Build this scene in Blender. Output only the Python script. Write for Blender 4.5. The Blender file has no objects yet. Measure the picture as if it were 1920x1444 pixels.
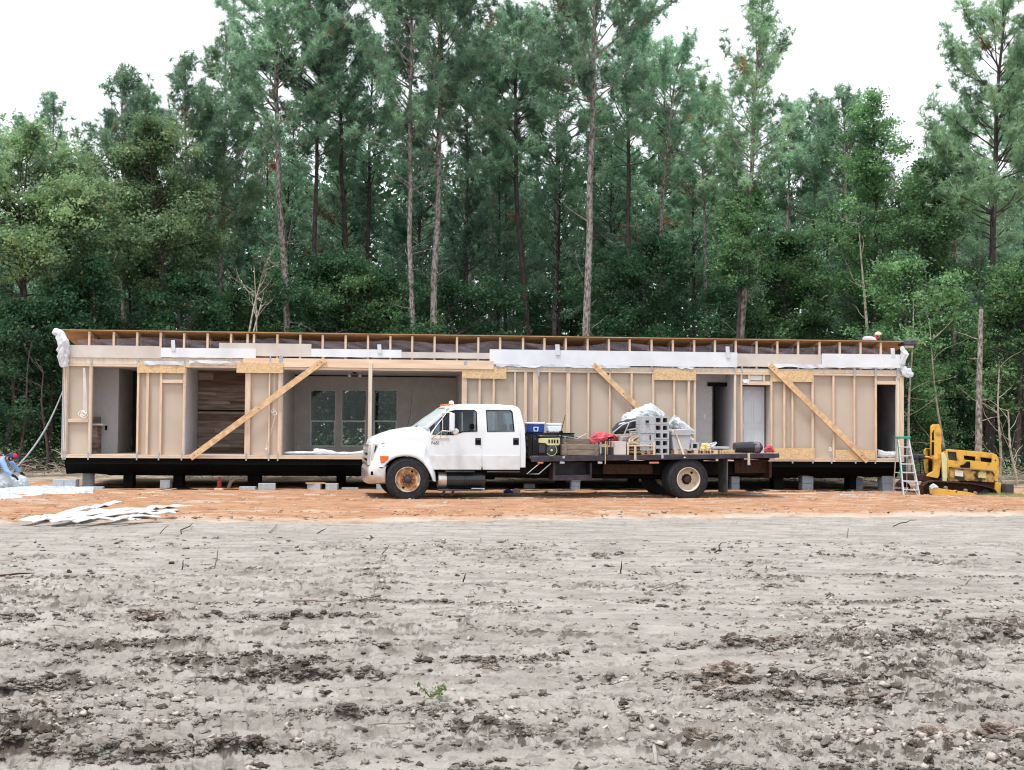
import bpy, bmesh, math, random
import numpy as np
from mathutils import Vector, Matrix, noise as mnoise
R = math.radians
sc = bpy.context.scene
col = sc.collection

# ------------------------------------------------------------------ camera
F = 2300.0                      # focal length in photo pixels (1920 wide)
EYE = Vector((0.0, 0.0, 1.74))
PITCH, ROLL = math.atan(78 / F), math.atan(0.00748)
cam_d = bpy.data.cameras.new('camera')
cam = bpy.data.objects.new('camera', cam_d)
col.objects.link(cam)
cam_d.sensor_width = 36.0
cam_d.lens = F / 1920 * 36
cam_d.clip_start, cam_d.clip_end = 0.1, 2000
CM = Matrix.Translation(EYE) @ Matrix.Rotation(R(90) + PITCH, 4, 'X') @ Matrix.Rotation(ROLL, 4, 'Z')
cam.matrix_world = CM
sc.camera = cam

# ------------------------------------------------------------------ sky, sun, exposure
w = bpy.data.worlds.new("World")
sc.world = w
w.use_nodes = True
nt = w.node_tree
bg = nt.nodes['Background']
sky = nt.nodes.new('ShaderNodeTexSky')
sky.sky_type = 'NISHITA'
sky.sun_disc = False
SUN_EL, SUN_AZ = R(70), R(215)     # azimuth from +Y clockwise: veiled sun, very high, behind the camera's left
sky.sun_elevation, sky.sun_rotation = SUN_EL, SUN_AZ
sky.dust_density, sky.air_density = 4.0, 1.0
hs_ = nt.nodes.new('ShaderNodeHueSaturation')
hs_.inputs['Saturation'].default_value = 0.22
mx = nt.nodes.new('ShaderNodeMix'); mx.data_type = 'RGBA'
mx.inputs['Factor'].default_value = 0.72
mx.inputs['B'].default_value = (10.2, 10.7, 11.3, 1)      # bright even overcast
nt.links.new(sky.outputs[0], hs_.inputs['Color'])
nt.links.new(hs_.outputs[0], mx.inputs['A'])
nt.links.new(mx.outputs['Result'], bg.inputs['Color'])
bg.inputs['Strength'].default_value = 0.10
sd = bpy.data.lights.new('sun', 'SUN')
sd.energy, sd.angle, sd.color = 2.4, R(12), (1, .985, .96)
sun = bpy.data.objects.new('sun', sd)
col.objects.link(sun)
sdir = Vector((math.sin(SUN_AZ) * math.cos(SUN_EL), math.cos(SUN_AZ) * math.cos(SUN_EL), math.sin(SUN_EL)))
sun.rotation_euler = sdir.to_track_quat('Z', 'Y').to_euler()
sun.location = sdir * 60
sc.view_settings.view_transform = 'Standard'
sc.view_settings.look = 'None'
sc.view_settings.gamma = 1.0
sc.view_settings.exposure = 0.58
sc.cycles.max_bounces = 6
sc.cycles.diffuse_bounces = 3
sc.cycles.transparent_max_bounces = 12
try:
    sc.cycles.use_denoising = True
    sc.cycles.pixel_filter_type = 'BLACKMAN_HARRIS'; sc.cycles.filter_width = 1.15
except Exception:
    pass

# ------------------------------------------------------------------ measuring helpers
def ray(u, v):
    return (CM.to_3x3() @ Vector(((u - 960) / F, -(v - 722) / F, -1)))
def at(u, v, Y):                 # point seen at photo pixel u,v standing Y metres ahead
    d = ray(u, v)
    return EYE + d * (Y / d.y)
def on_ground(u, v, z=0.0):
    d = ray(u, v)
    return EYE + d * ((z - EYE.z) / d.z)
class Frame:                     # a thing's own axes: s along, d away from us, z up
    def __init__(s, o, yaw):
        s.o = Vector(o); s.yaw = yaw
        s.ex = Vector((math.cos(yaw), math.sin(yaw), 0)); s.ey = Vector((-math.sin(yaw), math.cos(yaw), 0))
    def sz(s, u, v, d=0.0):
        r = ray(u, v); p0 = s.o + s.ey * d
        t = (p0 - EYE).dot(s.ey) / r.dot(s.ey)
        p = EYE + r * t - s.o
        return p.dot(s.ex), p.z
    def s(s, u, d=0.0, v=800): return s.sz(u, v, d)[0]
    def z(s, u, v, d=0.0): return s.sz(u, v, d)[1]

# ------------------------------------------------------------------ materials
def M(name, c, c2=None, sc_=8.0, rough=0.8, metal=0.0, bump=0.0, stretch=None, trans=0.0, kind='noise', spec=0.3, detail=5, lo=.35, hi=.65, bscale=None):
    m = bpy.data.materials.new(name); m.use_nodes = True
    n = m.node_tree; p = n.nodes['Principled BSDF']; L = n.links.new
    p.inputs['Roughness'].default_value = rough
    p.inputs['Metallic'].default_value = metal
    p.inputs['Specular IOR Level'].default_value = spec
    tc = n.nodes.new('ShaderNodeTexCoord'); mp = n.nodes.new('ShaderNodeMapping')
    L(tc.outputs['Object'], mp.inputs['Vector'])
    if stretch: mp.inputs['Scale'].default_value = stretch
    if c2 is None:
        c2 = tuple(x * .82 for x in c)
    if kind == 'noise':
        t = n.nodes.new('ShaderNodeTexNoise'); t.inputs['Detail'].default_value = detail; o = t.outputs['Fac']
    elif kind == 'voronoi':
        t = n.nodes.new('ShaderNodeTexVoronoi'); o = t.outputs['Color']
    t.inputs['Scale'].default_value = sc_
    L(mp.outputs[0], t.inputs['Vector'])
    r = n.nodes.new('ShaderNodeValToRGB')
    r.color_ramp.elements[0].position, r.color_ramp.elements[1].position = lo, hi
    r.color_ramp.elements[0].color, r.color_ramp.elements[1].color = (*c2, 1), (*c, 1)
    L(o, r.inputs['Fac']); L(r.outputs[0], p.inputs['Base Color'])
    if bump:
        b = n.nodes.new('ShaderNodeBump'); b.inputs['Strength'].default_value = bump; b.inputs['Distance'].default_value = .02
        if bscale:
            t2 = n.nodes.new('ShaderNodeTexNoise'); t2.inputs['Scale'].default_value = bscale; t2.inputs['Detail'].default_value = 6
            L(mp.outputs[0], t2.inputs['Vector']); L(t2.outputs['Fac'], b.inputs['Height'])
        else:
            L(t.outputs[0], b.inputs['Height'])
        L(b.outputs[0], p.inputs['Normal'])
    if trans:
        td = n.nodes.new('ShaderNodeBsdfTranslucent'); ms = n.nodes.new('ShaderNodeMixShader')
        ms.inputs[0].default_value = trans
        L(r.outputs[0], td.inputs['Color']); L(p.outputs[0], ms.inputs[1]); L(td.outputs[0], ms.inputs[2])
        L(ms.outputs[0], n.nodes['Material Output'].inputs['Surface'])
    return m

def glass(name, tint=(.8, .9, .9), clear=.6, rough=.02):
    m = bpy.data.materials.new(name); m.use_nodes = True
    n = m.node_tree; L = n.links.new
    n.nodes.remove(n.nodes['Principled BSDF'])
    g = n.nodes.new('ShaderNodeBsdfGlossy'); g.inputs['Roughness'].default_value = rough
    t = n.nodes.new('ShaderNodeBsdfTransparent'); t.inputs['Color'].default_value = (*tint, 1)
    x = n.nodes.new('ShaderNodeMixShader'); x.inputs[0].default_value = 1 - clear
    L(t.outputs[0], x.inputs[1]); L(g.outputs[0], x.inputs[2]); L(x.outputs[0], n.nodes['Material Output'].inputs['Surface'])
    return m

def film(name, c, clear):
    m = bpy.data.materials.new(name); m.use_nodes = True
    n = m.node_tree; L = n.links.new; p = n.nodes['Principled BSDF']
    tx = n.nodes.new('ShaderNodeTexNoise'); tx.inputs['Scale'].default_value = 3.0
    mp = n.nodes.new('ShaderNodeMapping'); mp.inputs['Scale'].default_value = (.6, 1, 4)
    tc = n.nodes.new('ShaderNodeTexCoord'); L(tc.outputs['Object'], mp.inputs[0]); L(mp.outputs[0], tx.inputs['Vector'])
    mr = n.nodes.new('ShaderNodeMapRange'); mr.inputs[1].default_value = .3; mr.inputs[2].default_value = .75
    mr.inputs[3].default_value = clear; mr.inputs[4].default_value = clear * .6
    L(tx.outputs['Fac'], mr.inputs[0])
    p.inputs['Base Color'].default_value = (*c, 1); p.inputs['Roughness'].default_value = .3
    t = n.nodes.new('ShaderNodeBsdfTransparent'); x = n.nodes.new('ShaderNodeMixShader')
    L(mr.outputs[0], x.inputs[0]); L(p.outputs[0], x.inputs[1]); L(t.outputs[0], x.inputs[2]); L(x.outputs[0], n.nodes['Material Output'].inputs['Surface'])
    return m

MAT = dict(
    pine=M('pine lumber', (.68, .535, .41), (.57, .42, .30), 9, .75, stretch=(3, 3, .35), bump=.1),
    pineh=M('pine lumber lengthwise', (.68, .54, .415), (.57, .425, .31), 9, .75, stretch=(.35, 3, 3), bump=.1),
    pink=M('pale pine beam', (.74, .56, .42), (.64, .45, .32), 5, .8, stretch=(.2, 3, 2)),
    pale=M('pale spruce post', (.68, .60, .50), (.58, .48, .37), 6, .8, stretch=(3, 3, .3)),
    osb=M('strand board', (.70, .50, .29), (.48, .32, .17), 26, .8, kind='voronoi', stretch=(1, 1, 1.6), lo=.1, hi=.8),
    deck=M('roof sheathing', (.62, .38, .19), (.46, .26, .12), 5, .8, stretch=(.5, 1, 1)),
    board=M('brown gypsum backing', (.52, .435, .36), (.46, .38, .31), .9, .9),
    board2=M('grey beige board', (.60, .55, .51), (.50, .45, .41), 1.6, .9),
    white_b=M('white board', (.70, .72, .76), (.60, .61, .65), 1.6, .85, lo=.3, hi=.6),
    galv=M('galvanised strap', (.45, .48, .52), (.33, .36, .4), 20, .45, .6),
    belly=M('black belly wrap', (.003, .003, .0035), (.002, .002, .002), 5, .7, bump=.3, spec=.08),
    plastic_b=M('black plastic sheet', (.006, .007, .009), (.003, .003, .004), 3, .35, bump=1.0, bscale=6, spec=.25),
    block=M('concrete block', (.42, .44, .47), (.34, .36, .39), 18, .95, bump=.4),
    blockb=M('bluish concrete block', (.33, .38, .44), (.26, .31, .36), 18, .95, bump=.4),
    dark=M('dark void', (.01, .01, .012), None, 4, .9),
    taupe=M('taupe wallpaper', (.60, .55, .51), (.53, .48, .45), 4, .85),
    greyw=M('light grey wallpaper', (.58, .57, .58), (.53, .52, .53), 14, .85),
    ceil=M('ceiling board', (.62, .58, .56), None, 2, .9),
    plank=M('weathered plank wall', (.42, .31, .25), (.13, .09, .07), 2.2, .8, stretch=(.5, 1, 5)),
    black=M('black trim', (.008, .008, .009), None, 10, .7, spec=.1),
    vinyl=M('white window vinyl', (.74, .76, .78), None, 2, .5),
    pane=glass('window pane', (.72, .80, .78), .975),
    door=M('white door paint', (.68, .72, .78), (.64, .68, .74), 3, .5),
    film=film('clear vapour film', (.30, .25, .29), .62),
    wrap=M('white house wrap', (.72, .74, .78), (.60, .63, .68), 3, .6, bump=.5, bscale=9, trans=.15),
    tarp=M('white plastic tarp', (.54, .57, .60), (.40, .43, .47), 3, .5, bump=.9, bscale=9),
    strip=M('white offcut board', (.56, .555, .545), (.42, .41, .40), 3, .8),
    paint=M('white truck paint', (.68, .725, .77), (.64, .685, .73), 1.5, .28, spec=.5),
    paint_d=M('white paint with clay dust', (.68, .725, .77), (.60, .63, .65), 2, .30, lo=.25, hi=.5, spec=.5),
    chrome=M('dull chrome', (.72, .70, .68), (.52, .45, .40), 4, .28, .75),
    tyre=M('tyre rubber', (.030, .032, .037), (.018, .019, .022), 14, .8, bump=.3, spec=.2),
    rim=M('cream steel rim', (.60, .52, .38), (.32, .15, .06), 7, .6, lo=.40, hi=.62),
    rimw=M('cream steel wheel', (.60, .54, .44), (.40, .30, .20), 5, .55, lo=.25, hi=.5),
    rust=M('rusty iron', (.07, .032, .022), (.03, .018, .014), 14, .85),
    orange=M('orange lens', (.75, .16, .01), (.6, .1, .01), 10, .2, spec=.6),
    smoke=glass('tinted glass', (.42, .58, .72), .86),
    clearg=glass('windscreen glass', (.55, .66, .66), .25, .12),
    steel=M('black painted steel', (.010, .009, .010), (.016, .012, .011), 8, .65, bump=.2, spec=.15),
    bedrail=M('worn dark steel rail', (.05, .045, .06), (.028, .02, .025), 6, .45, bump=.3),
    tank=M('black tank', (.02, .022, .03), (.012, .013, .018), 4, .22, spec=.6),
    checker=M('tread plate', (.12, .12, .13), (.03, .03, .03), 60, .4, .8),
    brownw=M('weathered crate wood', (.27, .21, .17), (.16, .12, .10), 7, .85, stretch=(.6, 2, 5)),
    pallet=M('pallet wood', (.42, .28, .16), (.24, .15, .09), 7, .85, stretch=(1, 1, 3)),
    web=M('beige webbing', (.55, .47, .33), None, 20, .9),
    blue=M('blue plastic', (.01, .06, .33), None, 3, .35),
    white=M('white plastic', (.82, .84, .86), None, 3, .4),
    foam=M('white foam with blue print', (.80, .86, .92), (.04, .16, .5), 9, .8, lo=.33, hi=.40),
    genY=M('pale yellow plastic', (.62, .60, .33), None, 5, .5),
    genD=M('dark machine parts', (.05, .055, .06), None, 12, .5),
    pinkp=M('red pink plastic bag', (.62, .10, .12), (.45, .06, .08), 5, .4, bump=.4),
    yellowt=M('yellow handle', (.6, .42, .08), None, 5, .5),
    tote=M('grey tote plastic', (.40, .43, .46), (.36, .38, .41), 3, .5),
    ladder=M('aluminium', (.62, .64, .66), None, 6, .35, .5),
    green=M('green plastic', (.03, .32, .20), None, 5, .45),
    dozer=M('yellow machine paint', (.64, .37, .065), (.26, .14, .045), 4.5, .6, lo=.30, hi=.48),
    dozer_r=M('yellow paint with rust and oil', (.48, .29, .08), (.035, .020, .015), 5.5, .65, lo=.44, hi=.60),
    sticker=M('pale sticker', (.68, .70, .62), None, 6, .5),
    hubrust=M('orange rust', (.36, .15, .07), (.16, .065, .03), 16, .85),
    dust_shade=M('white paint with dust and shading', (.64, .67, .70), (.54, .53, .52), 3.5, .42, lo=.3, hi=.6),  # clay dust plus the bluish shading of the lower doors, both in the colour
    plank_a=M('grey brown plank', (.32, .255, .22), (.15, .115, .095), 5, .85, stretch=(.35, 1, 3)),
    plank_b=M('pale worn plank', (.43, .365, .32), (.23, .185, .155), 5, .85, stretch=(.35, 1, 3)),
    plank_c=M('dark plank', (.20, .13, .10), (.10, .065, .05), 5, .85, stretch=(.35, 1, 3)),
    skin=M('skin', (.40, .20, .13), None, 8, .6),
    shirt=M('light blue work shirt', (.27, .42, .66), (.20, .33, .56), 8, .9, bump=.5),
    jean=M('dark trousers', (.02, .025, .04), None, 8, .9),
    navy=M('navy cap cloth', (.03, .05, .15), None, 8, .8),
    red=M('red cloth', (.60, .02, .06), None, 8, .8),
    glove=M('black glove', (.012, .012, .014), None, 8, .8),
    cream=M('cream cloth', (.68, .60, .38), None, 8, .9),
    palecloth=M('pale lilac shirt', (.46, .44, .50), None, 8, .9),
    hair=M('dark hair', (.02, .012, .01), None, 30, .7),
)

# ------------------------------------------------------------------ mesh helpers
class MB:
    def __init__(s): s.v = []; s.f = []
    def add(s, vs, fs):
        o = len(s.v); s.v += [tuple(v) for v in vs]; s.f += [tuple(i + o for i in f) for f in fs]; return s
    def box(s, x0, x1, y0, y1, z0, z1):
        x0, x1 = sorted((x0, x1)); y0, y1 = sorted((y0, y1)); z0, z1 = sorted((z0, z1))
        return s.add([(x0, y0, z0), (x1, y0, z0), (x1, y1, z0), (x0, y1, z0), (x0, y0, z1), (x1, y0, z1), (x1, y1, z1), (x0, y1, z1)],
                     [(0, 3, 2, 1), (4, 5, 6, 7), (0, 1, 5, 4), (1, 2, 6, 5), (2, 3, 7, 6), (3, 0, 4, 7)])
    def bar(s, a, b, w_, h_, up=(0, 0, 1)):
        a, b = Vector(a), Vector(b); t = (b - a).normalized(); up = Vector(up)
        if abs(t.dot(up)) > .99: up = Vector((0, 1, 0))
        x = t.cross(up).normalized() * w_ / 2; y = x.normalized().cross(t) * h_ / 2
        vs = [a - x - y, a + x - y, a + x + y, a - x + y, b - x - y, b + x - y, b + x + y, b - x + y]
        return s.add(vs, [(0, 1, 2, 3), (7, 6, 5, 4), (0, 4, 5, 1), (1, 5, 6, 2), (2, 6, 7, 3), (3, 7, 4, 0)])
    def tube(s, pts, r, n=8, cap=True):
        pts = [Vector(p) for p in pts]
        rs = r if hasattr(r, '__len__') else [r] * len(pts)
        o = len(s.v); prev = None
        for i, p in enumerate(pts):
            t = (pts[min(i + 1, len(pts) - 1)] - pts[max(i - 1, 0)]).normalized()
            if prev is None:
                a = t.orthogonal().normalized()
            else:
                a = (prev - t * prev.dot(t)); a = a.normalized() if a.length > 1e-6 else t.orthogonal().normalized()
            prev = a; b = t.cross(a)
            for k in range(n):
                q = 2 * math.pi * k / n
                s.v.append(tuple(p + (a * math.cos(q) + b * math.sin(q)) * rs[i]))
        for i in range(len(pts) - 1):
            for k in range(n):
                k2 = (k + 1) % n
                s.f.append((o + i * n + k, o + i * n + k2, o + (i + 1) * n + k2, o + (i + 1) * n + k))
        if cap:
            s.f.append(tuple(o + k for k in range(n - 1, -1, -1)))
            s.f.append(tuple(o + (len(pts) - 1) * n + k for k in range(n)))
        return s
    def lathe(s, c, axis, prof, n=40, close=False):   # prof: (along axis, radius)
        c, ax = Vector(c), Vector(axis).normalized(); a = ax.orthogonal().normalized(); b = ax.cross(a)
        o = len(s.v)
        for (t, r) in prof:
            for k in range(n):
                q = 2 * math.pi * k / n
                s.v.append(tuple(c + ax * t + (a * math.cos(q) + b * math.sin(q)) * max(r, 1e-4)))
        m = len(prof)
        for i in range(m - 1 + (1 if close else 0)):
            for k in range(n):
                k2 = (k + 1) % n; j = (i + 1) % m
                s.f.append((o + i * n + k, o + i * n + k2, o + j * n + k2, o + j * n + k))
        return s
    def prism(s, poly, d0, d1):      # poly in (s, z), extruded along d
        n = len(poly)
        vs = [(p[0], d0, p[1]) for p in poly] + [(p[0], d1, p[1]) for p in poly]
        fs = [tuple(range(n)), tuple(range(2 * n - 1, n - 1, -1))]
        fs += [(i, i + n, (i + 1) % n + n, (i + 1) % n) for i in range(n)]
        return s.add(vs, fs)
    def holed(s, outer, holes, d0, d1):   # plate with openings
        bm = bmesh.new(); es = []
        for lp in [outer] + holes:
            vs = [bm.verts.new((p[0], d0, p[1])) for p in lp]
            es += [bm.edges.new((vs[i], vs[(i + 1) % len(vs)])) for i in range(len(vs))]
        bmesh.ops.triangle_fill(bm, use_beauty=True, edges=es)
        r = bmesh.ops.extrude_face_region(bm, geom=bm.faces[:])
        for v in r['geom']:
            if isinstance(v, bmesh.types.BMVert): v.co.y = d1
        bmesh.ops.recalc_face_normals(bm, faces=bm.faces[:])
        bm.verts.index_update()
        s.add([v.co[:] for v in bm.verts], [[v.index for v in f.verts] for f in bm.faces])
        bm.free(); return s
    def build(s, name, mat, parent=None, bevel=0, smooth=False, seg=2, ang=40, loc=None):
        me = bpy.data.meshes.new(name); me.from_pydata(s.v, [], s.f)
        bm = bmesh.new(); bm.from_mesh(me); bmesh.ops.recalc_face_normals(bm, faces=bm.faces[:]); bm.to_mesh(me); bm.free()
        o = bpy.data.objects.new(name, me); col.objects.link(o)
        me.materials.append(MAT[mat] if isinstance(mat, str) else mat)
        if parent: o.parent = parent
        if loc: o.location = loc
        if bevel:
            b = o.modifiers.new('bevel', 'BEVEL'); b.width = bevel; b.segments = seg; b.limit_method = 'ANGLE'; b.angle_limit = R(35)
            smooth = True
        if smooth:
            me.polygons.foreach_set('use_smooth', [True] * len(me.polygons))
            me.set_sharp_from_angle(angle=R(ang))
        return o

def npmesh(name, V, Fq, mat, parent=None, smooth=False, nper=None, attrs=None):
    V = np.asarray(V, np.float32); Fq = np.asarray(Fq, np.int32)
    me = bpy.data.meshes.new(name)
    k = Fq.shape[1]
    me.vertices.add(len(V)); me.vertices.foreach_set('co', V.ravel())
    me.loops.add(Fq.size); me.loops.foreach_set('vertex_index', Fq.ravel())
    me.polygons.add(len(Fq)); me.polygons.foreach_set('loop_start', np.arange(0, Fq.size, k, dtype=np.int32))
    if smooth: me.polygons.foreach_set('use_smooth', np.ones(len(Fq), bool))
    me.update(calc_edges=True)
    for an, av in (attrs or {}).items():
        a = me.attributes.new(an, 'FLOAT', 'POINT'); a.data.foreach_set('value', np.asarray(av, np.float32))
    me.materials.append(MAT[mat] if isinstance(mat, str) else mat)
    o = bpy.data.objects.new(name, me); col.objects.link(o)
    if parent: o.parent = parent
    return o

def tag(o, label=None, cat=None, group=None, kind=None):
    if label: o['label'] = label
    if cat: o['category'] = cat
    if group: o['group'] = group
    if kind: o['kind'] = kind
    return o
def thing(name, label, cat, loc=(0, 0, 0), rz=0, group=None):
    o = bpy.data.objects.new(name, None); col.objects.link(o)
    o.location = loc; o.rotation_euler = (0, 0, rz); o.empty_display_size = .2
    return tag(o, label, cat, group)
def kids(o): return [c for c in bpy.data.objects if c.parent == o]
def copy_tree(o, loc=None, rz=None, scale=None, label=None, parent=None, ch=None):
    c = o.copy(); col.objects.link(c)
    if parent: c.parent = parent
    if loc is not None: c.location = loc
    if rz is not None: c.rotation_euler = (0, 0, rz)
    if scale is not None: c.scale = scale
    if label: c['label'] = label
    for k in (ch if ch is not None else kids(o)): copy_tree(k, parent=c)
    return c

# value noise on arrays
def _h(ix, iy, seed):
    n = (ix.astype(np.int64) * 374761393 + iy.astype(np.int64) * 668265263 + seed * 974634777) & 0xffffffff
    n = ((n ^ (n >> 13)) * 1274126177) & 0xffffffff
    return ((n ^ (n >> 16)) & 0xffff) / 65535.0
def vn(x, y, seed=0):
    ix, iy = np.floor(x), np.floor(y); fx, fy = x - ix, y - iy
    fx = fx * fx * (3 - 2 * fx); fy = fy * fy * (3 - 2 * fy)
    a, b, c, d = _h(ix, iy, seed), _h(ix + 1, iy, seed), _h(ix, iy + 1, seed), _h(ix + 1, iy + 1, seed)
    return (a * (1 - fx) + b * fx) * (1 - fy) + (c * (1 - fx) + d * fx) * fy
def fbm(x, y, o=4, seed=0, g=.5):
    t = 0; a = 1; n = 0
    for i in range(o):
        t = t + a * vn(x * 2 ** i + 17.3 * i, y * 2 ** i - 9.1 * i, seed + i); n += a; a *= g
    return t / n
def cell(x, y, seed=0):          # distance to nearest jittered point, and that cell's random number
    ix, iy = np.floor(x), np.floor(y); best = np.full(x.shape, 9.); rid = np.zeros(x.shape)
    for dx in (-1, 0, 1):
        for dy in (-1, 0, 1):
            cx, cy = ix + dx, iy + dy
            px, py = cx + _h(cx, cy, seed), cy + _h(cx, cy, seed + 7)
            d = np.hypot(px - x, py - y); m = d < best
            best = np.where(m, d, best); rid = np.where(m, _h(cx, cy, seed + 13), rid)
    return best, rid

# ------------------------------------------------------------------ ground
def boundary(x):                 # where the grey field meets the orange clay (y as a function of x)
    return 22.7 + .21 * x
def soil_material(name, dry, dry2, damp_shade, sc1=3):
    m = bpy.data.materials.new(name); m.use_nodes = True
    n = m.node_tree; L = n.links.new; p = n.nodes['Principled BSDF']; p.inputs['Roughness'].default_value = .95
    p.inputs['Specular IOR Level'].default_value = .15
    tc = n.nodes.new('ShaderNodeTexCoord')
    def nz(s, d=6, st=(1, 1, 1)):
        mp = n.nodes.new('ShaderNodeMapping'); mp.inputs['Scale'].default_value = st; L(tc.outputs['Object'], mp.inputs[0])
        t = n.nodes.new('ShaderNodeTexNoise'); t.inputs['Scale'].default_value = s; t.inputs['Detail'].default_value = d; L(mp.outputs[0], t.inputs['Vector']); return t
    t1 = nz(sc1, 9, (.6, 1.2, 1)); t2 = nz(40, 4)
    r = n.nodes.new('ShaderNodeValToRGB'); r.color_ramp.elements[0].position = .34; r.color_ramp.elements[1].position = .62
    r.color_ramp.elements[0].color = (*dry2, 1); r.color_ramp.elements[1].color = (*dry, 1); L(t1.outputs['Fac'], r.inputs[0])
    mul = n.nodes.new('ShaderNodeMix'); mul.data_type = 'RGBA'; mul.blend_type = 'MULTIPLY'; mul.inputs['Factor'].default_value = .35
    L(r.outputs[0], mul.inputs['A']); L(t2.outputs['Fac'], mul.inputs['B'])
    at_ = n.nodes.new('ShaderNodeAttribute'); at_.attribute_name = 'damp_shade'  # mix factor: moist earth, and on the field also painted shade
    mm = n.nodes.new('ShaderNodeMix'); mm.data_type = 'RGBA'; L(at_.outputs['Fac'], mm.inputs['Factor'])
    L(mul.outputs['Result'], mm.inputs['A']); mm.inputs['B'].default_value = (*damp_shade, 1)
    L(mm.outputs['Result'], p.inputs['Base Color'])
    b = n.nodes.new('ShaderNodeBump'); b.inputs['Strength'].default_value = .9; b.inputs['Distance'].default_value = .03
    t3 = nz(26, 10, (.8, 1, 1)); t3.inputs['Roughness'].default_value = .68; L(t3.outputs['Fac'], b.inputs['Height']); L(b.outputs[0], p.inputs['Normal'])
    return m
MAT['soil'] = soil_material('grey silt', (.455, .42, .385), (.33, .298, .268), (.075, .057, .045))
MAT['clay'] = soil_material('orange clay', (.50, .285, .17), (.36, .18, .10), (.46, .385, .325), 4)
MAT['floor'] = soil_material('forest floor', (.52, .43, .34), (.30, .24, .18), (.16, .12, .085), 5)

RUTS = [  # (distance at x=0, slope, from x, to x, height): ragged berms thrown up by the harrow and the tyres
    (6.65, .06, -4, -.9, .085), (7.35, .05, -4, -.3, .055), (8.6, .16, -4.5, -.6, .08), (9.2, .14, -4.5, .4, .05), (9.9, .10, -5, -1, .045), (11.2, .08, -5.5, -1.2, .06), (12.0, .05, -6, 1, .03), (13.9, .05, -7.5, -4.5, .05),
    (5.9, .10, -3, .4, .045), (5.55, .0, .3, 3, .05), (6.3, -.05, .8, 3, .06), (7.7, .02, 1.1, 3.6, .06), (8.25, .10, 1.0, 2.6, .07), (9.7, .05, 1.2, 4.6, .06), (10.6, .0, 1.6, 5, .035), (12.2, .04, 1, 6, .035), (14.2, .03, 2.5, 8, .03), (7.0, -.22, -.6, 1.6, .03), (10.4, -.4, -.5, 1.0, .03)]
def field_height(x, y):
    near = np.clip((20.5 - y) / 10, 0, 1)              # rougher towards the camera
    left = np.clip((2.0 - x) / 3, 0, 1)
    wob = (fbm(x * .3, y * .45, 3, 3) - .5) * 1.3
    yw = y + wob - .10 * x
    row = .5 + .5 * np.cos((yw - .012 * (x - 3) ** 2 * (x < 3)) * 2 * math.pi / .47)
    rowm = np.clip(fbm(x * .45, y * .7, 3, 21) * 2.4 - .65, 0, 1) * (.25 + .75 * left)
    patch = np.clip(fbm(x * .7 + 5, y * 1.2, 4, 40) * 4.2 - 2.15, 0, 1)
    patch = np.clip(np.maximum(patch, rowm * (.15 + .6 * row ** 2)), 0, 1) * (.08 + .92 * near)
    wx, wy = fbm(x * 6, y * 6, 2, 8) * .35, fbm(x * 6 + 9, y * 6, 2, 9) * .35
    rg = 1 - np.abs(2 * fbm((x + wx) * 4.2, (y + wy) * 5.5, 5, 50, .58) - 1)
    h = .030 * row ** 2 * rowm * near + .035 * (fbm(x * .7, y * .9, 3, 5) - .4) * (.35 + near)
    h += patch * .060 * np.clip(rg * 2.2 - 1.35, 0, 1) ** 1.5
    damp_shade = np.zeros(x.shape)
    lump = fbm(x * 5.5, y * 6, 5, 120, .62); lump2 = fbm(x * 11, y * 9, 5, 121, .65); edge = (fbm(x * 2.2, y * 0 + 3, 4, 130, .6) - .5) * .26 + (fbm(x * 9, y * 3, 3, 131) - .5) * .10
    for k, (y0, sl, xa, xb, am) in enumerate(RUTS):
        yc = y0 + sl * x + edge * (1 + .2 * math.sin(k * 2.1)) + .10 * np.sin(x * 1.1 + k * 1.7)
        dd = y - yc; win = np.clip((x - xa) / .5, 0, 1) * np.clip((xb - x) / .5, 0, 1)
        g = np.clip(fbm(x * 1.6 + k * 7, y * 0 + k, 3, 140) * 3.2 - .95, 0, 1) * win
        prof = np.where(dd < 0, np.exp(-(dd / .035) ** 2), np.exp(-(dd / .15) ** 2))
        h += am * .62 * g * prof * (.2 + 1.5 * np.clip(lump2 * 2.6 - .9, 0, 1))
        h -= .022 * g * np.exp(-((dd + .17) / .10) ** 2)
        damp_shade = np.maximum(damp_shade, g * np.clip(lump2 * 5 - 2.1, 0, 1) * ((dd > -.05) & (dd < .02 + .08 * lump)))  # near faces of the berms darkened: crevice shade put into the soil colour
    # cleat marks pressed into the smooth bands
    ct = np.clip(fbm(x * .5 + 9, y * .8, 2, 151) * 4 - 1.5, 0, 1) * np.clip((12 - y) / 4, 0, 1) * (1 - patch)
    h -= .022 * ct * (np.cos((x + .25 * y) * 2 * math.pi / .155) > .1) * (np.cos(yw * 2 * math.pi / .30) > -.4)
    c1, id1 = cell((x + wx * .3) * 8, (y + wy * .3) * 11, 31)
    h += patch * .034 * id1 * (c1 < .48) + patch * .012 * np.clip(.5 - c1, 0, 1)
    c2, id2 = cell(x * 21, y * 26, 77)
    h += (.014 * id2 * (c2 < .45)) * (patch + .12 * near) + .026 * (fbm(x * 10, y * 16, 5, 90, .66) - .5) * (.35 + near)
    d = fbm(x * 5, y * 8, 5, 66, .6)
    damp_shade = np.maximum(damp_shade, np.clip((fbm(x * 8, y * 15, 4, 69, .62) - .57 + .05 * patch + .2 * (d - .5)) * 16, 0, 1) * np.clip(patch * 1.1, 0, 1))
    damp_shade = np.maximum(damp_shade, .9 * (fbm(x * 14, y * 24, 3, 68) > .69 - .06 * patch) * (.3 + patch))
    damp_shade = damp_shade + .18 * np.clip(fbm(x * .6, y * 1.5, 4, 71) * 4 - 1.8, 0, 1)
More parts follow.
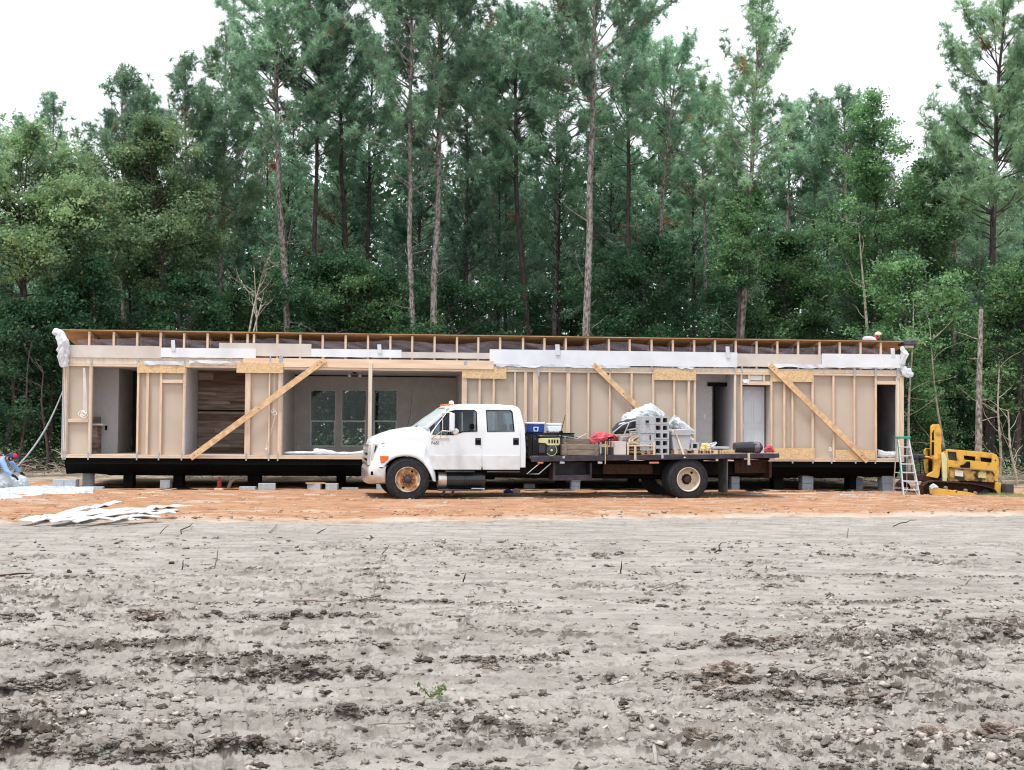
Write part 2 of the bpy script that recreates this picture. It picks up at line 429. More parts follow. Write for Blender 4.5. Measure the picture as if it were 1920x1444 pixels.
    return h * 1.1, np.clip(damp_shade, 0, 1) * .92
def clay_height(x, y): return .010 + .04 * fbm(x * .9, y * 1.8, 5, 14, .6) + .03 * fbm(x * 4, y * 5, 5, 15, .62) + .018 * np.clip(np.cos((y - .2 * x + .5 * fbm(x * .4, y * .4, 2, 77)) * 2 * math.pi / .9), 0, 1)

def fan(y0, y1, rows, cols, half):
    t = np.linspace(1 / y0, 1 / y1, rows); ys = 1 / t
    u = np.linspace(-half, half, cols)
    X = ys[:, None] * u[None, :]; Y = np.repeat(ys[:, None], cols, 1)
    i = np.arange(rows - 1)[:, None] * cols + np.arange(cols - 1)[None, :]
    Fq = np.stack([i, i + 1, i + cols + 1, i + cols], -1).reshape(-1, 4)
    return X, Y, Fq
X, Y, Fq = fan(4.0, 29.0, 640, 1500, .84)
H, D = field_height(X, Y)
tag(npmesh('field', np.stack([X, Y, H], -1).reshape(-1, 3), Fq, 'soil', smooth=True, attrs={'damp_shade': D.ravel()}), kind='structure')
gx, gyy = np.meshgrid(np.linspace(-60, 60, 90), np.linspace(-45, 31, 60))
i = np.arange(59)[:, None] * 90 + np.arange(89)[None, :]
tag(npmesh('outer_field', np.stack([gx, gyy, -.045 + .03 * (fbm(gx, gyy, 3, 2) - .5)], -1).reshape(-1, 3), np.stack([i, i + 1, i + 91, i + 90], -1).reshape(-1, 4), 'soil', smooth=True, attrs={'damp_shade': np.zeros(gx.size)}), kind='structure')
# orange clay pad, ragged front edge
xs = np.linspace(-24, 24, 560); ts = np.linspace(0, 1, 200)
front = boundary(xs) + .9 * (fbm(xs * .5, xs * 0, 3, 2) - .5) + 1.5 * (fbm(xs * 1.6, xs * 0, 5, 4, .65) - .5)
back = 36.5 + .09 * xs
Yc = front[None, :] + (back - front)[None, :] * (ts[:, None] ** 1.25); Xc = np.repeat(xs[None, :], 200, 0)
eg = np.clip((Yc - front[None, :]) / 1.5, 0, 1)
Hc = clay_height(Xc, Yc) + .012 + .03 * np.clip((Yc - 22.7) / 3, 0, 1) - .075 * (1 - eg) ** 1.5 + .20 * (1 - eg) * (fbm(Xc * 1.1, Yc * 2.0, 5, 19, .66) - .45)
Hc[0] = -.08
Dc = np.clip(fbm(Xc * 1.4 + 1.2 * fbm(Xc * 2, Yc * 2, 2, 6), Yc * 2.6 + .6 * fbm(Xc * 3, Yc * 3, 2, 16), 6, 70, .7) * 6 - 3.5, 0, .6)
Dc = np.maximum(Dc, np.clip((1 - eg) * 2.6 * fbm(Xc * 1.5, Yc * 3, 5, 23, .65) - .35, 0, 1))
i = np.arange(199)[:, None] * 560 + np.arange(559)[None, :]
Fc = np.stack([i, i + 1, i + 561, i + 560], -1).reshape(-1, 4)
tag(npmesh('clay_pad', np.stack([Xc, Yc, Hc], -1).reshape(-1, 3), Fc, 'clay', smooth=True, attrs={'damp_shade': Dc.ravel()}), kind='structure')
GZ = .055                         # clay surface near the house
# the ground behind and around, one sheet to the horizon
g = np.concatenate([-np.geomspace(600, 30, 14), np.linspace(-28, 28, 90), np.geomspace(30, 600, 14)])
gy = np.concatenate([np.linspace(-60, 20, 12), np.linspace(22, 80, 110), np.geomspace(85, 900, 14)])
Xg, Yg = np.meshgrid(g, gy)
Hg = -.10 + np.where(Yg > 33, .16 + .30 * fbm(Xg * .9, Yg * .9, 4, 55) * np.clip((Yg - 34) / 4, 0, 1), 0) * (Yg < 82)
n_ = len(g); i = np.arange(len(gy) - 1)[:, None] * n_ + np.arange(n_ - 1)[None, :]
Fg = np.stack([i, i + 1, i + n_ + 1, i + n_], -1).reshape(-1, 4)
tag(npmesh('ground', np.stack([Xg, Yg, Hg], -1).reshape(-1, 3), Fg, 'floor', smooth=True, attrs={'damp_shade': (fbm(Xg * .9, Yg * .9, 3, 5) > .55).astype(float).ravel()}), kind='structure')

# ------------------------------------------------------------------ trees
def leaf_mat(name, c1, c2, c3, sc_=1.2, trans=.42, rough=.5):
    """c1/c2: light and dark greens in patches; c3: odd leaves"""
    m = bpy.data.materials.new(name); m.use_nodes = True
    n = m.node_tree; L = n.links.new; p = n.nodes['Principled BSDF']
    p.inputs['Roughness'].default_value = rough; p.inputs['Specular IOR Level'].default_value = .35
    tc = n.nodes.new('ShaderNodeTexCoord'); t = n.nodes.new('ShaderNodeTexNoise'); t.inputs['Scale'].default_value = sc_; t.inputs['Detail'].default_value = 6
    L(tc.outputs['Object'], t.inputs['Vector'])
    r = n.nodes.new('ShaderNodeValToRGB'); e = r.color_ramp.elements
    e[0].position, e[0].color = .38, (*c2, 1); e[1].position, e[1].color = .58, (*c1, 1)
    L(t.outputs['Fac'], r.inputs[0])
    a = n.nodes.new('ShaderNodeAttribute'); a.attribute_name = 'odd'
    mm = n.nodes.new('ShaderNodeMix'); mm.data_type = 'RGBA'; L(a.outputs['Fac'], mm.inputs['Factor']); L(r.outputs[0], mm.inputs['A']); mm.inputs['B'].default_value = (*c3, 1)
    oi = n.nodes.new('ShaderNodeObjectInfo'); hv = n.nodes.new('ShaderNodeHueSaturation')
    mr = n.nodes.new('ShaderNodeMapRange'); mr.inputs[3].default_value = .68; mr.inputs[4].default_value = 1.28; L(oi.outputs['Random'], mr.inputs[0])
    L(mr.outputs[0], hv.inputs['Value']); L(mm.outputs['Result'], hv.inputs['Color']); L(hv.outputs[0], p.inputs['Base Color'])
    td = n.nodes.new('ShaderNodeBsdfTranslucent'); ms = n.nodes.new('ShaderNodeMixShader'); ms.inputs[0].default_value = trans
    L(hv.outputs[0], td.inputs['Color']); L(p.outputs[0], ms.inputs[1]); L(td.outputs[0], ms.inputs[2]); L(ms.outputs[0], n.nodes['Material Output'].inputs['Surface'])
    return m
MAT['needle'] = leaf_mat('pine needles', (.35, .54, .35), (.16, .30, .20), (.36, .17, .08))
MAT['needle_g'] = leaf_mat('greener pine needles', (.40, .58, .35), (.19, .34, .20), (.40, .19, .08))
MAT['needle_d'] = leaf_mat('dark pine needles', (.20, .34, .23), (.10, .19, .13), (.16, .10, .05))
MAT['leaf_o'] = leaf_mat('olive leaves', (.32, .46, .23), (.12, .21, .11), (.34, .28, .12), 1.0)
MAT['leaf_g'] = leaf_mat('green leaves', (.21, .39, .17), (.07, .155, .075), (.28, .34, .08), 1.0)
MAT['leaf_d'] = leaf_mat('shade-darkened green leaves', (.075, .18, .085), (.027, .075, .037), (.15, .16, .05), 1.0)  # leaf green darkened so the colour carries the shade low in the wood
MAT['bark'] = M('pine bark', (.36, .31, .29), (.11, .08, .07), 9, .95, bump=1.0, stretch=(1.6, 1.6, .7), lo=.38, hi=.6)
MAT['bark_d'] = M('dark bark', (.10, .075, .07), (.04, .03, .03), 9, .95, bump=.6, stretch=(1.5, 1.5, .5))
MAT['twig'] = M('pale dead twigs', (.46, .40, .33), (.24, .20, .16), 9, .9)

def unit(a): return a / np.maximum(np.linalg.norm(a, axis=-1, keepdims=True), 1e-9)
def needles(P, Dr, S, rng, n=16, wd=.013, odd=None):
    """tufts at P along Dr: n thin needles each"""
    K = len(P); rd = rng.normal(size=(K, n, 3))
    d = unit(Dr[:, None, :] * rng.uniform(.15, 1.3, (K, n, 1)) + unit(rd))
    ln = S[:, None, None] * rng.uniform(.75, 1.15, (K, n, 1))
    base = P[:, None, :] - Dr[:, None, :] * (rng.uniform(0, .7, (K, n, 1)) * S[:, None, None])
    side = unit(np.cross(d, rng.normal(size=(K, n, 3)))) * wd
    a = base - side; b = base + side; c = base + d * ln
    V = np.stack([a, b, c], 2).reshape(-1, 3)
    Fq = np.arange(len(V)).reshape(-1, 3)
    od = np.repeat(odd if odd is not None else np.zeros(K), n * 3)
    return V, Fq, od

def grow(rng, p, d, ln, steps, up=0.0, jit=.12):
    pts = [np.array(p, float)]; d = np.array(d, float); d /= np.linalg.norm(d)
    for k in range(steps):
        d = d + rng.normal(size=3) * jit + np.array([0, 0, up]); d /= np.linalg.norm(d)
        pts.append(pts[-1] + d * ln / steps)
    return np.array(pts)

def trunk_at(path, z):
    zs = path[:, 2]; return np.array([np.interp(z, zs, path[:, 0]), np.interp(z, zs, path[:, 1]), z])

def pine(name, label, path, r0, cb, spread, seed, mat='needle', bark='bark', top=None, dens=1.0, dead=8, tuft=.22, nn=22, prof=1.0, group=None, parts_only=False, loc=(0, 0, 0), brown=.02, nwd=.013):
    """path: trunk points (local); cb: height of the lowest living branch; spread: longest branch"""
    rng = np.random.default_rng(seed); path = np.array(path, float); Ht = path[-1][2]
    mb = MB(); k = 14
    zz = np.linspace(0, Ht, k); pts = [trunk_at(path, z) + np.array([math.sin(z * 1.3 + seed), math.cos(z * 1.1 + seed), 0]) * .03 for z in zz]
    mb.tube(pts, [.78 * r0 * (1.25 if z < .2 else 1) * (1 - .82 * (z / Ht) ** 1.15) for z in zz], 10)
    TP, TD, TS, TO = [], [], [], []
    z = cb
    # dead stubs and bare limbs below the crown
    for q in range(dead):
        zz_ = rng.uniform(.35 * cb, cb * 1.12); a = rng.uniform(0, 2 * math.pi); o = trunk_at(path, zz_)
        ln = rng.choice([.25, .4, .6, 1.0, 1.6, 2.4]); b = grow(rng, o, (math.cos(a), math.sin(a), rng.uniform(.0, 1.0)), ln, 5, .05, .16)
        mb.tube(b, np.linspace(.012 + ln * .007, .005, 6), 5, False)
        if ln > 1.5:
            for h in range(3):
                i = rng.integers(2, 5); b2 = grow(rng, b[i], b[i] - b[i - 1] + rng.normal(size=3) * .25, ln * .3, 3, .05)
                mb.tube(b2, np.linspace(.012, .004, 4), 4, False)
    while z < Ht - .25:
        t = (z - cb) / (Ht - cb)
        env = (min(1, .45 + 2.2 * t) * (1 - t) ** (.62 * prof) + .05)
        for q in range(rng.integers(3, 6) if t > .1 else rng.integers(1, 4)):
            a = rng.uniform(0, 2 * math.pi); ln = spread * env * rng.uniform(.55, 1.12)
            if ln < .15: continue
            el = .25 + 1.0 * t + rng.uniform(-.2, .25)
            o = trunk_at(path, z + rng.uniform(-.15, .15))
            b = grow(rng, o, (math.cos(a), math.sin(a), el), ln, 7, .05, .10)
            mb.tube(b, np.linspace(.010 + ln * .0085, .004, 8), 5, False)
            odd_b = 1.0 if rng.random() < brown else 0.0
            ns = max(4, int(ln * 6.6 * dens))
            for h in range(ns):
                f = rng.uniform(.30, 1.0) ** .75 * 7; i = min(int(f), 6); s0 = b[i] + (b[i + 1] - b[i]) * (f - i)
                dr = unit(b[i + 1] - b[i]) + rng.normal(size=3) * .55 + np.array([0, 0, .25])
                l2 = max(.25, ln * .30 * rng.uniform(.4, 1.1)); b2 = grow(rng, s0, dr, l2, 3, .12, .15)
                if l2 > .45: mb.tube(b2, [.010, .008, .006, .004], 3, False)
                nt_ = max(2, int(l2 / .16))
                for j in range(nt_):
                    g_ = (j + rng.uniform(.2, 1)) / nt_ * 3; i2 = min(int(g_), 2)
                    TP.append(b2[i2] + (b2[i2 + 1] - b2[i2]) * (g_ - i2) + rng.normal(size=3) * .09)
                    TD.append(unit(b2[i2 + 1] - b2[i2] + rng.normal(size=3) * .35)); TS.append(tuft * rng.uniform(.8, 1.2)); TO.append(odd_b if rng.random() < .7 else (1.0 if rng.random() < .006 else 0))
        z += rng.uniform(.32, .52)
    for j in range(8):
        TP.append(trunk_at(path, Ht - j * .09)); TD.append(np.array([0, 0, 1.])); TS.append(tuft); TO.append(0)
    root = thing(name, label, 'tree', loc, group=group)
    tr = mb.build('trunk', bark, root, smooth=True, ang=60)
    V, Fq, od = needles(np.array(TP), np.array(TD), np.array(TS), rng, nn, nwd, np.array(TO))
    npmesh('crown', V, Fq, mat, root, attrs={'odd': od})
    return root

def leaves(P, S, rng, odd):
    """one folded leaf blade (a quad) at each P, facing mostly up and out"""
    K = len(P); n = unit(rng.normal(size=(K, 3)) + np.array([0, 0, .7])); t = unit(np.cross(n, rng.normal(size=(K, 3)))); b = np.cross(n, t)
    L = S[:, None]; V = np.stack([P - t * L, P - b * L * .55 + n * L * .12, P + t * L, P + b * L * .55 + n * L * .12], 1).reshape(-1, 3)
    return V, np.arange(len(V)).reshape(-1, 4), np.repeat(odd, 4)

def broadleaf(name, label, Ht, cb, spread, seed, mat='leaf_g', bark='bark_d', r0=.13, nl=26000, size=.062, group=None, loc=(0, 0, 0), shape=.75, oddp=.06, lean=(0, 0), stems=1, cs=.5):
    rng = np.random.default_rng(seed); mb = MB(); tips = []
    for st in range(stems):
        a0 = rng.uniform(0, 6.28); off = .25 * spread * (stems > 1)
        d0 = np.array([lean[0] + off * .3 * math.cos(a0), lean[1] + off * .3 * math.sin(a0), Ht])
        tp = grow(rng, (0, 0, 0), d0, Ht * .97, 12, 0, .05)
        tp[:, :2] += np.linspace(0, 1, 13)[:, None] * np.array([math.cos(a0), math.sin(a0)]) * off
        mb.tube(tp, np.linspace(r0, .012, 13), 8)
        nb = int((Ht - cb) * 5.5 / stems) + 6
        for q in range(nb):
            z = cb + (Ht - cb) * (q + rng.random()) / nb; t = (z - cb) / (Ht - cb)
            env = (math.sin(math.pi * min(1, .16 + t * .84)) ** shape) * (1 if t < .5 else (1 - (t - .5) * .6))
            ln = spread * env * rng.uniform(.5, 1.15); a = rng.uniform(0, 6.28)
            fz = z / Ht * 12; i = min(int(fz), 11); o = tp[i] + (tp[i + 1] - tp[i]) * (fz - i)
            b = grow(rng, o, (math.cos(a), math.sin(a), rng.uniform(.25, .8)), ln, 6, .03, .16)
            mb.tube(b, np.linspace(.012 + ln * .011, .005, 7), 5, False)
            for h in range(max(3, int(ln * 3.5))):
                f = rng.uniform(.25, 1) * 6; j = min(int(f), 5); s0 = b[j] + (b[j + 1] - b[j]) * (f - j)
                b2 = grow(rng, s0, unit(b[j + 1] - b[j]) + rng.normal(size=3) * .6, ln * .32 + .15, 3, .04, .2)
                if h % 2 == 0: mb.tube(b2, [.009, .007, .005, .003], 3, False)
                tips += [b2[1], b2[2], b2[3]]
    tips = np.array(tips); K = nl
    idx = rng.integers(0, len(tips), K); cl = np.clip(rng.normal(size=(K, 3)), -1.7, 1.7) * np.array([1, 1, .45]) * cs * rng.choice([.2, .38, .6], K)[:, None]
    wgt = rng.random(len(tips))
    keep = rng.random(K) < .12 + 1.1 * wgt[idx] ** 1.5
    P = (tips[idx] + cl)[keep]; P[:, 2] = np.maximum(P[:, 2], .05)
    odd = (rng.random(len(P)) < oddp).astype(float) * rng.uniform(.4, 1, len(P))
    root = thing(name, label, 'tree', loc, group=group)
    mb.build('trunk', bark, root, smooth=True, ang=60)
    V, Fq, od = leaves(P, size * rng.uniform(.6, 1.3, len(P)), rng, odd)
    npmesh('crown', V, Fq, mat, root, attrs={'odd': od})
    return root

def hero(name, label, pts, Y, r0, cbv, spread, seed, topv=None, **k):
    """pts: (u, v) of the trunk in the photo at distance Y; topv: the tip (may lie above the frame)"""
    P = [at(u, v, Y) for u, v in pts]
    base = P[0].copy(); sl = (P[1] - P[0]) / max(.1, (P[1] - P[0]).z); base = P[0] - sl * P[0].z
    path = [(0, 0, 0)] + [tuple(p - Vector((base.x, base.y, 0))) for p in P]
    path = [(x, 0, z) for x, y, z in path]
    cb = at(pts[0][0], cbv, Y).z
    return pine(name, label, path, r0, cb, spread, seed, loc=(base.x, Y, 0), **k)

EDGE = 'tall pines along the edge of the wood'
hero('pine_tree', 'tall pine with pale straight trunk rising above the left diagonal brace, leaning slightly left', [(540, 620), (520, 300), (518, 100), (522, -260)], 45, .19, 330, 3.6, 11, dead=11, group=EDGE)
hero('pine_tree', 'slimmer dark-trunked pine just right of the leaning pale pine, over the three windows', [(588, 620), (593, 300), (600, 100), (608, -180)], 47, .15, 300, 3.2, 12, dead=7, bark='bark_d', group=EDGE)
hero('pine_tree', 'pale-trunked pine, left one of the close pair left of the truck cab', [(773, 625), (768, 400), (770, 200), (774, -240)], 44, .15, 330, 3.2, 13, dead=12, group=EDGE)
hero('pine_tree', 'thick pine leaning right, right one of the close pair above the truck bonnet', [(811, 625), (822, 350), (826, 180), (830, -300)], 44.5, .19, 330, 3.9, 14, dead=12, group=EDGE)
hero('pine_tree', 'dark-trunked pine standing back in shadow above the truck cab', [(988, 600), (970, 400), (966, 250), (968, 8)], 50, .21, 330, 3.2, 15, mat='needle', bark='bark_d', dead=9, group=EDGE)
hero('pine_tree', 'thick pale-trunked pine in the middle, above the flatbed load', [(1100, 628), (1108, 300), (1114, 100), (1120, -280)], 44, .21, 290, 4.0, 16, dead=10, group=EDGE)
hero('pine_tree', 'broad pine with thin grey trunk right of the middle pale pine', [(1235, 628), (1243, 350), (1262, 180), (1275, 90)], 48, .16, 350, 3.6, 17, dead=7, group=EDGE)
hero('pine_tree', 'thin-crowned pine with open top against the sky, above the two interior doors', [(1390, 630), (1408, 330), (1416, 180), (1430, -15)], 44, .19, 400, 2.5, 18, dead=7, dens=.85, prof=.8, mat='needle_g', group=EDGE)
hero('pine_tree', 'dark-trunked pine with open boughs at the right edge, behind the yellow bulldozer', [(1860, 560), (1864, 350), (1872, 150), (1884, 5)], 42, .21, 470, 3.7, 19, dead=6, dens=1.0, prof=.75, mat='needle_g', bark='bark_d', group=EDGE)
hero('pine_tree', 'conical pine top standing alone against the sky over the left end of the house', [(232, 620), (230, 300), (228, 120)], 46, .16, 420, 3.0, 20, dead=2, prof=1.15, dens=1.3, group=EDGE)
hero('pine_tree', 'teal pine rising between the conical pine and the leaning pale pine', [(352, 620), (350, 300), (345, 108)], 46.5, .15, 400, 2.4, 32, dead=3, prof=1.1, group=EDGE)
hero('pine_tree', 'short pine top just right of the conical pine', [(290, 620), (288, 300), (286, 188)], 49, .15, 420, 2.4, 33, dead=3, prof=1.2, group=EDGE)
hero('pine_tree', 'pine rising behind the leafy trees left of the open pine at the right edge', [(1790, 620), (1792, 400), (1795, 215)], 47, .15, 480, 2.8, 36, dead=4, prof=.9, mat='needle_g', group=EDGE)
hero('pine_tree', 'pine cut by the right edge of the picture', [(1950, 620), (1948, 400), (1945, 150)], 46, .16, 450, 3.2, 37, dead=4, prof=.9, group=EDGE)
hero('pine_tree', 'dense pine top just left of the pointed leafy tree', [(1590, 620), (1588, 400), (1580, 178)], 48, .15, 430, 2.8, 34, dead=3, prof=1.0, group=EDGE)
hero('pine_tree', 'short dense pine top right of the open-topped pine', [(1475, 620), (1478, 400), (1482, 205)], 49, .15, 430, 2.6, 35, dead=3, prof=1.0, group=EDGE)
hero('pine_tree', 'small pine top with a thin leader left of the conical pine', [(100, 620), (100, 300), (100, 178)], 58, .15, 400, 2.6, 30, dead=2, prof=1.3, group=EDGE)
hero('pine_tree', 'far pine top barely rising over the leafy trees at the left edge', [(38, 620), (36, 300), (36, 225)], 60, .15, 400, 2.6, 31, dead=2, prof=1.2, group=EDGE)
hero('pine_tree', 'bushy pine with a rounded top just left of the leaning pale pine', [(410, 620), (420, 300), (425, 60)], 49, .17, 480, 3.2, 21, dead=5, prof=1.1, mat='needle_g', group=EDGE)
hero('pine_tree', 'pine with forked thin leaders above the roof left of the middle pale pine', [(1040, 620), (1045, 300), (1050, -120)], 53, .17, 400, 3.0, 22, dead=6, group=EDGE)
hero('pine_tree', 'small pine with narrow tip behind the pair of pale pines', [(918, 620), (925, 300), (935, 22)], 55, .17, 400, 2.4, 23, dead=6, group=EDGE)
hero('pine_tree', 'tall dense pine filling the gap left of the pair of pale pines', [(690, 620), (692, 300), (700, 70)], 52, .17, 420, 2.7, 24, dead=6, bark='bark_d', group=EDGE)
hero('pine_tree', 'dense pine right of the thin grey trunk, tip against the sky', [(1325, 620), (1318, 300), (1300, 150)], 52, .16, 430, 3.0, 25, dead=6, mat='needle_g', group=EDGE)
hero('pine_tree', 'dark spreading pine mid-height between the open-topped pine and the leafy tree', [(1520, 620), (1525, 400), (1540, 190)], 50, .16, 440, 3.4, 26, dead=6, group=EDGE)
hero('pine_tree', 'tall pine filling the top of the wood between the leaning pale pine and the pair', [(655, 620), (640, 300), (630, -150)], 50, .17, 300, 2.6, 27, dead=6, bark='bark_d', group=EDGE)
hero('pine_tree', 'tall pine behind the right one of the close pair', [(880, 620), (876, 300), (870, -60)], 51, .17, 330, 2.8, 28, dead=6, group=EDGE)
hero('pine_tree', 'tall pine right behind the thick middle pine', [(1180, 620), (1178, 300), (1176, -120)], 50, .18, 350, 3.1, 29, dead=6, bark='bark_d', group=EDGE)

# bare trunk behind the bulldozer and the leafy trees of the edge
b_ = on_ground(1835, 925); p_ = thing('dead_tree', 'bare grey trunk without branches behind the yellow bulldozer', 'tree', (at(1833, 800, 36).x, 36, 0))
mb = MB(); rng = np.random.default_rng(5)
mb.tube([(0, 0, 0), (.03, 0, 1.5), (.05, 0, 3), (.12, 0, 5.3)], [.115, .10, .085, .06], 12); mb.build('trunk', 'bark', p_, smooth=True, ang=60)
mb = MB()
for q in range(5):
    b = grow(rng, (.06, 0, 2 + q * .6), (rng.choice([-1, 1]), rng.normal() * .5, .3), .4 + .5 * rng.random(), 4, 0, .15); mb.tube(b, np.linspace(.015, .004, 5), 5, False)
mb.build('branch', 'twig', p_)

LEAFY = 'leafy trees of the wood edge'
def bl(label, u, Y, vtop, vcb, spread, seed, **k):
    tp = at(u, vtop, Y); cb = max(.3, at(u, vcb, Y).z)
    return broadleaf('leafy_tree', label, tp.z, cb, spread, seed, loc=(tp.x, Y, 0), group=LEAFY, **k)
bl('broad olive-green leafy tree at the left edge of the picture', 60, 41, 235, 560, 3.2, 41, mat='leaf_o', nl=66000, stems=2)
bl('pale olive leafy tree left of the wrapped house corner', 165, 42, 300, 560, 2.6, 42, mat='leaf_o', nl=56000)
bl('olive leafy tree over the left roof end, right of the conical pine top', 325, 44, 205, 520, 2.5, 43, mat='leaf_o', nl=56000)
bl('nearly bare sapling with pale forked stems above the wooden plank room', 440, 41.5, 440, 540, 1.7, 44, mat='leaf_d', nl=1500, bark='twig', r0=.08, stems=2)
bl('slender green leafy tree with pointed top over the right roof end', 1640, 46, 172, 600, 2.1, 45, mat='leaf_g', nl=42000, shape=.8)
bl('dense green leafy tree just right of the pointed leafy tree', 1725, 44, 300, 620, 2.3, 46, mat='leaf_g', nl=42000)
bl('bright green low leafy tree behind the ladder', 1690, 39.5, 470, 760, 1.9, 47, mat='leaf_g', nl=44000, size=.055)
bl('leafy tree at the right edge below the open pine', 1900, 40, 480, 800, 2.4, 48, mat='leaf_g', nl=60000)
bl('vine-hung grey-green tree left of the open-topped pine', 1375, 43, 310, 540, 1.2, 49, mat='leaf_g', nl=26000, shape=.5)
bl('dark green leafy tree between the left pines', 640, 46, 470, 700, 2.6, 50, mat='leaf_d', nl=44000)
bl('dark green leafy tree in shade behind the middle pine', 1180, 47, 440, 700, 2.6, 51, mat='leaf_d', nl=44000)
bl('small leafy tree with yellowing leaves right of the pair of pines', 700, 45, 480, 640, 2.0, 52, mat='leaf_g', nl=22000, oddp=.2)
bl('leafy tree mid-way between the open-topped pine and the pointed leafy tree', 1500, 45, 420, 660, 2.4, 53, mat='leaf_g', nl=50000)
bl('yellow-green leafy tree right of the conical pine top', 275, 46, 330, 560, 2.4, 54, mat='leaf_g', nl=50000)
bl('dark leafy tree low at the left edge behind the bending worker', 15, 39.5, 560, 850, 1.8, 56, mat='leaf_d', nl=34000)  # this and the next low trees: understory shade painted by darker leaves
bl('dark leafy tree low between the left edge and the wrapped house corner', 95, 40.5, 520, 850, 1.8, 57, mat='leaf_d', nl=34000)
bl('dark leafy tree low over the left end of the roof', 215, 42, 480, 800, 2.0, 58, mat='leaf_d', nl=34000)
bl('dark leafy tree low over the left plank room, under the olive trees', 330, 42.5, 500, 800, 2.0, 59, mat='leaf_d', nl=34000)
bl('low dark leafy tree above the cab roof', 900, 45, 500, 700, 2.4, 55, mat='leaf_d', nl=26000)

# the trees behind: copies of a few, each an object with its own trunk and crown
rnd = random.Random(4)
def ceil_v(u):
    return np.interp(u, [-500, 0, 200, 340, 400, 1230, 1330, 1500, 1690, 1760, 1950, 2500], [330, 300, 290, 250, 190, 190, 250, 250, 265, 310, 340, 360])
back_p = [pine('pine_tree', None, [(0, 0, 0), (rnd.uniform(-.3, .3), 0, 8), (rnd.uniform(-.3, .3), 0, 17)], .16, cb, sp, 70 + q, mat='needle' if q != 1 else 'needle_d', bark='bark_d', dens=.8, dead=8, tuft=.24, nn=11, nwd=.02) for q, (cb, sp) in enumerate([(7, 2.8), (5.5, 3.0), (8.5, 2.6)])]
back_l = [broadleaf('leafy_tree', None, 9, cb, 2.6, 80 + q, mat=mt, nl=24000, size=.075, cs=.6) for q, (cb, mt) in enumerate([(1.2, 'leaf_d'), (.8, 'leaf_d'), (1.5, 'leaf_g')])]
GP, GL = 'pines deep in the wood', 'leafy trees deep in the wood'
LP, LL = 'dark pine among the many standing deep in the wood behind the house', 'shaded leafy tree among the many growing under the pines behind the house'
pk = [kids(o) for o in back_p]; lk = [kids(o) for o in back_l]
used_p, used_l = set(), set()
def put(kind, x, y, ht, hb, rot):
    src, kk, used, lb, gr = (back_p, pk, used_p, LP, GP) if kind == 'p' else (back_l, lk, used_l, LL, GL)
    q = rnd.randrange(3); s = ht / hb; sw = s * rnd.uniform(.9, 1.2)
    if q not in used:
        used.add(q); o = src[q]; o.location = (x, y, 0); o.rotation_euler = (0, 0, rot); o.scale = (sw, sw, s)
    else:
        o = copy_tree(src[q], (x, y, 0), rot, (sw, sw, s), ch=kk[q])
    tag(o, lb, 'tree', gr)
for row, (Yr, stp) in enumerate([(49, 3.1), (54, 2.9), (59, 3.0), (65, 3.4)]):
    x = -.55 * Yr
    while x < .55 * Yr:
        u = 960 + x / Yr * F
        if rnd.random() < (.95 if row else .55):
            hmax = at(u, float(ceil_v(u)) + rnd.uniform(0, 110), Yr).z
            put('p', x + rnd.uniform(-1, 1), Yr + rnd.uniform(-1.8, 1.8), hmax, 17, rnd.uniform(0, 6.28))
        x += stp
for row, (Yr, stp, h0) in enumerate([(43.5, 2.6, 4.6), (47.5, 2.5, 6.2), (51.5, 2.7, 7.0), (57, 3.0, 8.5)]):
    x = -.56 * Yr
    while x < .56 * Yr:
        if not (row < 2 and 480 < 960 + x / Yr * F < 1330 and rnd.random() < .65): put('l', x + rnd.uniform(-.8, .8), Yr + rnd.uniform(-1.2, 1.2), h0 * rnd.uniform(.75, 1.25), 9, rnd.uniform(0, 6.28))
        x += stp

# far wood closing the view, one mass of leaves
rng = np.random.default_rng(9)
K = 150000; x = rng.uniform(-46, 46, K); y = rng.uniform(70, 74, K); u = 960 + x / y * F
zt = np.array([at(a, float(ceil_v(a)) + 60, 72).z for a in np.linspace(-600, 2500, 60)]); zt = np.interp(u, np.linspace(-600, 2500, 60), zt) * (.9 + .25 * (fbm(x * .35, x * 0, 3, 8) - .5))
P = np.stack([x, y, rng.random(K) * zt], -1)
V, Fq, od = leaves(P, rng.uniform(.12, .3, K), rng, np.zeros(K))
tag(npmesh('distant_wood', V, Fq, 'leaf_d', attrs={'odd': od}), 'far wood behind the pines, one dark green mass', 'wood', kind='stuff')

# undergrowth and forest litter
def scatter_bushes(name, spots, mat, size, n, seed):
    rng = np.random.default_rng(seed); P = []
    for (x, y, r, h) in spots:
        q = rng.normal(size=(n, 3)) * np.array([r, r * .7, h * .5]); q[:, 2] = np.abs(q[:, 2]); P.append(q + np.array([x, y, .05]))
    P = np.concatenate(P); V, Fq, od = leaves(P, size * rng.uniform(.6, 1.3, len(P)), rng, (rng.random(len(P)) < .1).astype(float))
    return npmesh(name, V, Fq, mat, attrs={'odd': od})
sp_ = [(rng.uniform(-26, 26), rng.uniform(40.5, 47), rng.uniform(.5, 1.1), rng.uniform(.6, 1.8)) for _ in range(110)]
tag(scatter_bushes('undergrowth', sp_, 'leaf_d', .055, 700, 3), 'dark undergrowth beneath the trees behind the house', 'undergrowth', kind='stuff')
sp_ = [(at(u, 880, Y).x, Y, r, h) for u, Y, r, h in [(275, 40, .5, .5), (390, 40.5, .5, .5), (345, 41, .5, .4), (1660, 39, .5, .7), (1600, 40, .7, .6), (1420, 40, .5, .5), (1690, 38.5, .5, .8), (1750, 40, .9, 1.5), (20, 39, .7, 1.6), (60, 40, .8, 2.0), (700, 41, .4, .5), (760, 41, .5, .4), (1885, 38, .9, 1.2), (1400, 39.5, .4, .4)]]
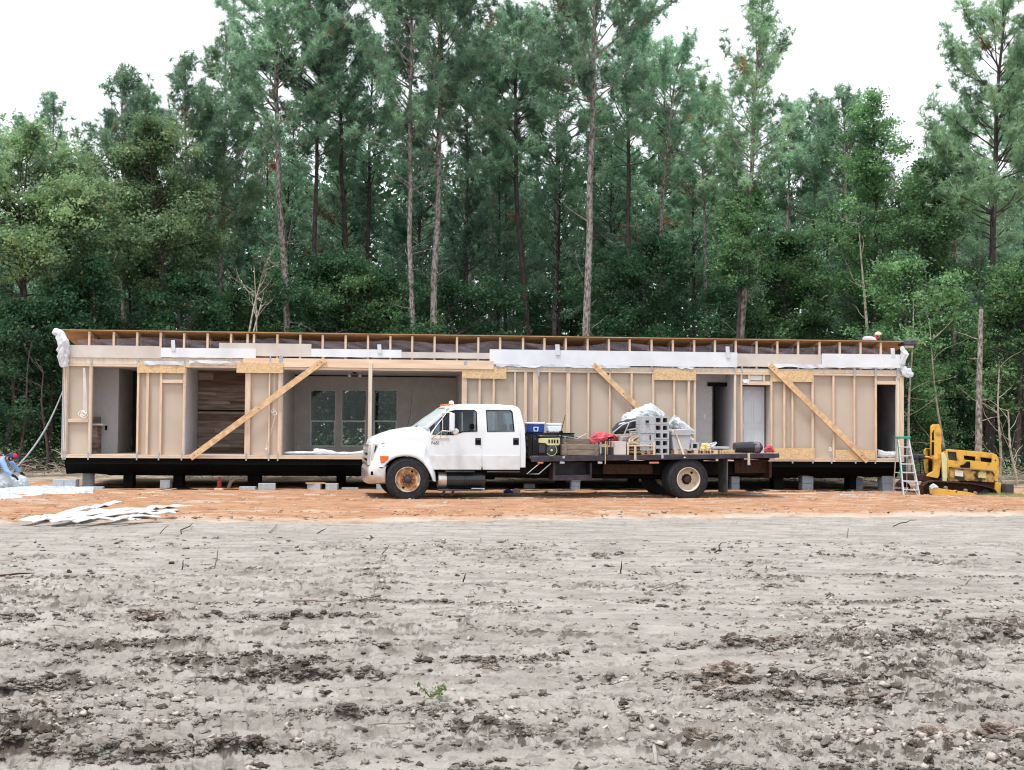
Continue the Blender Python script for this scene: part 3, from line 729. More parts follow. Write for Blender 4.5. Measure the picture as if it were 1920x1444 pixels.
tag(scatter_bushes('green_brush', sp_, 'leaf_g', .05, 500, 4), 'green brush showing beneath and beside the raised house', 'brush', kind='stuff')
# heap of roots, sticks and straw behind the house
mb = MB(); rg = random.Random(8)
for q in range(4200):
    x = rg.uniform(-17, 19); y = rg.uniform(36.2, 42); z = rg.uniform(.06, .38 if rg.random() < .6 else .7) * (.5 + math.sin(x * 1.3) ** 2)
    a = rg.uniform(0, 6.28); l = rg.uniform(.2, .9); e = rg.uniform(-.25, .4)
    p = Vector((x, y, z)); d = Vector((math.cos(a), math.sin(a) * .6, e)) * l
    mb.tube([p, p + d * .5 + Vector((0, 0, rg.uniform(-.06, .1))), p + d], [.013, .010, .005], 4, False)
tag(mb.build('brush_litter', 'twig'), 'dead sticks, roots and straw on the forest floor behind the house', 'dead brush', kind='stuff')
# bare saplings and hanging vines at both sides
SAP = 'bare saplings at the edge of the wood'
for k, (u0, v0, u1, v1, Y, lb) in enumerate([
        (1875, 925, 1872, 690, 36.5, 'thin bare sapling right of the bulldozer, the taller of two'), (1905, 925, 1888, 770, 36, 'thin leaning sapling at the right edge beside the bulldozer'),
        (1702, 880, 1712, 560, 38, 'thin pale sapling rising right beside the house corner'), (482, 640, 478, 500, 42, 'pale thin stem rising behind the roof over the plank room'),
        (1640, 635, 1612, 420, 44, 'grey slim trunk behind the man on the roof'), (30, 900, 62, 640, 38.5, 'dark crooked sapling behind the man in blue'), (88, 905, 80, 700, 38, 'dark upright sapling left of the wrapped house corner'), (1775, 860, 1740, 600, 38.5, 'bent grey sapling above the bulldozer')]):
    a, b = at(u0, v0, Y), at(u1, v1, Y); a.z = 0.0; rng = np.random.default_rng(200 + k)
    root = thing('sapling', lb, 'sapling', (a.x, a.y, 0), group=SAP); mb = MB(); d = b - a
    pts = [np.array([d.x * t + math.sin(t * 7 + k) * .05, math.cos(t * 5 + k) * .05, d.z * t]) for t in np.linspace(0, 1, 9)]
    mb.tube(pts, np.linspace(.05 if k != 4 else .12, .015, 9), 7); mb.build('trunk', 'twig' if k not in (5, 6) else 'bark_d', root, smooth=True)
    mb = MB()
    for q in range(9):
        i = rng.integers(2, 9); bb = grow(rng, pts[i], (rng.normal(), rng.normal() * .5, .5), rng.uniform(.5, 1.6), 5, .04, .18); mb.tube(bb, np.linspace(.014, .004, 6), 4, False)
    mb.build('crown', 'twig' if k not in (5, 6) else 'bark_d', root)

# ------------------------------------------------------------------ house half on piers
HY = math.atan2(1.95, 21.92)
HF = Frame((-11.39, 31.0, 0), HY)
house = thing('modular_house', 'long open-sided half of a modular house with bare studs, raised on block piers', 'house', HF.o, HY)
def hs(u, v=760, d=0): return HF.s(u, d, v)
def hz(v, u=900, d=0): return HF.z(u, v, d)
S0, S1 = 0.0, hs(1695)
ZB, ZF, ZC, ZR = .87, .965, 3.20, 4.10          # plate underside, floor, ceiling, ridge
DW = 4.15                                        # depth of this half
ZE = 3.42                                        # eave height at the back
def hpart(name, mat, boxes, parent=house, **k):
    mb = MB()
    for b in boxes: mb.box(*b)
    return mb.build(name, mat, parent, **k)
# belly: steel frame wrapped in black sheet, sagging a little
mb = MB(); n_ = 60
zb_ = [.47 + .05 * math.sin(i * 1.7) * math.sin(i * .37) - (.02 if i % 7 < 2 else 0) for i in range(n_ + 1)]
vs, fs = [], []
for i in range(n_ + 1):
    s = S0 + .1 + (S1 - S0 - .2) * i / n_
    vs += [(s, .06, ZB - .004), (s, .03, .72), (s, .25, zb_[i]), (s, DW - .3, zb_[i] - .02), (s, DW - .05, ZB - .004)]
for i in range(n_):
    for k in range(4): fs.append((i * 5 + k, i * 5 + k + 1, i * 5 + k + 6, i * 5 + k + 5))
mb.add(vs, fs); mb.add([vs[k] for k in range(5)], [(0, 1, 2, 3, 4)]); mb.add([vs[-5 + k] for k in range(5)], [(4, 3, 2, 1, 0)])
mb.build('belly_wrap', 'belly', house)
mb = MB(); mb.box(S0 + 1, S1 - 1, .75, .85, .40, .62); mb.box(S0 + 1, S1 - 1, 3.2, 3.3, .40, .62); mb.build('chassis_beam', 'black', house)
hpart('floor', 'taupe', [(S0, S1, .095, DW, ZB, ZF)])
hpart('bottom_plate', 'pineh', [(S0 + .02, S1, 0, .09, ZB, ZB + .05), ])
hpart('bottom_plate', 'pineh', [(S0 + .02, S1, .004, .09, ZB + .054, ZB + .09)])
hpart('back_wall_cladding', 'white_b', [(S0, S1, DW + .10, DW + .13, ZB, ZE)])
hpart('end_wall', 'greyw', [(S0 + .0, S0 + .09, .10, DW, ZF, ZC)]); hpart('end_wall', 'greyw', [(S1 - .09, S1, .10, DW, ZF, ZC)])
hpart('ceiling', 'ceil', [(S0 + .1, S1 - .1, .10, DW, ZC, ZC + .015)])

# top plates / header band
zt = lambda v, u: HF.z(u, v)
def band(name, mat, u0, u1, v0, v1, d0, d1, tilt=0):
    s0, s1 = hs(u0, v0), hs(u1, v0); za, zb = zt(v0, (u0 + u1) / 2), zt(v1, (u0 + u1) / 2)
    mb = MB(); mb.box(s0, s1, d0, d1, zb, za); return mb.build(name, mat, house, bevel=.004)
# constant heights measured in metres: plate 3.18..3.30, rim 3.30..3.43
hpart('top_plate', 'pineh', [(S0 + .02, hs(531), 0, .09, 3.19, 3.245)]); hpart('top_plate', 'pineh', [(hs(866), S1, 0, .09, 3.17, 3.225)])
hpart('top_plate', 'pale', [(S0 + .02, hs(475), .006, .09, 3.25, 3.43)]); hpart('top_plate', 'pale', [(hs(920), S1, .006, .09, 3.23, 3.33)])
hpart('ridge_beam', 'pink', [(hs(455), hs(925), -.035, .09, 3.225, 3.45)], bevel=.004)
hpart('ridge_beam_trim', 'pineh', [(hs(531), hs(866), -.01, .085, 3.165, 3.22)])
zl = 3.43
def upper(u0, u1, v0, v1, mat, d=-.02, th=.012):
    um = (u0 + u1) / 2; s0, s1 = hs(u0, v0), hs(u1, v0)
    a, b = HF.z(um, v0 + .0, d), HF.z(um, v1, d)
    vm0 = (v0 + v1) / 2
    mb = MB(); n = 14; vs = []
    for i in range(n + 1):
        s = s0 + (s1 - s0) * i / n; wv = .006 * math.sin(i * 1.9 + u0)
        for (dd, z) in ((d + wv, b + .004 * math.sin(i * 2.3)), (d + wv, a), (d + th + wv, a), (d + th + wv, b + .004 * math.sin(i * 2.3))): vs.append((s, dd, z))
    fs = [(i * 4 + k, i * 4 + (k + 1) % 4, i * 4 + 4 + (k + 1) % 4, i * 4 + 4 + k) for i in range(n) for k in range(4)] + [(0, 1, 2, 3), (n * 4 + 3, n * 4 + 2, n * 4 + 1, n * 4)]
    mb.add(vs, fs); mb.build('trim_board', mat, house)
upper(127, 303, 648, 671, 'board2'); upper(302, 480, 653, 671, 'white_b', -.032)
upper(411, 584, 644, 668, 'board2', -.018); upper(584, 753, 655, 670, 'white_b', -.034); upper(753, 918, 661, 672, 'board2', -.03)
upper(918, 1382, 658, 686, 'white_b', -.032); upper(1381, 1540, 664, 688, 'board2', -.02); upper(1540, 1694, 664, 689, 'white_b', -.045)
for (ua, ub, va, vb) in ((322, 330, 638, 652), (708, 716, 646, 657), (1041, 1050, 646, 660), (1360, 1368, 650, 665), (1669, 1677, 653, 665)):
    s0, s1 = hs(ua, va), hs(ub, va); a, b = zt(va, ua), zt(vb + 6, ua)
    mb = MB(); mb.prism([(s0 + .01, b), (s1, b), (s1 - .02, a), (s0 - .01, a)], -.055, -.047); mb.build('paper_tab', 'wrap', house)
# torn wrap along the header
for (u0, u1, v0, v1) in ((270, 345, 678, 684), (355, 450, 677, 681), (930, 1180, 684, 689), (1270, 1300, 686, 691), (1440, 1690, 685, 690), (1392, 1404, 712, 718)):
    s0, s1 = hs(u0, v0), hs(u1, v0); n = max(4, int((s1 - s0) * 7)); rgn = random.Random(u0); um = (u0 + u1) / 2
    vs = []
    for i in range(n + 1):
        s = s0 + (s1 - s0) * i / n; vs += [(s, -.012 - .02 * rgn.random(), zt(v0, um) + rgn.uniform(0, .02)), (s, -.016 - .03 * rgn.random(), zt(v1, um) + rgn.uniform(-.03, .02))]
    fs = [(2 * i, 2 * i + 1, 2 * i + 3, 2 * i + 2) for i in range(n)]
    o = MB().add(vs, fs).build('torn_wrap', 'wrap', house); sm_ = o.modifiers.new('s', 'SOLIDIFY'); sm_.thickness = .006

# roof trusses: upright, sloping top chord, bottom chord and webs
TX = [167, 213, 257, 301, 345, 389, 433, 464, 476, 520, 563, 605, 648, 690, 732, 773, 815, 857, 897, 938, 981, 1021, 1061, 1102, 1142, 1181, 1222, 1262, 1302, 1341, 1380, 1419, 1458, 1497, 1537, 1575, 1614, 1652]
zr = lambda d: ZR - (ZR - ZE) * d / (DW + .25)
for k, u in enumerate(TX):
    s = hs(u, 635); mb = MB(); wj = .038
    mb.box(s - wj / 2 - .008, s + wj / 2 + .008, .01, .065, 3.27, ZR - .03)
    mb.bar((s, .066, zr(.066) - .045), (s, DW, zr(DW) - .045), wj, .07)
    mb.bar((s, .066, 3.26), (s, DW, 3.26), wj, .07)
    mb.bar((s, .75, 3.30), (s, .45, zr(.45) - .08), wj * .9, .05); mb.bar((s, .75, 3.30), (s, 1.35, zr(1.35) - .08), wj * .9, .05)
    mb.bar((s, 2.3, 3.30), (s, 1.9, zr(1.9) - .08), wj * .9, .05); mb.bar((s, 2.3, 3.30), (s, 2.9, zr(2.9) - .08), wj * .9, .05)
    mb.build('roof_truss', 'pine', house)
mb = MB()
for i in range(9):
    a = S0 - .12 + (S1 + .35 - S0) * i / 9; b = S0 - .12 + (S1 + .35 - S0) * (i + 1) / 9 - .006
    mb.add([(a, -.03, zr(0)), (b, -.03, zr(0)), (b, DW + .3, ZE - .01), (a, DW + .3, ZE - .01), (a, -.03, zr(0) + .014), (b, -.03, zr(0) + .014), (b, DW + .3, ZE + .004), (a, DW + .3, ZE + .004)],
           [(0, 3, 2, 1), (4, 5, 6, 7), (0, 1, 5, 4), (1, 2, 6, 5), (2, 3, 7, 6), (3, 0, 4, 7)])
mb.build('roof_sheathing', 'deck', house)
mb = MB(); zq = .02
mb.add([(S0 - .1, -.025, zr(0) + zq), (S1 + .4, -.025, zr(0) + zq), (S1 + .4, DW + .3, ZE + .012), (S0 - .1, DW + .3, ZE + .012),
        (S0 - .1, -.025, zr(0) + zq + .006), (S1 + .4, -.025, zr(0) + zq + .012), (S1 + .4, DW + .3, ZE + .02), (S0 - .1, DW + .3, ZE + .02)],
       [(0, 3, 2, 1), (4, 5, 6, 7), (0, 1, 5, 4), (1, 2, 6, 5), (2, 3, 7, 6), (3, 0, 4, 7)])
mb.build('shingles', M('green grey shingle', (.06, .09, .07), (.04, .05, .045), 6, .95), house)
hpart('eave_board', 'white_b', [(S0 - .1, S1 + .3, DW + .30, DW + .33, ZE - .14, ZE + .01)])
hpart('back_top_band', 'ceil', [(S0, S1, DW, DW + .1, ZC, ZE - .05)])
# roof corner wrapped in dark underlay at the right end
mb = MB(); mb.box(S1 - .02, S1 + .36, -.06, .4, ZR - .09, ZR + .05); mb.build('roof_corner_wrap', M('dark underlay', (.09, .09, .11), (.05, .05, .06), 9, .7), house, bevel=.03)
mb = MB(); mb.box(S1 + .02, S1 + .28, .0, .3, ZR - .16, ZR - .095); mb.build('roof_corner_block', 'pine', house, bevel=.01)
# clear film hanging in the attic behind the uprights
X = np.linspace(0, 1, 260); Zt = np.linspace(0, 1, 14)
sx = S0 + .35 + (S1 - S0 - .5) * X
topz = ZR - .09 - .10 * np.abs(np.sin(sx * 1.05 + .8)) ** 1.5 - .06 * vn(sx * .9, sx * 0, 3)
Sx, Tz = np.meshgrid(sx, Zt); Tp = np.repeat(topz[None, :], 14, 0); Zz = 3.31 + (Tp - 3.31) * Tz
Dd = .10 + .06 * np.sin(Sx * 2.2 + Tz * 3) + .10 * (vn(Sx * 2.2 + Zz * 4, Zz * 5, 8) - .3) + .03 * np.sin((Sx + Zz * 3) * 9)
i = np.arange(13)[:, None] * 260 + np.arange(259)[None, :]
npmesh('vapour_film', np.stack([Sx, Dd + .03, Zz], -1).reshape(-1, 3), np.stack([i, i + 1, i + 261, i + 260], -1).reshape(-1, 4), 'film', house, smooth=True)

# crumpled sheets
def crumple(pts, rad, mat, name, parent=None, seed=0, n=18, amp=.35, flat=1.0, sub=4, freq=7, smooth=False):
    rg = np.random.default_rng(seed); P = np.array(pts, float); m = len(P); t = np.linspace(0, m - 1, (m - 1) * sub + 1)
    C = np.stack([np.interp(t, range(m), P[:, k]) for k in range(3)], -1); Rr = np.interp(t, range(m), rad)
    mb = MB(); vs = []
    for i, c in enumerate(C):
        tg = C[min(i + 1, len(C) - 1)] - C[max(i - 1, 0)]; tg /= np.linalg.norm(tg)
        a = np.cross(tg, (0, 1, 0)); a = a / (np.linalg.norm(a) + 1e-9); b = np.cross(tg, a)
        for k in range(n):
            q = 2 * math.pi * k / n; dr = a * math.cos(q) + b * math.sin(q) * flat
            nn = mnoise.noise(Vector(tuple(c * freq + dr * 1.9 + seed))) + .6 * mnoise.noise(Vector(tuple(c * freq * 2.7 + dr * 4 + seed)))
            vs.append(tuple(c + dr * Rr[i] * (1 + amp * nn)))
    L_ = len(C); fs = [(i * n + k, i * n + (k + 1) % n, (i + 1) * n + (k + 1) % n, (i + 1) * n + k) for i in range(L_ - 1) for k in range(n)]
    fs += [tuple(range(n - 1, -1, -1)), tuple((L_ - 1) * n + k for k in range(n))]
    return mb.add(vs, fs).build(name, mat, parent, smooth=smooth, ang=38)
a = lambda u, v, d=0: (hs(u, v, d), d, HF.z(u, v, d))
crumple([a(100, 620, -.05), a(112, 626, -.08), a(118, 645, -.1), a(118, 668, -.08), a(121, 688, -.04)], [.06, .12, .12, .13, .10], 'wrap', 'house_wrap_bundle', house, 3, amp=.5, flat=.5, freq=9)
crumple([a(115, 622, -.12), a(122, 640, -.16), a(128, 665, -.12)], [.05, .09, .03], 'wrap', 'house_wrap_bundle', house, 5, amp=.6, flat=.35, freq=11)
crumple([a(1690, 650, -.08), a(1697, 665, -.08), a(1692, 684, -.06)], [.05, .10, .07], 'wrap', 'house_wrap_bundle', house, 6, amp=.5, flat=.5, freq=11)
crumple([a(1692, 690, -.06), a(1702, 700, -.08), a(1712, 704, -.1)], [.09, .13, .05], 'wrap', 'house_wrap_bundle', house, 8, amp=.5, flat=.3, freq=11)
hpart('corner_block', 'pine', [(S0 - .17, S0 - .06, -.03, .2, ZR - .22, ZR - .05)])

# wall backing boards (set behind the studs), per closed wall section
def wall(u0, u1, z1=3.19, z0=.96, mat='board'):
    hpart('wall_backing', mat, [(hs(u0), hs(u1), .095, .11, z0, z1)])
wall(120, 171); wall(256, 347); wall(459, 530); wall(866, 1304, 3.17); wall(1378, 1392, 3.17); wall(1392, 1445, 3.17, HF.z(1415, 722)); wall(1445, 1643, 3.17); wall(1643, 1682, 3.17, HF.z(1660, 720))
def stud(u0, u1, v0=None, v1=None, mat='pine', d0=.004, parent=house, name='stud'):
    vm = 770; s0, s1 = hs(u0, vm), hs(u1, vm)
    zt_ = 3.188 if u0 < 860 else 3.168
    if v0 is not None: zt_ = HF.z((u0 + u1) / 2, v0)
    zb_ = ZF - .003 if v1 is None else HF.z((u0 + u1) / 2, v1)
    mb = MB(); k = random.Random(int(u0)).uniform(-.006, .006)
    mb.box(s0, s1, d0 + abs(k), .094, zb_, zt_); mb.build(name, mat, parent, bevel=.003)
stud(116, 121, mat='pale'); stud(121.6, 127); stud(166, 172)
for u in ((256, 260), (273.5, 278), (298.5, 303), (342.5, 348)): stud(*u)
for u in ((459, 469), (503, 506), (521, 530)): stud(*u)
stud(866, 875); stud(897, 901); stud(923.5, 927.5); stud(964, 967); stud(982, 988); stud(999, 1009); stud(1028.5, 1032); stud(1062, 1069); stud(1101.5, 1105); stud(1142, 1145); stud(1182.5, 1186)
stud(1223, 1227); stud(1262.5, 1266); stud(1289.5, 1294); stud(1301, 1305); stud(1377, 1380.5, mat='pale'); stud(1389, 1392); stud(1445, 1448.5); stud(1469, 1473); stud(1484.5, 1488); stud(1522, 1526); stud(1561.5, 1565); stud(1601, 1604); stud(1641, 1644.5); stud(1681, 1687, mat='pale'); stud(1687.5, 1695)
def block(u0, u1, v0, v1, mat='pineh', d0=.012):
    um = (u0 + u1) / 2; hpart('blocking', mat, [(hs(u0), hs(u1), d0, .094, HF.z(um, v1), HF.z(um, v0))], bevel=.003)
block(127.5, 165.5, 785.5, 792); block(303.5, 342, 712, 718.5); block(1392.5, 1444.6, 715, 722, d0=.008); block(1392.5, 1444.6, 695.8, 699); block(1403, 1406.5, 699.3, 714.6); block(1431, 1434.5, 699.3, 714.6)
block(1407, 1430.6, 701, 703.5); block(1645, 1680.6, 714.5, 721, d0=.008); block(1645, 1680.6, 697, 700)
hpart('small_panel', 'white_b', [(hs(1407), hs(1430.6), .05, .06, HF.z(1419, 713), HF.z(1419, 704))])
def osb(u0, u1, v0, v1, d=-.016):
    um = (u0 + u1) / 2; hpart('osb_plate', 'osb', [(hs(u0), hs(u1), d, -.002, HF.z(um, v1), HF.z(um, v0))])
osb(256, 346, 681, 699.5); osb(443, 530.5, 680, 699.5, -.05); osb(866, 949, 688, 710); osb(1226, 1305, 692, 713); osb(1448, 1524, 695, 716); osb(1449, 1527, 840, 862); osb(1566, 1641, 843.5, 862.5)
# centre post and light beam of the wide opening
post = hpart('centre_post', 'pale', [(hs(690.5), hs(697.5), -.07, .0, ZB + .092, HF.z(694, 680))], bevel=.004)
def brace(u0, v0, u1, v1, d=-.10):
    A, B = Vector((hs(u0, v0, d), d, HF.z(u0, v0, d))), Vector((hs(u1, v1, d), d, HF.z(u1, v1, d)))
    mb = MB(); mb.bar(A, B, .038, .16, up=(0, 1, 0)); return mb
def brace2(u0, v0, u1, v1, d=-.075, wd=.15):
    A, B = Vector((hs(u0, v0, d), d, HF.z(u0, v0, d))), Vector((hs(u1, v1, d), d, HF.z(u1, v1, d)))
    t = (B - A).normalized(); n = Vector((-t.z, 0, t.x)) * wd / 2
    mb = MB(); vs = []
    for dd in (-.019, .019):
        for p in (A - n, A + n, B + n, B - n): vs.append((p.x, p.y + dd, p.z))
    mb.add(vs, [(0, 1, 2, 3), (7, 6, 5, 4), (0, 4, 5, 1), (1, 5, 6, 2), (2, 6, 7, 3), (3, 7, 4, 0)])
    br = mb.build('diagonal_brace', M('brace lumber', (.72, .49, .29), (.50, .31, .17), 7, .75, stretch=(1.2, 1, 1.2)), house, bevel=.004)
    m2 = MB()
    for q in (.03, .05, .5, .94, .97):
        p = A + (B - A) * q; m2.lathe((p.x, p.y - .019, p.z), (0, -1, 0), [(0, .0), (0, .013), (.004, .012), (.005, 0)], 8)
    m2.build('bolt', 'black', br)
brace2(357, 859, 610, 674); brace2(1112, 683, 1225, 792, -.03, .14); brace2(1443, 684, 1627, 865, -.05)
# straps
for (u, v0, v1, w_) in [(u, 668, 690, 2.6) for u in (170, 258, 301, 344, 506)] + [(u, 683, 706 if u in (1009, 1602, 1642) else 696, 4 if u in (1009, 1602, 1642) else 2.5) for u in (925, 1009, 1064, 1144, 1222, 1378, 1391, 1602, 1642)] + [(526, 668, 684, 7), (872, 677, 684, 6), (1684, 684, 710, 6)]:
    hpart('metal_strap', 'galv', [(hs(u - w_ / 2), hs(u + w_ / 2), -.040 if u in (506, 526, 872) else -.0155, -.0375 if u in (506, 526, 872) else -.0125, HF.z(u, v1), HF.z(u, v0))])
for u in (120, 124, 167, 258, 299, 342, 463, 505, 522, 1486, 1524, 1559, 1604, 1641):
    hpart('floor_strap', 'galv', [(hs(u - 1.3), hs(u + 1.3), -.006, -.003, ZB - .05, ZB + .16)])
# shiny narrow strips running up the jamb posts
for u in (117, 124.5, 170.8, 346.5, 528): hpart('edge_tape', 'galv', [(hs(u), hs(u + 1.6), -.006, .003, ZF, 3.1)])

# ---- rooms
def room_wall(u0, u1, d0, d1, mat, z0=ZF, z1=ZC, name='partition', vv=760):
    return hpart(name, mat, [(u0, u1, d0, d1, z0 + .002, z1 - .002)])
sA, sB, sC, sD = hs(172), hs(255), hs(347.5), hs(459)
# left room: partition close to the opening, dark passage beyond
room_wall(S0 + .1, hs(222, 760, 1.3), 1.3, 1.4, 'greyw'); room_wall(hs(257), hs(259.5), .12, DW, 'taupe'); room_wall(hs(222, 760, 1.3) - .1, hs(222, 760, 1.3), 1.41, DW, 'taupe')
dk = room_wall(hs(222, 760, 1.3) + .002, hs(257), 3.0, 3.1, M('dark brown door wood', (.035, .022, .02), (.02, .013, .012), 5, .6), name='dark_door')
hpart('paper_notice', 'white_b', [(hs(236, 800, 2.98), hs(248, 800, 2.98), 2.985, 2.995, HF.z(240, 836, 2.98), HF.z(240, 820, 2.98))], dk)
vn_ = thing('vanity', 'dark vanity cabinet with white counter inside the left doorway', 'vanity', HF.o + HF.ex * hs(180, 800, .9) + HF.ey * .95 + Vector((0, 0, ZF + .002)), HY)
MB().box(-.35, .06, -.25, .3, 0, .72).build('cabinet', 'plank', vn_, bevel=.01); MB().box(-.35, .22, -.28, .3, .722, .77).build('counter', 'white', vn_, bevel=.01); MB().box(-.3, .08, .1, .14, .78, .95).build('backsplash', 'brownw', vn_)
hpart('wall_outlet', 'black', [(hs(197, 800, 1.29), hs(201, 800, 1.29), 1.285, 1.298, HF.z(199, 807, 1.29), HF.z(199, 797, 1.29))])
# plank room
room_wall(hs(343), hs(346.5), .12, DW, 'greyw'); room_wall(hs(346.5) + .002, hs(472), 2.02, 2.1, 'plank_c', z1=ZC, name='plank_wall'); room_wall(hs(470), hs(473), .12, 1.99, 'taupe')
rg = random.Random(7); zz_ = ZF + .004; pl_ = None
while zz_ < ZC - .02:
    h_ = min(rg.choice([.09, .12, .15, .18]), ZC - .004 - zz_); x0_, x1_ = hs(346.5) + .004, hs(470) - .004; cuts = sorted([x0_, x1_] + ([rg.uniform(x0_ + .3, x1_ - .3)] if rg.random() < .6 else []))
    for q in range(len(cuts) - 1): hpart('plank', rg.choice(['plank_a', 'plank_a', 'plank_b', 'plank_c']), [(cuts[q] + .002, cuts[q + 1] - .002, 2.0, 2.018, zz_, zz_ + h_ - .004)])
    zz_ += h_
zz_ = HF.z(410, 770, 1.98)
hpart('plank_joint', 'black', [(hs(346.5) + .003, hs(470), 1.97, 1.999, zz_ - .025, zz_ + .025)]); hpart('plank_joint', 'black', [(hs(354.5, 760, 1.9), hs(356.5, 760, 1.9), 1.94, 1.969, ZF + .01, ZC - .01)])
# wide room with the three windows
sL, sR = hs(519), hs(868)
room_wall(sL, sL + .09, .12, DW, 'taupe')
rw = room_wall(sR, sR + .09, .12, 1.4, 'taupe'); room_wall(sR, sR + .09, 2.5, DW, 'taupe'); room_wall(sR + .001, sR + .089, 1.402, 2.498, 'taupe', 2.75, ZC)
wins = [(581.5, 629.5), (640, 687), (700, 745)]; db = DW
holes = []; rects = []
for (ua, ub) in wins:
    s0, s1 = hs(ua, 780, db), hs(ub, 780, db); um = (ua + ub) / 2; z1, z0 = HF.z(um, 731, db), HF.z(um, 838, db)
    rects.append((s0, s1, z0, z1)); holes.append([(s0, z0), (s1, z0), (s1, z1), (s0, z1)])
MB().holed([(S0, ZF + .002), (S1, ZF + .002), (S1, ZC - .002), (S0, ZC - .002)], holes, DW, DW + .09).build('back_wall', 'taupe', house)
for o in list(house.children):
    if o.name.startswith('back_wall_cladding'): bpy.data.objects.remove(o)
MB().holed([(S0, ZB), (S1, ZB), (S1, ZE - .15), (S0, ZE - .15)], holes, DW + .10, DW + .13).build('back_siding', 'white_b', house)
for (s0, s1, z0, z1) in rects:
    b_ = .045; zm = z0 + (z1 - z0) * .45
    wn = MB().holed([(s0 + .002, z0 + .002), (s1 - .002, z0 + .002), (s1 - .002, z1 - .002), (s0 + .002, z1 - .002)], [[(s0 + b_, z0 + b_), (s1 - b_, z0 + b_), (s1 - b_, zm - .02), (s0 + b_, zm - .02)], [(s0 + b_ * .5, zm + .02), (s1 - b_ * .5, zm + .02), (s1 - b_ * .5, z1 - b_ * .5), (s0 + b_ * .5, z1 - b_ * .5)]], DW - .012, DW + .07).build('window', 'vinyl', house)
    MB().box(s0 + b_, s1 - b_, DW + .02, DW + .026, z0 + b_, zm - .02).build('pane', 'pane', wn)
    MB().box(s0 + b_ * .5, s1 - b_ * .5, DW + .04, DW + .046, zm + .02, z1 - b_ * .5).build('pane', 'pane', wn)
hpart('crown_trim', 'black', [(sL + .09, sR, DW - .03, DW - .001, ZC - .035, ZC - .004)])
for s_ in (hs(548, 760, db), hs(695, 700, db), hs(763, 760, db), hs(800, 760, db)): hpart('wall_batten', 'taupe', [(s_, s_ + .03, DW - .012, DW - .001, ZF + .01, ZC - .04)])
hpart('outlet', 'white_b', [(hs(558, 830, db), hs(562, 830, db), DW - .012, DW - .001, HF.z(560, 843, db), HF.z(560, 835, db))])
# ceiling lamp, unlit
cx_ = hs(665, 700, 2.0); lamp = MB(); lamp.lathe((cx_, 2.0, ZC), (0, 0, -1), [(0, 0), (0, .07), (.02, .07), (.025, .015), (.06, .015), (.06, 0)], 16)
for sg in (-1, 1): lamp.tube([(cx_, 2.0, ZC - .045), (cx_ + sg * .13, 2.0, ZC - .06)], .01, 6)
lo_ = lamp.build('ceiling_lamp', 'black', house, smooth=True)
for sg in (-1, 1): MB().lathe((cx_ + sg * .14, 2.0, ZC - .05), (0, 0, -1), [(0, .03), (.03, .045), (.08, .05), (.09, 0)], 14).build('lamp_shade', 'white_b' if sg > 0 else 'white', lo_, smooth=True)
# rolled sheeting on the floor of the wide room
crumple([(hs(533), .2, ZF + .05), (hs(588), .2, ZF + .05)], [.045, .05], 'galv', 'floor_roll', house, 9, amp=.15, sub=10, smooth=True)
crumple([(hs(588), .25, ZF + .08), (hs(610), .25, ZF + .08), (hs(632), .25, ZF + .045), (hs(660), .25, ZF + .045), (hs(690), .25, ZF + .07), (hs(720), .25, ZF + .06)], [.08, .07, .04, .04, .07, .05], 'wrap', 'floor_sheet', house, 10, amp=.35, sub=6)
# right part: room with grey wall, dark doorways
room_wall(hs(1290), hs(1336, 760, .9), .9, 1.0, 'greyw'); room_wall(hs(1336, 760, .9) + .001, hs(1379), .9, 1.0, 'greyw', HF.z(1355, 724, .9), ZC)
room_wall(hs(1300) - .12, hs(1300), .12, .89, 'greyw')
hpart('barn_door_rail', 'black', [(hs(1327, 720, .85), hs(1383), .84, .88, HF.z(1350, 724.5, .85), HF.z(1350, 717, .85))])
hpart('door_frame', 'rust', [(hs(1336, 760, .88), hs(1338, 760, .88), .87, .899, ZF + .005, HF.z(1337, 726, .88))])
hpart('light_switch', 'white_b', [(hs(1320, 760, .89), hs(1323.5, 760, .89), .89, .899, HF.z(1321, 785, .89), HF.z(1321, 776, .89))])
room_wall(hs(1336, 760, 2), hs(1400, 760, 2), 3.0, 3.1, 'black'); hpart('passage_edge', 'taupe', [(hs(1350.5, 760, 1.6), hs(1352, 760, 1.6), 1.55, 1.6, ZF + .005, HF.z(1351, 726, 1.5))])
room_wall(hs(1379) + .001, hs(1391), .12, 2.2, 'greyw')
# white six-panel door
du0, du1 = hs(1390, 780, .45), hs(1433, 780, .45); dz0, dz1 = ZF + .01, HF.z(1410, 725, .45)
dr = MB().box(du0, du1, .45, .49, dz0, dz1).build('panel_door', 'door', house); wd_ = du1 - du0
for (a0, a1) in ((.10, .46), (.54, .90)):
    for (b0, b1) in ((.86, .955), (.48, .81), (.06, .41)):
        MB().holed([(du0 + wd_ * a0, dz0 + (dz1 - dz0) * b0), (du0 + wd_ * a1, dz0 + (dz1 - dz0) * b0), (du0 + wd_ * a1, dz0 + (dz1 - dz0) * b1), (du0 + wd_ * a0, dz0 + (dz1 - dz0) * b1)],
                   [[(du0 + wd_ * a0 + .02, dz0 + (dz1 - dz0) * b0 + .02), (du0 + wd_ * a1 - .02, dz0 + (dz1 - dz0) * b0 + .02), (du0 + wd_ * a1 - .02, dz0 + (dz1 - dz0) * b1 - .02), (du0 + wd_ * a0 + .02, dz0 + (dz1 - dz0) * b1 - .02)]], .436, .449).build('door_moulding', 'door', dr)
hpart('door_recess', 'taupe', [(hs(1433.5, 780, .45), hs(1452), .60, .7, ZF + .002, ZC - .01)]); room_wall(hs(1446), hs(1449), .12, .59, 'taupe')
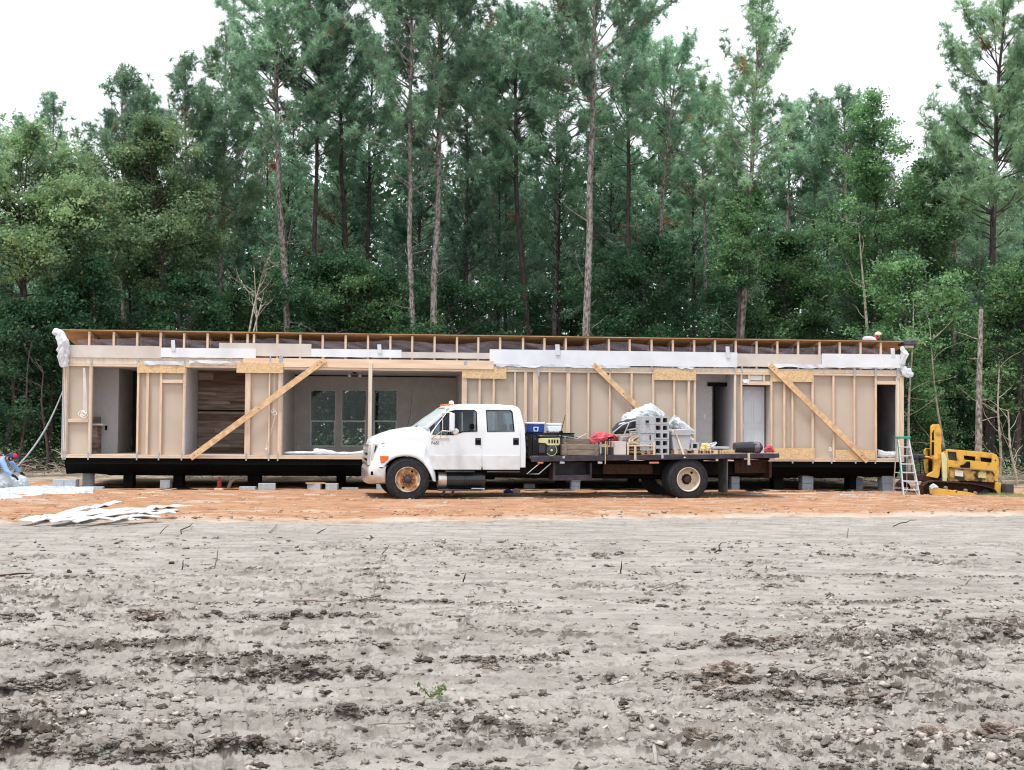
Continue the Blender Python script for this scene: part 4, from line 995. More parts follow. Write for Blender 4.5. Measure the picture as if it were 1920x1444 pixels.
hpart('dark_lintel', 'black', [(hs(1392), hs(1445), .12, .5, HF.z(1415, 723, .2), HF.z(1415, 716, .1))])
# end room
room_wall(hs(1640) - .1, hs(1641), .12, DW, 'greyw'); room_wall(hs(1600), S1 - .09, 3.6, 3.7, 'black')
hpart('inner_lining', M('grey lining', (.22, .22, .23), (.12, .12, .125), 1, .9), [(S1 - .13, S1 - .10, .12, 3.5, ZF + .01, HF.z(1660, 721))])
crumple([a(1644, 850, .2), a(1660, 852, .2), a(1680, 853, .2)], [.11, .07, .08], 'wrap', 'floor_sheet', house, 12, amp=.3, sub=6)
# cables coiled on studs
def coil(u, v, r, n, seed, mat='white'):
    rg = random.Random(seed); s, z = hs(u, v, -.03), HF.z(u, v, -.03); mb = MB()
    for k in range(n):
        rr = r * rg.uniform(.6, 1.1); ox, oz = rg.uniform(-.03, .03), rg.uniform(-.05, .05)
        mb.tube([(s + ox + rr * math.cos(t), -.03 + .02 * math.sin(t * 2 + k), z + oz + rr * .8 * math.sin(t)) for t in np.linspace(0, 2 * math.pi, 14)], .006, 5, False)
    return mb
m_ = coil(156, 775, .09, 5, 1)
for k in range(4): m_.tube([a(156 + k, 690, -.01), a(157 + k * 1.5, 735, -.02), a(156 + k * 2, 770, -.02)], .006, 5)
m_.build('cable_coil', 'white', house)
m_ = coil(513, 772, .05, 3, 2); m_.tube([a(514, 700, -.01), a(514, 740, -.02), a(513, 768, -.02)], .004, 4); m_.tube([a(516, 780, -.02), a(508, 810, -.03), a(500, 830, -.02), a(499, 850, -.01)], .004, 4); m_.build('cable_coil', 'white', house)
coil(500, 842, .035, 3, 4).build('cable_coil', 'white', house)
coil(1556, 840, .05, 3, 3).build('cable_coil', 'white', house)

# piers and blocks under the house
PG = 'piers holding up the house'
def blockpile(name, label, cat, u, v, wd, dp, n, hgt, mat, d=.3, group=None, rot=0, z0=GZ):
    s = hs(u, v, d); p = HF.o + HF.ex * s + HF.ey * d
    o = thing(name, label, cat, (p.x, p.y, z0), HY + rot, group); rg = random.Random(int(u))
    for k in range(n):
        j = rg.uniform(-.008, .008); MB().box(-wd / 2 + j, wd / 2 + j, -dp / 2, dp / 2, k * hgt + .002, (k + 1) * hgt - .003).build('block' if n > 1 else 'body', mat, o, bevel=.006)
    return o
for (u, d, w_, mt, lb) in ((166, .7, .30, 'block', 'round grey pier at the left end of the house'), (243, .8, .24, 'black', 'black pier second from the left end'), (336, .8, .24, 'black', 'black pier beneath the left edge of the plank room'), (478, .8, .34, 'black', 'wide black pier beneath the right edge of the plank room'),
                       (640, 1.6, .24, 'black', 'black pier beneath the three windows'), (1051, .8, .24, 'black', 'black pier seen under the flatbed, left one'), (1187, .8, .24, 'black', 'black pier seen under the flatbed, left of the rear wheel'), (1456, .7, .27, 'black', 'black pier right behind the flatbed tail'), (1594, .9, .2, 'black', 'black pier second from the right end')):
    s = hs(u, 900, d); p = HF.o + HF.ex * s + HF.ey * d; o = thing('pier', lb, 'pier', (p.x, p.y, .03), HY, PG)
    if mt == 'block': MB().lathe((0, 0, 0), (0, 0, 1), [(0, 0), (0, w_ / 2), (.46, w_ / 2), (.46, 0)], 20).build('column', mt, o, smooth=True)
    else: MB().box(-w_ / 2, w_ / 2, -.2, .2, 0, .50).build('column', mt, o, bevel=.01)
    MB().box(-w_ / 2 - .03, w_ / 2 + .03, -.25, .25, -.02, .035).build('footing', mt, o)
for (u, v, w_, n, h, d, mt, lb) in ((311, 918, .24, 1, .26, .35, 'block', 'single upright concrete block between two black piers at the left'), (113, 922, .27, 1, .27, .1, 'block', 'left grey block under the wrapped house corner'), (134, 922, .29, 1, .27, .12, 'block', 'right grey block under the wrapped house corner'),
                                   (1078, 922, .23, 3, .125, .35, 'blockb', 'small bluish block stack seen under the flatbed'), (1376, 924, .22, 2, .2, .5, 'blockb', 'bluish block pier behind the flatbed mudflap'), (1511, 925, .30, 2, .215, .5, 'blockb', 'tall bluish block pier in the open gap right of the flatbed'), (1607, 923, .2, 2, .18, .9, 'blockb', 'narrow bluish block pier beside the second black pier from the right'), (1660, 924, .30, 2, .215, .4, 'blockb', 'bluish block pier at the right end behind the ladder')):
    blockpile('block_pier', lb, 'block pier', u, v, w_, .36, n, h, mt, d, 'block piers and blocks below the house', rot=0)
# spare blocks lying in front
BG = 'loose concrete blocks along the front of the house'
for (u, v, w_, h, d, lb) in ((465, 927, .40, .12, -.25, 'flat block lying left of the upright block below the right plank jamb'), (500, 925, .43, .20, -.2, 'concrete block next to the flat block below the right plank jamb'), (590, 925, .34, .19, -.2, 'concrete block with a scrap of board on top'), (623, 927, .30, .21, -.35, 'concrete block standing on white powder'), (656, 924, .42, .09, -.1, 'thin flat block right of the block on white powder'), (718, 925, .32, .20, .1, 'block half hidden by the front tyre'),
                          (897, 927, .34, .10, -.4, 'flat grey block beneath the step tank'), (993, 920, .30, .17, .8, 'grey block in shade beneath the cab rear'), (175, 925, .5, .1, -.1, 'pale flat slab right of the white tarp')):
    blockpile('concrete_block', lb, 'concrete block', u, v, w_, .2, 1, h, 'block', d, BG, rot=random.Random(int(u)).uniform(-.15, .15))
o = thing('board_scrap', 'orange-brown scrap of board lying on top of a concrete block', 'board', HF.o + HF.ex * hs(592, 905, -.2) + HF.ey * -.2 + Vector((0, 0, GZ + .192)), HY + .1); MB().box(-.25, .25, -.1, .12, 0, .025).build('plank', 'deck', o)
mbp = thing('plastic_sheet', None, None)
bpy.data.objects.remove(mbp)
xs_ = np.linspace(0.6, S1 + .1, 240); ys_ = np.linspace(-.28, 2.3, 40); Xp, Yp = np.meshgrid(xs_, ys_)
Zp = .075 + .022 * np.maximum(0, fbm(Xp * 1.6, Yp * 4, 4, 88) - .42) * 3 + .018 * np.abs(np.sin(Xp * 3 + 4 * fbm(Xp, Yp, 2, 3)))
Yp = Yp + np.where(Yp < 0, .35 * (fbm(Xp * .8, Xp * 0, 3, 9) - .5), 0)
Wp = np.stack([Xp, Yp, Zp], -1).reshape(-1, 3)
i = np.arange(39)[:, None] * 240 + np.arange(239)[None, :]
o = npmesh('plastic_sheet', Wp, np.stack([i, i + 1, i + 241, i + 240], -1).reshape(-1, 4), 'plastic_b', smooth=True); o.location = HF.o; o.rotation_euler = (0, 0, HY)
tag(o, 'black plastic sheet spread on the ground under the whole house', 'plastic sheet')
# the leaning strap at the left corner
p0, p1 = at(123, 720, 31.2), on_ground(52, 915); p1.y = 30.6
o = thing('strap', 'thin pale strap hanging slack from the left house corner down to the ground', 'strap', (p1.x, p1.y, 0)); q0 = p0 - Vector((p1.x, p1.y, 0))
mid = q0 * .55 + Vector((.22, 0, -.12)); MB().tube([q0 * (1 - t) + Vector((.0, 0, .03)) * t + Vector((.20, 0, -.16)) * math.sin(math.pi * t) for t in np.linspace(0, 1, 14)], [.012 + .012 * math.sin(math.pi * t) for t in np.linspace(0, 1, 14)], 6).build('band', 'galv', o, smooth=True)

# ------------------------------------------------------------------ flatbed truck
TYAW = math.atan2(1.2, 6.52)
p_ = on_ground(763, 943); TF = Frame((p_.x, 27.7, GZ - .02), TYAW)
truck = thing('flatbed_truck', 'white crew cab flatbed truck loaded with building materials, parked before the house', 'truck', TF.o, TYAW)
GT = TF.o.z
def tsz(u, v, d=0.0):
    s, z = TF.sz(u, v, d); return s, z - GT
def TP(pts, d=0.1): return [tsz(u, v, d) for u, v in pts]
W = 2.36                                   # overall width over the tyres
def wheel(s, z, d, side, front, parent=truck):
    R_ = .495; wh = thing('wheel', None, None); wh.parent = parent; wh.location = (s, d, z)
    if not front: wh['label'] = 'rear wheel with deeply dished cream rim' if side < 0 else 'rear wheel on the far side'
    tw = .27; sg = side                    # side -1: near side faces -d
    prof = [(0, .29), (.0, .33), (-.01, .40), (.012, .46), (.035, R_ - .008), (.05, R_), (tw - .05, R_), (tw - .035, R_ - .008), (tw - .012, .46), (tw, .40), (tw - .01, .29)]
    ty = MB(); ty.lathe((0, 0, 0), (0, -sg, 0), prof, 64)
    ty.lathe((0, 0, 0), (0, -sg, 0), [(-.008, .425), (-.016, .43), (-.008, .437)], 64)
    for k in range(4): ty.lathe((0, 0, 0), (0, -sg, 0), [(.075 + k * .037, R_ - .002), (.078 + k * .037, R_ + .006), (.097 + k * .037, R_ + .006), (.1 + k * .037, R_ - .002)], 64)
    t_ = ty.build('tyre', 'tyre', wh, smooth=True, ang=50)
    # rim: slotted disc, lip
    rm = MB()
    if front: dp = [(.03, .29), (-.012, .285), (-.012, .272), (.04, .262), (.045, .235), (.02, .20), (.012, .15), (.012, .10), (.05, .10)]
    else: dp = [(.03, .29), (-.012, .285), (-.012, .272), (.05, .262), (.13, .25), (.16, .23), (.165, .13), (.14, .12)]
    rm.lathe((0, 0, 0), (0, -sg, 0), dp, 48); r_ = rm.build('rim', 'rim' if front else 'rimw', wh, smooth=True, ang=60)
    base = .012 if front else .165
    hb = MB()
    if front: hb.lathe((0, 0, 0), (0, -sg, 0), [(-.03, 0), (-.03, .05), (-.015, .075), (.03, .08)], 24)
    else: hb.lathe((0, 0, 0), (0, -sg, 0), [(.02, 0), (.02, .045), (.035, .08), (.17, .088)], 24)
    hb.build('hub', 'genD' if front else 'rust', wh, smooth=True)
    for k in range(10):
        q = 2 * math.pi * k / 10; rr = .118 if front else .112
        c = (rr * math.cos(q), sg * -base * 1 + sg * .0, rr * math.sin(q))
        MB().lathe(c, (0, sg, 0), [(0, .0), (0, .02), (.022, .018), (.026, 0)], 6).build('lug_nut', 'rust', wh)
    if front:
        MB().lathe((0, -sg * (base - .004), 0), (0, sg, 0), [(0, .182), (.006, .182), (.006, .09), (0, .09)], 32).build('rust_ring', 'hubrust', wh, smooth=True)
    for q in ((math.radians(62), math.radians(242)) if front else (math.radians(50),)):   # hand holes
        ho = MB(); cc = Vector((.20 * math.cos(q), -sg * ((.022 if front else .162)), .20 * math.sin(q)))
        ho.lathe(cc, (0, sg, 0), [(0, .0), (0, .032), (.006, .03), (.006, 0)], 14); ho.build('hand_hole', 'black', wh)
    return wh
sF, zF_ = 0.02, .495
sR_ = tsz(1291, 902)[0]
wheel(sF, .495, 0.0, -1, True); wheel(sF, .495, W, 1, True)
wheel(sR_, .495, 0.0, -1, False); wheel(sR_, .495, W, 1, False)
for (d_, sg) in ((.31, -1), (W - .31, 1)):       # inner tyres of the dual rear axle
    iw = wheel(sR_, .495, d_, sg, False); iw['label'] = 'inner tyre of the dual rear axle'
MB().tube([(sF, .3, .47), (sF, W - .3, .47)], .06, 10).build('front_axle', 'steel', truck); MB().tube([(sR_, .55, .49), (sR_, W - .55, .49)], .09, 12).tube([(sR_, W / 2 - .18, .49), (sR_, W / 2 + .18, .49)], .22, 14).build('rear_axle', 'steel', truck, smooth=True)

DN, DFR = .10, W - .10                      # cab side planes
def mirrored(fn):                           # near and far side of the same panel
    fn(lambda d: d, 'near'); fn(lambda d: W - d, 'far')
def tumble(o, z0, k=.13):
    for v in o.data.vertices:
        if v.co.z > z0: 
            c = W / 2; sg = 1 if v.co.y < c else -1; v.co.y += sg * (v.co.z - z0) * k
zbelt = tsz(880, 808, DN)[1]
# cab side shell with openings
side_out = TP([(803, 874), (803, 818), (806, 811), (812, 803), (840, 768), (846, 761.5), (854, 757.5), (880, 756), (930, 756), (962, 757), (971, 760), (976, 765), (980, 780), (984, 800), (986, 840), (985.5, 874)], DN)
win_f = TP([(811, 811.5), (815, 803), (838, 774), (842, 770), (854, 767), (889, 766.5), (893.5, 770), (894, 806), (868, 806.5), (850, 812)], DN)
win_r = TP([(913, 766.5), (958, 767), (961, 771), (964, 805.5), (914, 806)], DN)
door_f = TP([(805, 872), (805, 819), (808, 811), (814, 802.5), (841, 769.5), (847, 763), (855, 760), (880, 759), (903, 758.8), (903.6, 872)], DN)
door_r = TP([(905.2, 872), (904.6, 758.8), (940, 759), (962, 760.2), (967, 763), (971, 782), (975, 806), (976, 840), (975.5, 872)], DN)
def mk_side(f, w_):
    o = MB().holed(side_out, [win_f, win_r], f(DN), f(DN + .05)).build('cab_side', 'paint', truck, bevel=.01); tumble(o, zbelt)
    for nm, dr_, wn_, hu in (('front_door', door_f, win_f, 891), ('rear_door', door_r, win_r, 962)):
        d_ = MB().holed(dr_, [wn_], f(DN - .013), f(DN - .001)).build(nm, 'paint_d', truck, bevel=.006); tumble(d_, zbelt)
        s0, z1 = tsz(hu, 818.5, DN); s1, z0 = tsz(hu + 10.5, 831.5, DN)
        h = MB().box(s0, s1, f(DN - .018), f(DN - .014), z0, z1).build('handle_recess', 'black', d_, bevel=.008)
        MB().box(s0 + .012, s1 - .012, f(DN - .035), f(DN - .019), z1 - .05, z1 - .015).build('handle', 'genD', d_, bevel=.006)
        # character line and lower swell
        a0 = min(p[0] for p in dr_); a1 = max(p[0] for p in dr_); zc = tsz(880, 849, DN)[1]
        MB().prism([(0, 0)] * 0 or [(a0 + .015, zc - .35), (a1 - .015, zc - .35), (a1 - .015, zc - .02), (a0 + .015, zc - .02)], f(DN - .024), f(DN - .0135)).build('door_lower_panel', 'dust_shade', d_, bevel=.010)
        wf = MB().holed([(p[0], p[1]) for p in grow_poly(wn_, .012)], [grow_poly(wn_, -.008)], f(DN - .017), f(DN - .0135)).build('window_seal', 'black', d_); tumble(wf, zbelt)
        if nm == 'rear_door' or w_ == 'far':
            g = MB().add([(p[0], f(DN + .012), p[1]) for p in wn_], [tuple(range(len(wn_)))]).build('window_glass', 'smoke', d_); tumble(g, zbelt)
        else:
            q = [wn_[0], wn_[1], tsz(826, 788, DN), tsz(826, 812, DN)]      # small fixed pane ahead of the open window
            g = MB().add([(p[0], f(DN + .012), p[1]) for p in q], [(0, 1, 2, 3)]).build('window_glass', 'smoke', d_); tumble(g, zbelt)
def grow_poly(P, e):
    cx = sum(p[0] for p in P) / len(P); cz = sum(p[1] for p in P) / len(P); out = []
    for x, z in P:
        l = math.hypot(x - cx, z - cz); out.append((x + (x - cx) / l * e * 1.3, z + (z - cz) / l * e * 1.3))
    return out
mirrored(mk_side)
# roof, floor, rear wall, firewall
zr_ = tsz(900, 756, DN)[1]; tin = (zr_ - zbelt) * .13
s_w0 = tsz(838, 764, DN)[0]; s_c = tsz(966, 758, DN)[0]
rf = MB()
secs = [(s_w0 - .02, -.06), (s_w0 + .12, .005), (s_w0 + .5, .03), (s_c - .3, .03), (s_c - .02, .0), (s_c + .1, -.07)]
vs = []
for (s, dz) in secs:
    for t in np.linspace(0, 1, 9):
        dd = DN + tin + .0 + t * (DFR - DN - 2 * tin); vs.append((s, dd, zr_ + dz - .004 - .035 * abs(2 * t - 1) ** 4))
fs = [(i * 9 + k, i * 9 + k + 1, i * 9 + k + 10, i * 9 + k + 9) for i in range(len(secs) - 1) for k in range(8)]
o = rf.add(vs, fs).build('cab_roof', 'paint', truck, smooth=True, ang=80); m_ = o.modifiers.new('s', 'SOLIDIFY'); m_.thickness = .04; m_.offset = -1
zfl = tsz(900, 873, DN)[1]; sf0, sb0 = tsz(803, 850, DN)[0], tsz(985, 850, DN)[0]
MB().box(sf0 + .02, sb0 - .02, DN + .052, DFR - .052, zfl, zfl + .05).build('cab_floor', 'black', truck)
sbk = tsz(979, 800, DN)[0]
bw = [(DN + .06, zfl + .06), (DFR - .06, zfl + .06), (DFR - .06, zbelt), (DFR - .06 - tin, zr_ - .05), (DN + .06 + tin, zr_ - .05), (DN + .06, zbelt)]
hw = [(DN + .4, zbelt), (DFR - .4, zbelt), (DFR - .45, zr_ - .18), (DN + .45, zr_ - .18)]
o = MB().holed(bw, [hw], 0, .05).build('cab_rear_wall', 'paint', truck)
slp = lambda z: -max(0, z - zbelt) / (zr_ - zbelt) * .15
for v in o.data.vertices: v.co = (sbk - .06 + v.co.y + slp(v.co.z), v.co.x, v.co.z)
o = MB().add([(sbk - .04 + slp(z), d, z) for d, z in hw], [(0, 1, 2, 3)]).build('rear_window', 'smoke', truck)
MB().box(sf0 - .02, sf0 + .03, DN + .06, DFR - .06, zfl, zbelt - .02).build('dashboard', 'black', truck); MB().box(sf0 + .03, sf0 + .35, DN + .07, DFR - .07, zbelt - .22, zbelt - .02).build('dashboard', 'genD', truck, bevel=.03)
MB().lathe((sf0 + .55, DN + .45, zbelt - .03), (-1, 0, .45), [(0, .17), (.015, .185), (.03, .17), (.015, .158)], 24, True).build('steering_wheel', 'black', truck, smooth=True)
for (s_, hh) in ((sf0 + .95, .62), (sf0 + 1.75, .55)):
    for d_ in (DN + .2, W / 2 + .15):
        MB().box(s_ - .25, s_ + .25, d_, d_ + .55, zfl + .06, zfl + .40).box(s_ + .2, s_ + .35, d_, d_ + .55, zfl + .40, zbelt + .04).box(s_ + .22, s_ + .32, d_ + .14, d_ + .40, zbelt + .06, zbelt + .20).build('seat', 'genD', truck, bevel=.04)
# windscreen and its pillars
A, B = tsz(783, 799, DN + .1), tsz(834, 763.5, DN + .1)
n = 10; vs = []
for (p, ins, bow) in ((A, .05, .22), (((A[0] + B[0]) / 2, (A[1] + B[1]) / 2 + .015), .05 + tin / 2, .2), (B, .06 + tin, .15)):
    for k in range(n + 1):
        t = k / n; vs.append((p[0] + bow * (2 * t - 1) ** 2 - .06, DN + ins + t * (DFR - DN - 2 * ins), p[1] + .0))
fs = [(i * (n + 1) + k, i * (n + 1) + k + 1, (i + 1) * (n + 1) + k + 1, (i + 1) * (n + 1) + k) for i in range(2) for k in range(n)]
MB().add(vs, fs).build('windscreen', film('pale windscreen', (.55, .64, .64), .42), truck, smooth=True)  # pale diffuse colour mixed with the clear glass
for f in (lambda d: d, lambda d: W - d):
    a_ = Vector((A[0] + .18, f(DN + .03), A[1] - .02)); b_ = Vector((B[0] + .10, f(DN + .05 + tin), B[1] + .01)); MB().bar(a_, b_, .05, .07).build('windscreen_pillar', 'paint', truck, bevel=.012)
for dd in (.55, 1.3):
    MB().tube([(A[0] - .02, dd, A[1] + .01), (A[0] + .12, dd + .3, A[1] + .07), (A[0] + .17, dd + .55, A[1] + .12)], .012, 6).build('wiper', 'black', truck)
# bonnet: lofted sections
HX = [(694, 829, .34), (697, 822, .24), (705, 817, .17), (723, 810, .13), (740, 804.5, .12), (766, 800, .12), (786, 798, .11), (804, 800, .10)]
vs = []; prof = [0, .02, .06, .14, .26, .38, .5]
for (u, v, ins) in HX:
    s, z = tsz(u, v, .4); zl_ = tsz(720, 852, .1)[1]
    half = [(ins + .0, zl_), (ins + .0, z - .20), (ins + .02, z - .10), (ins + .08, z - .035), (ins + .25, z - .005), (ins + .55, z + .012), (W / 2, z + .02)]
    full = half + [(W - d, q) for d, q in half[-2::-1]]
    vs += [(s, d, q) for d, q in full]
m = 13; fs = [(i * m + k, i * m + k + 1, (i + 1) * m + k + 1, (i + 1) * m + k) for i in range(len(HX) - 1) for k in range(m - 1)] + [tuple(range(m))]
MB().add(vs, fs).build('bonnet', 'paint', truck, smooth=True, ang=55)
# fender with wheel arch, swelling outwards over the arch
arc = [(720, 873), (724, 868), (731, 861), (742, 855), (755, 852.5), (769, 853), (782, 857), (793, 865), (802, 877), (808, 889), (812, 899)]
top = [(819, 901), (818, 886), (813, 868), (806, 852), (802, 846), (802, 826), (790, 822), (770, 820), (745, 824), (722, 829), (708, 834), (701, 848), (697, 862), (695, 872)]
def fender(f, w_):
    b1 = tsz(0, 0)[0]
    outer = TP(top[::-1] + [], .0); inner = TP(arc, .0)
    # strip between arch and top line, three rows with a bulge
    n = 26
    def resample(P, n):
        P = np.array(P); L = np.r_[0, np.cumsum(np.hypot(*np.diff(P, axis=0).T))]; t = np.linspace(0, L[-1], n); return np.stack([np.interp(t, L, P[:, 0]), np.interp(t, L, P[:, 1])], -1)
    I = resample(inner, n); O = resample(outer, n); rows = []
    for r, dd in ((-.06, .10), (0, -.005), (.10, -.02), (.28, .0), (.55, .05), (.8, .085), (1.0, .15)):
        P = I + (O - I) * max(r, 0) if r >= 0 else I + (I - O) * 0
        rows.append([(x, f(dd), z) for x, z in P])
    vs = [p for r in rows for p in r]; fs = [(i * n + k, i * n + k + 1, (i + 1) * n + k + 1, (i + 1) * n + k) for i in range(len(rows) - 1) for k in range(n - 1)]
    MB().add(vs, fs).build('fender', 'paint', truck, smooth=True, ang=75)
    lin = [(x, f(.10), z) for x, z in I] + [(x, f(.55), z) for x, z in I]
    MB().add(lin, [(k, k + 1, n + k + 1, n + k) for k in range(n - 1)]).build('wheel_arch_liner', 'black', truck, smooth=True)
    # marker lamp wrapping the corner
    lp = TP([(712, 851.5), (729, 852), (727, 859), (720, 864.5), (714, 865.5)], .0)
    MB().prism(lp, f(-.028), f(.12)).build('headlight', 'orange', truck, bevel=.012)
    lg = TP([(704, 829), (708, 827), (706.5, 841), (702.5, 844)], .05)
    MB().prism([tsz(714, 828, .1), tsz(720, 826, .1), tsz(721, 830, .1), tsz(716, 832, .1)], f(.07), f(.10)).build('badge', 'chrome', truck, bevel=.004)
mirrored(fender)
# nose: front panel, grille, bumper
sn, zt_ = tsz(695, 830, .3); zb2 = tsz(690, 871, .3)[1]; sb2 = tsz(690, 871, .2)[0]
nose = [(sn + .10, zt_ + .02), (sn + .02, zt_ - .02), (sb2 + .04, zb2), (sn + .35, zb2), (sn + .35, zt_ - .05)]
MB().prism(nose, .16, W - .16).build('front_panel', 'paint', truck, bevel=.04)
fx = lambda z: (sn + .02) + (sb2 + .04 - sn - .02) * (zt_ - .02 - z) / (zt_ - .02 - zb2)
gh = zt_ - .04; gl = zb2 + .06
gr = MB()
for (da, db_) in ((.30, .36), (W - .36, W - .30)): gr.bar((fx(gh) - .03, (da + db_) / 2, gh), (fx(gl) - .03, (da + db_) / 2, gl), .07, .07)
for k in range(4):
    z = gl + (gh - gl) * k / 3; gr.box(fx(z) - .06, fx(z) + .02, .3, W - .3, z - .035, z + .035)
gr.build('grille', 'chrome', truck, bevel=.01)
MB().add([(fx(gh) - .008, .34, gh), (fx(gl) - .008, .34, gl), (fx(gl) - .008, W - .34, gl), (fx(gh) - .008, W - .34, gh)], [(0, 1, 2, 3)]).build('grille_mesh', 'black', truck)
gs = MB()
for dd in (.335,): gs.bar((fx(gh) - .01, .13, gh + .0), (fx(gl) + .05, .13, gl + .05), .02, .05)
# chrome surround strips seen from the side
MB().prism(TP([(699, 827), (709, 830), (706, 844), (699, 859), (696, 860), (697, 845)], .1), .12, .19).build('grille_surround', 'chrome', truck, bevel=.01)
MB().prism(TP([(704, 832), (707, 833), (704, 843), (701, 847)], .1), .112, .118).build('grille_slot', 'black', truck)
for dd in (W - .19,): MB().prism(TP([(699, 827), (709, 830), (706, 844), (699, 859), (696, 860), (697, 845)], .1), dd, dd + .07).build('grille_surround', 'chrome', truck, bevel=.01)
bp = TP([(688.5, 871.5), (689, 871), (722, 876), (722, 880), (718, 903), (712, 903.5), (690, 899), (688.5, 885)], .1)
bz0 = min(p[1] for p in bp); bz1 = max(p[1] for p in bp); bs = min(p[0] for p in bp); be = max(p[0] for p in bp)
vs = []; nn = 12; rows = [(bz0, .03), (bz0 + .04, 0), (bz1 - .08, 0), (bz1 - .02, .02), (bz1, .07)]
line = [(be, .02), (bs + .16, .02), (bs + .07, .06), (bs + .03, .16), (bs + .0, .5), (bs - .02, W / 2), (bs, W - .5), (bs + .03, W - .16), (bs + .07, W - .06), (bs + .16, W - .02), (be, W - .02)]
for (z, ins) in rows:
    for (s, d) in line: vs.append((s + ins, d + (ins if d < W / 2 else -ins), z))
m = len(line); fs = [(i * m + k, i * m + k + 1, (i + 1) * m + k + 1, (i + 1) * m + k) for i in range(len(rows) - 1) for k in range(m - 1)]
bo = MB().add(vs, fs).build('bumper', 'chrome', truck, smooth=True, ang=60); sm = bo.modifiers.new('s', 'SOLIDIFY'); sm.thickness = .02; sm.offset = 1
a0, a1 = tsz(695, 881, .02), tsz(701, 888, .02); MB().box(a0[0], a1[0], .012, .019, a1[1], a0[1]).build('bumper_slot', 'black', bo)
MB().box(bs + .2, be + .1, .5, W - .5, bz0 - .02, bz0 + .2).build('front_crossmember', 'black', truck)
# mirror on its tube frame
ms0, mz0 = tsz(843.5, 806, -.25); ms1, mz1 = tsz(853, 772, -.25)
mir = MB().box(ms0, ms1, -.26, -.10, mz0, mz1).build('mirror', 'paint', truck, bevel=.025, seg=3)
MB().lathe((*[tsz(854, 806.5, -.22)[0]], -.22, tsz(854, 806.5, -.22)[1]), (-.3, -1, 0), [(0, 0), (0, .05), (-.03, .075), (-.06, .05), (-.07, 0)], 18).build('convex_mirror', 'chrome', mir, smooth=True)
sc1 = (ms0 + ms1) / 2; a_ = lambda u, v, d: (tsz(u, v, d)[0], d, tsz(u, v, d)[1])
MB().tube([a_(830, 771, -.15), a_(848, 771, -.2)], .012, 6).tube([a_(830, 770, -.1), a_(830, 803, -.12), a_(825, 818, .08)], .01, 6).tube([a_(809, 819.5, .08), a_(829, 805, -.12), a_(842, 819, .08), a_(809, 819.5, .08)], .011, 6).tube([a_(829, 805, -.12), a_(848, 806.5, -.2)], .012, 6).build('mirror_bracket', 'chrome', mir, smooth=True)
mf = copy_tree(mir, ch=[]); mf.location = (0, W + .36, 0)
# roof lamps, antenna
s, z = tsz(848, 757, .6); lb_ = MB().lathe((s, .75, zr_ + .0), (0, 0, 1), [(0, .055), (.05, .06), (.09, .045), (.10, 0)], 16).build('beacon', 'white', truck, smooth=True)
for d_ in (.45, .8, 1.18, 1.56, 1.9): MB().box(s - .13, s - .0, d_ - .04, d_ + .04, zr_ - .03, zr_ + .02).build('clearance_lamp', 'orange', truck, bevel=.012)
MB().tube([(A[0] - .05, W - .3, A[1]), (A[0] + .02, W - .3, A[1] + .35), (A[0] + .06, W - .3, A[1] + .9)], [.006, .005, .003], 5).build('antenna', 'steel', truck)
# lettering on the front door
def letters(txt, size, mat, parent, loc, rot, thick=.002, name='lettering', xs=1.0):
    cu = bpy.data.curves.new(name, 'FONT'); cu.body = txt; cu.size = size; cu.extrude = thick; cu.align_x = 'CENTER'; cu.align_y = 'CENTER'
    t = bpy.data.objects.new('tmp', cu); col.objects.link(t); bpy.context.view_layer.update()
    me = bpy.data.meshes.new_from_object(t.evaluated_get(bpy.context.evaluated_depsgraph_get())); bpy.data.objects.remove(t)
    o = bpy.data.objects.new(name, me); col.objects.link(o); me.materials.clear(); me.materials.append(MAT[mat]); o.parent = parent; o.location = loc; o.rotation_euler = rot; o.scale = (xs, 1, 1); return o
s, z = tsz(816, 828, DN); letters('F-650', .10, 'black', truck, (s, DN - .016, z), (R(90), 0, 0), xs=.8)
# tank and steps
s0, z0 = tsz(822, 898, .12); s1 = tsz(838, 898, .12)[0]; s2 = tsz(911, 898, .12)[0]; zc_ = tsz(860, 897, .15)[1]
MB().lathe((s0, .32, zc_), (1, 0, 0), [(0, 0), (0, .17), (.01, .185), (s1 - s0, .185), (s1 - s0, 0)], 28).build('tank_end', 'chrome', truck, smooth=True)
tk = MB(); L_ = s2 - s1; tk.lathe((s1 + .002, .32, zc_), (1, 0, 0), [(0, 0), (0, .183), (L_ * .45, .183), (L_ * .46, .192), (L_ * .5, .192), (L_ * .51, .183), (L_ - .02, .183), (L_, .165), (L_ + .002, 0)], 32); tk.build('fuel_tank', 'tank', truck, smooth=True, ang=30)
for (ua, ub, vv) in ((835, 890, 881), (913, 975, 881.5), (822, 905, 916)):
    a1, a2 = tsz(ua, vv, .1), tsz(ub, vv, .1); MB().box(a1[0], a2[0], .08, .32, a1[1] - .02, a1[1] + .012).build('step', 'checker', truck, bevel=.006)
for u in (828, 845): a1 = tsz(u, 922, .2); MB().bar((a1[0] + .08, .2, a1[1] + .08), (a1[0], .2, a1[1] - .06), .03, .05).build('step_bracket', 'genD', truck)
# chassis
zr1 = tsz(1000, 880, .5)[1]
for d_ in (.72, W - .80): MB().box(be - .05, tsz(1440, 870, .7)[0], d_, d_ + .08, .58, .86).build('chassis_rail', 'rust' if d_ > 1 else 'steel', truck)
MB().box(sF - .5, sf0 + .3, .8, W - .8, .45, .95).build('engine_block', 'black', truck, bevel=.03); MB().tube([(sf0 + .3, W / 2, .55), (sR_, W / 2, .5)], .05, 10).build('drive_shaft', 'steel', truck); MB().box(sf0 + 1.0, sf0 + 1.7, .95, W - .7, .45, .8).build('gearbox', 'black', truck, bevel=.05)
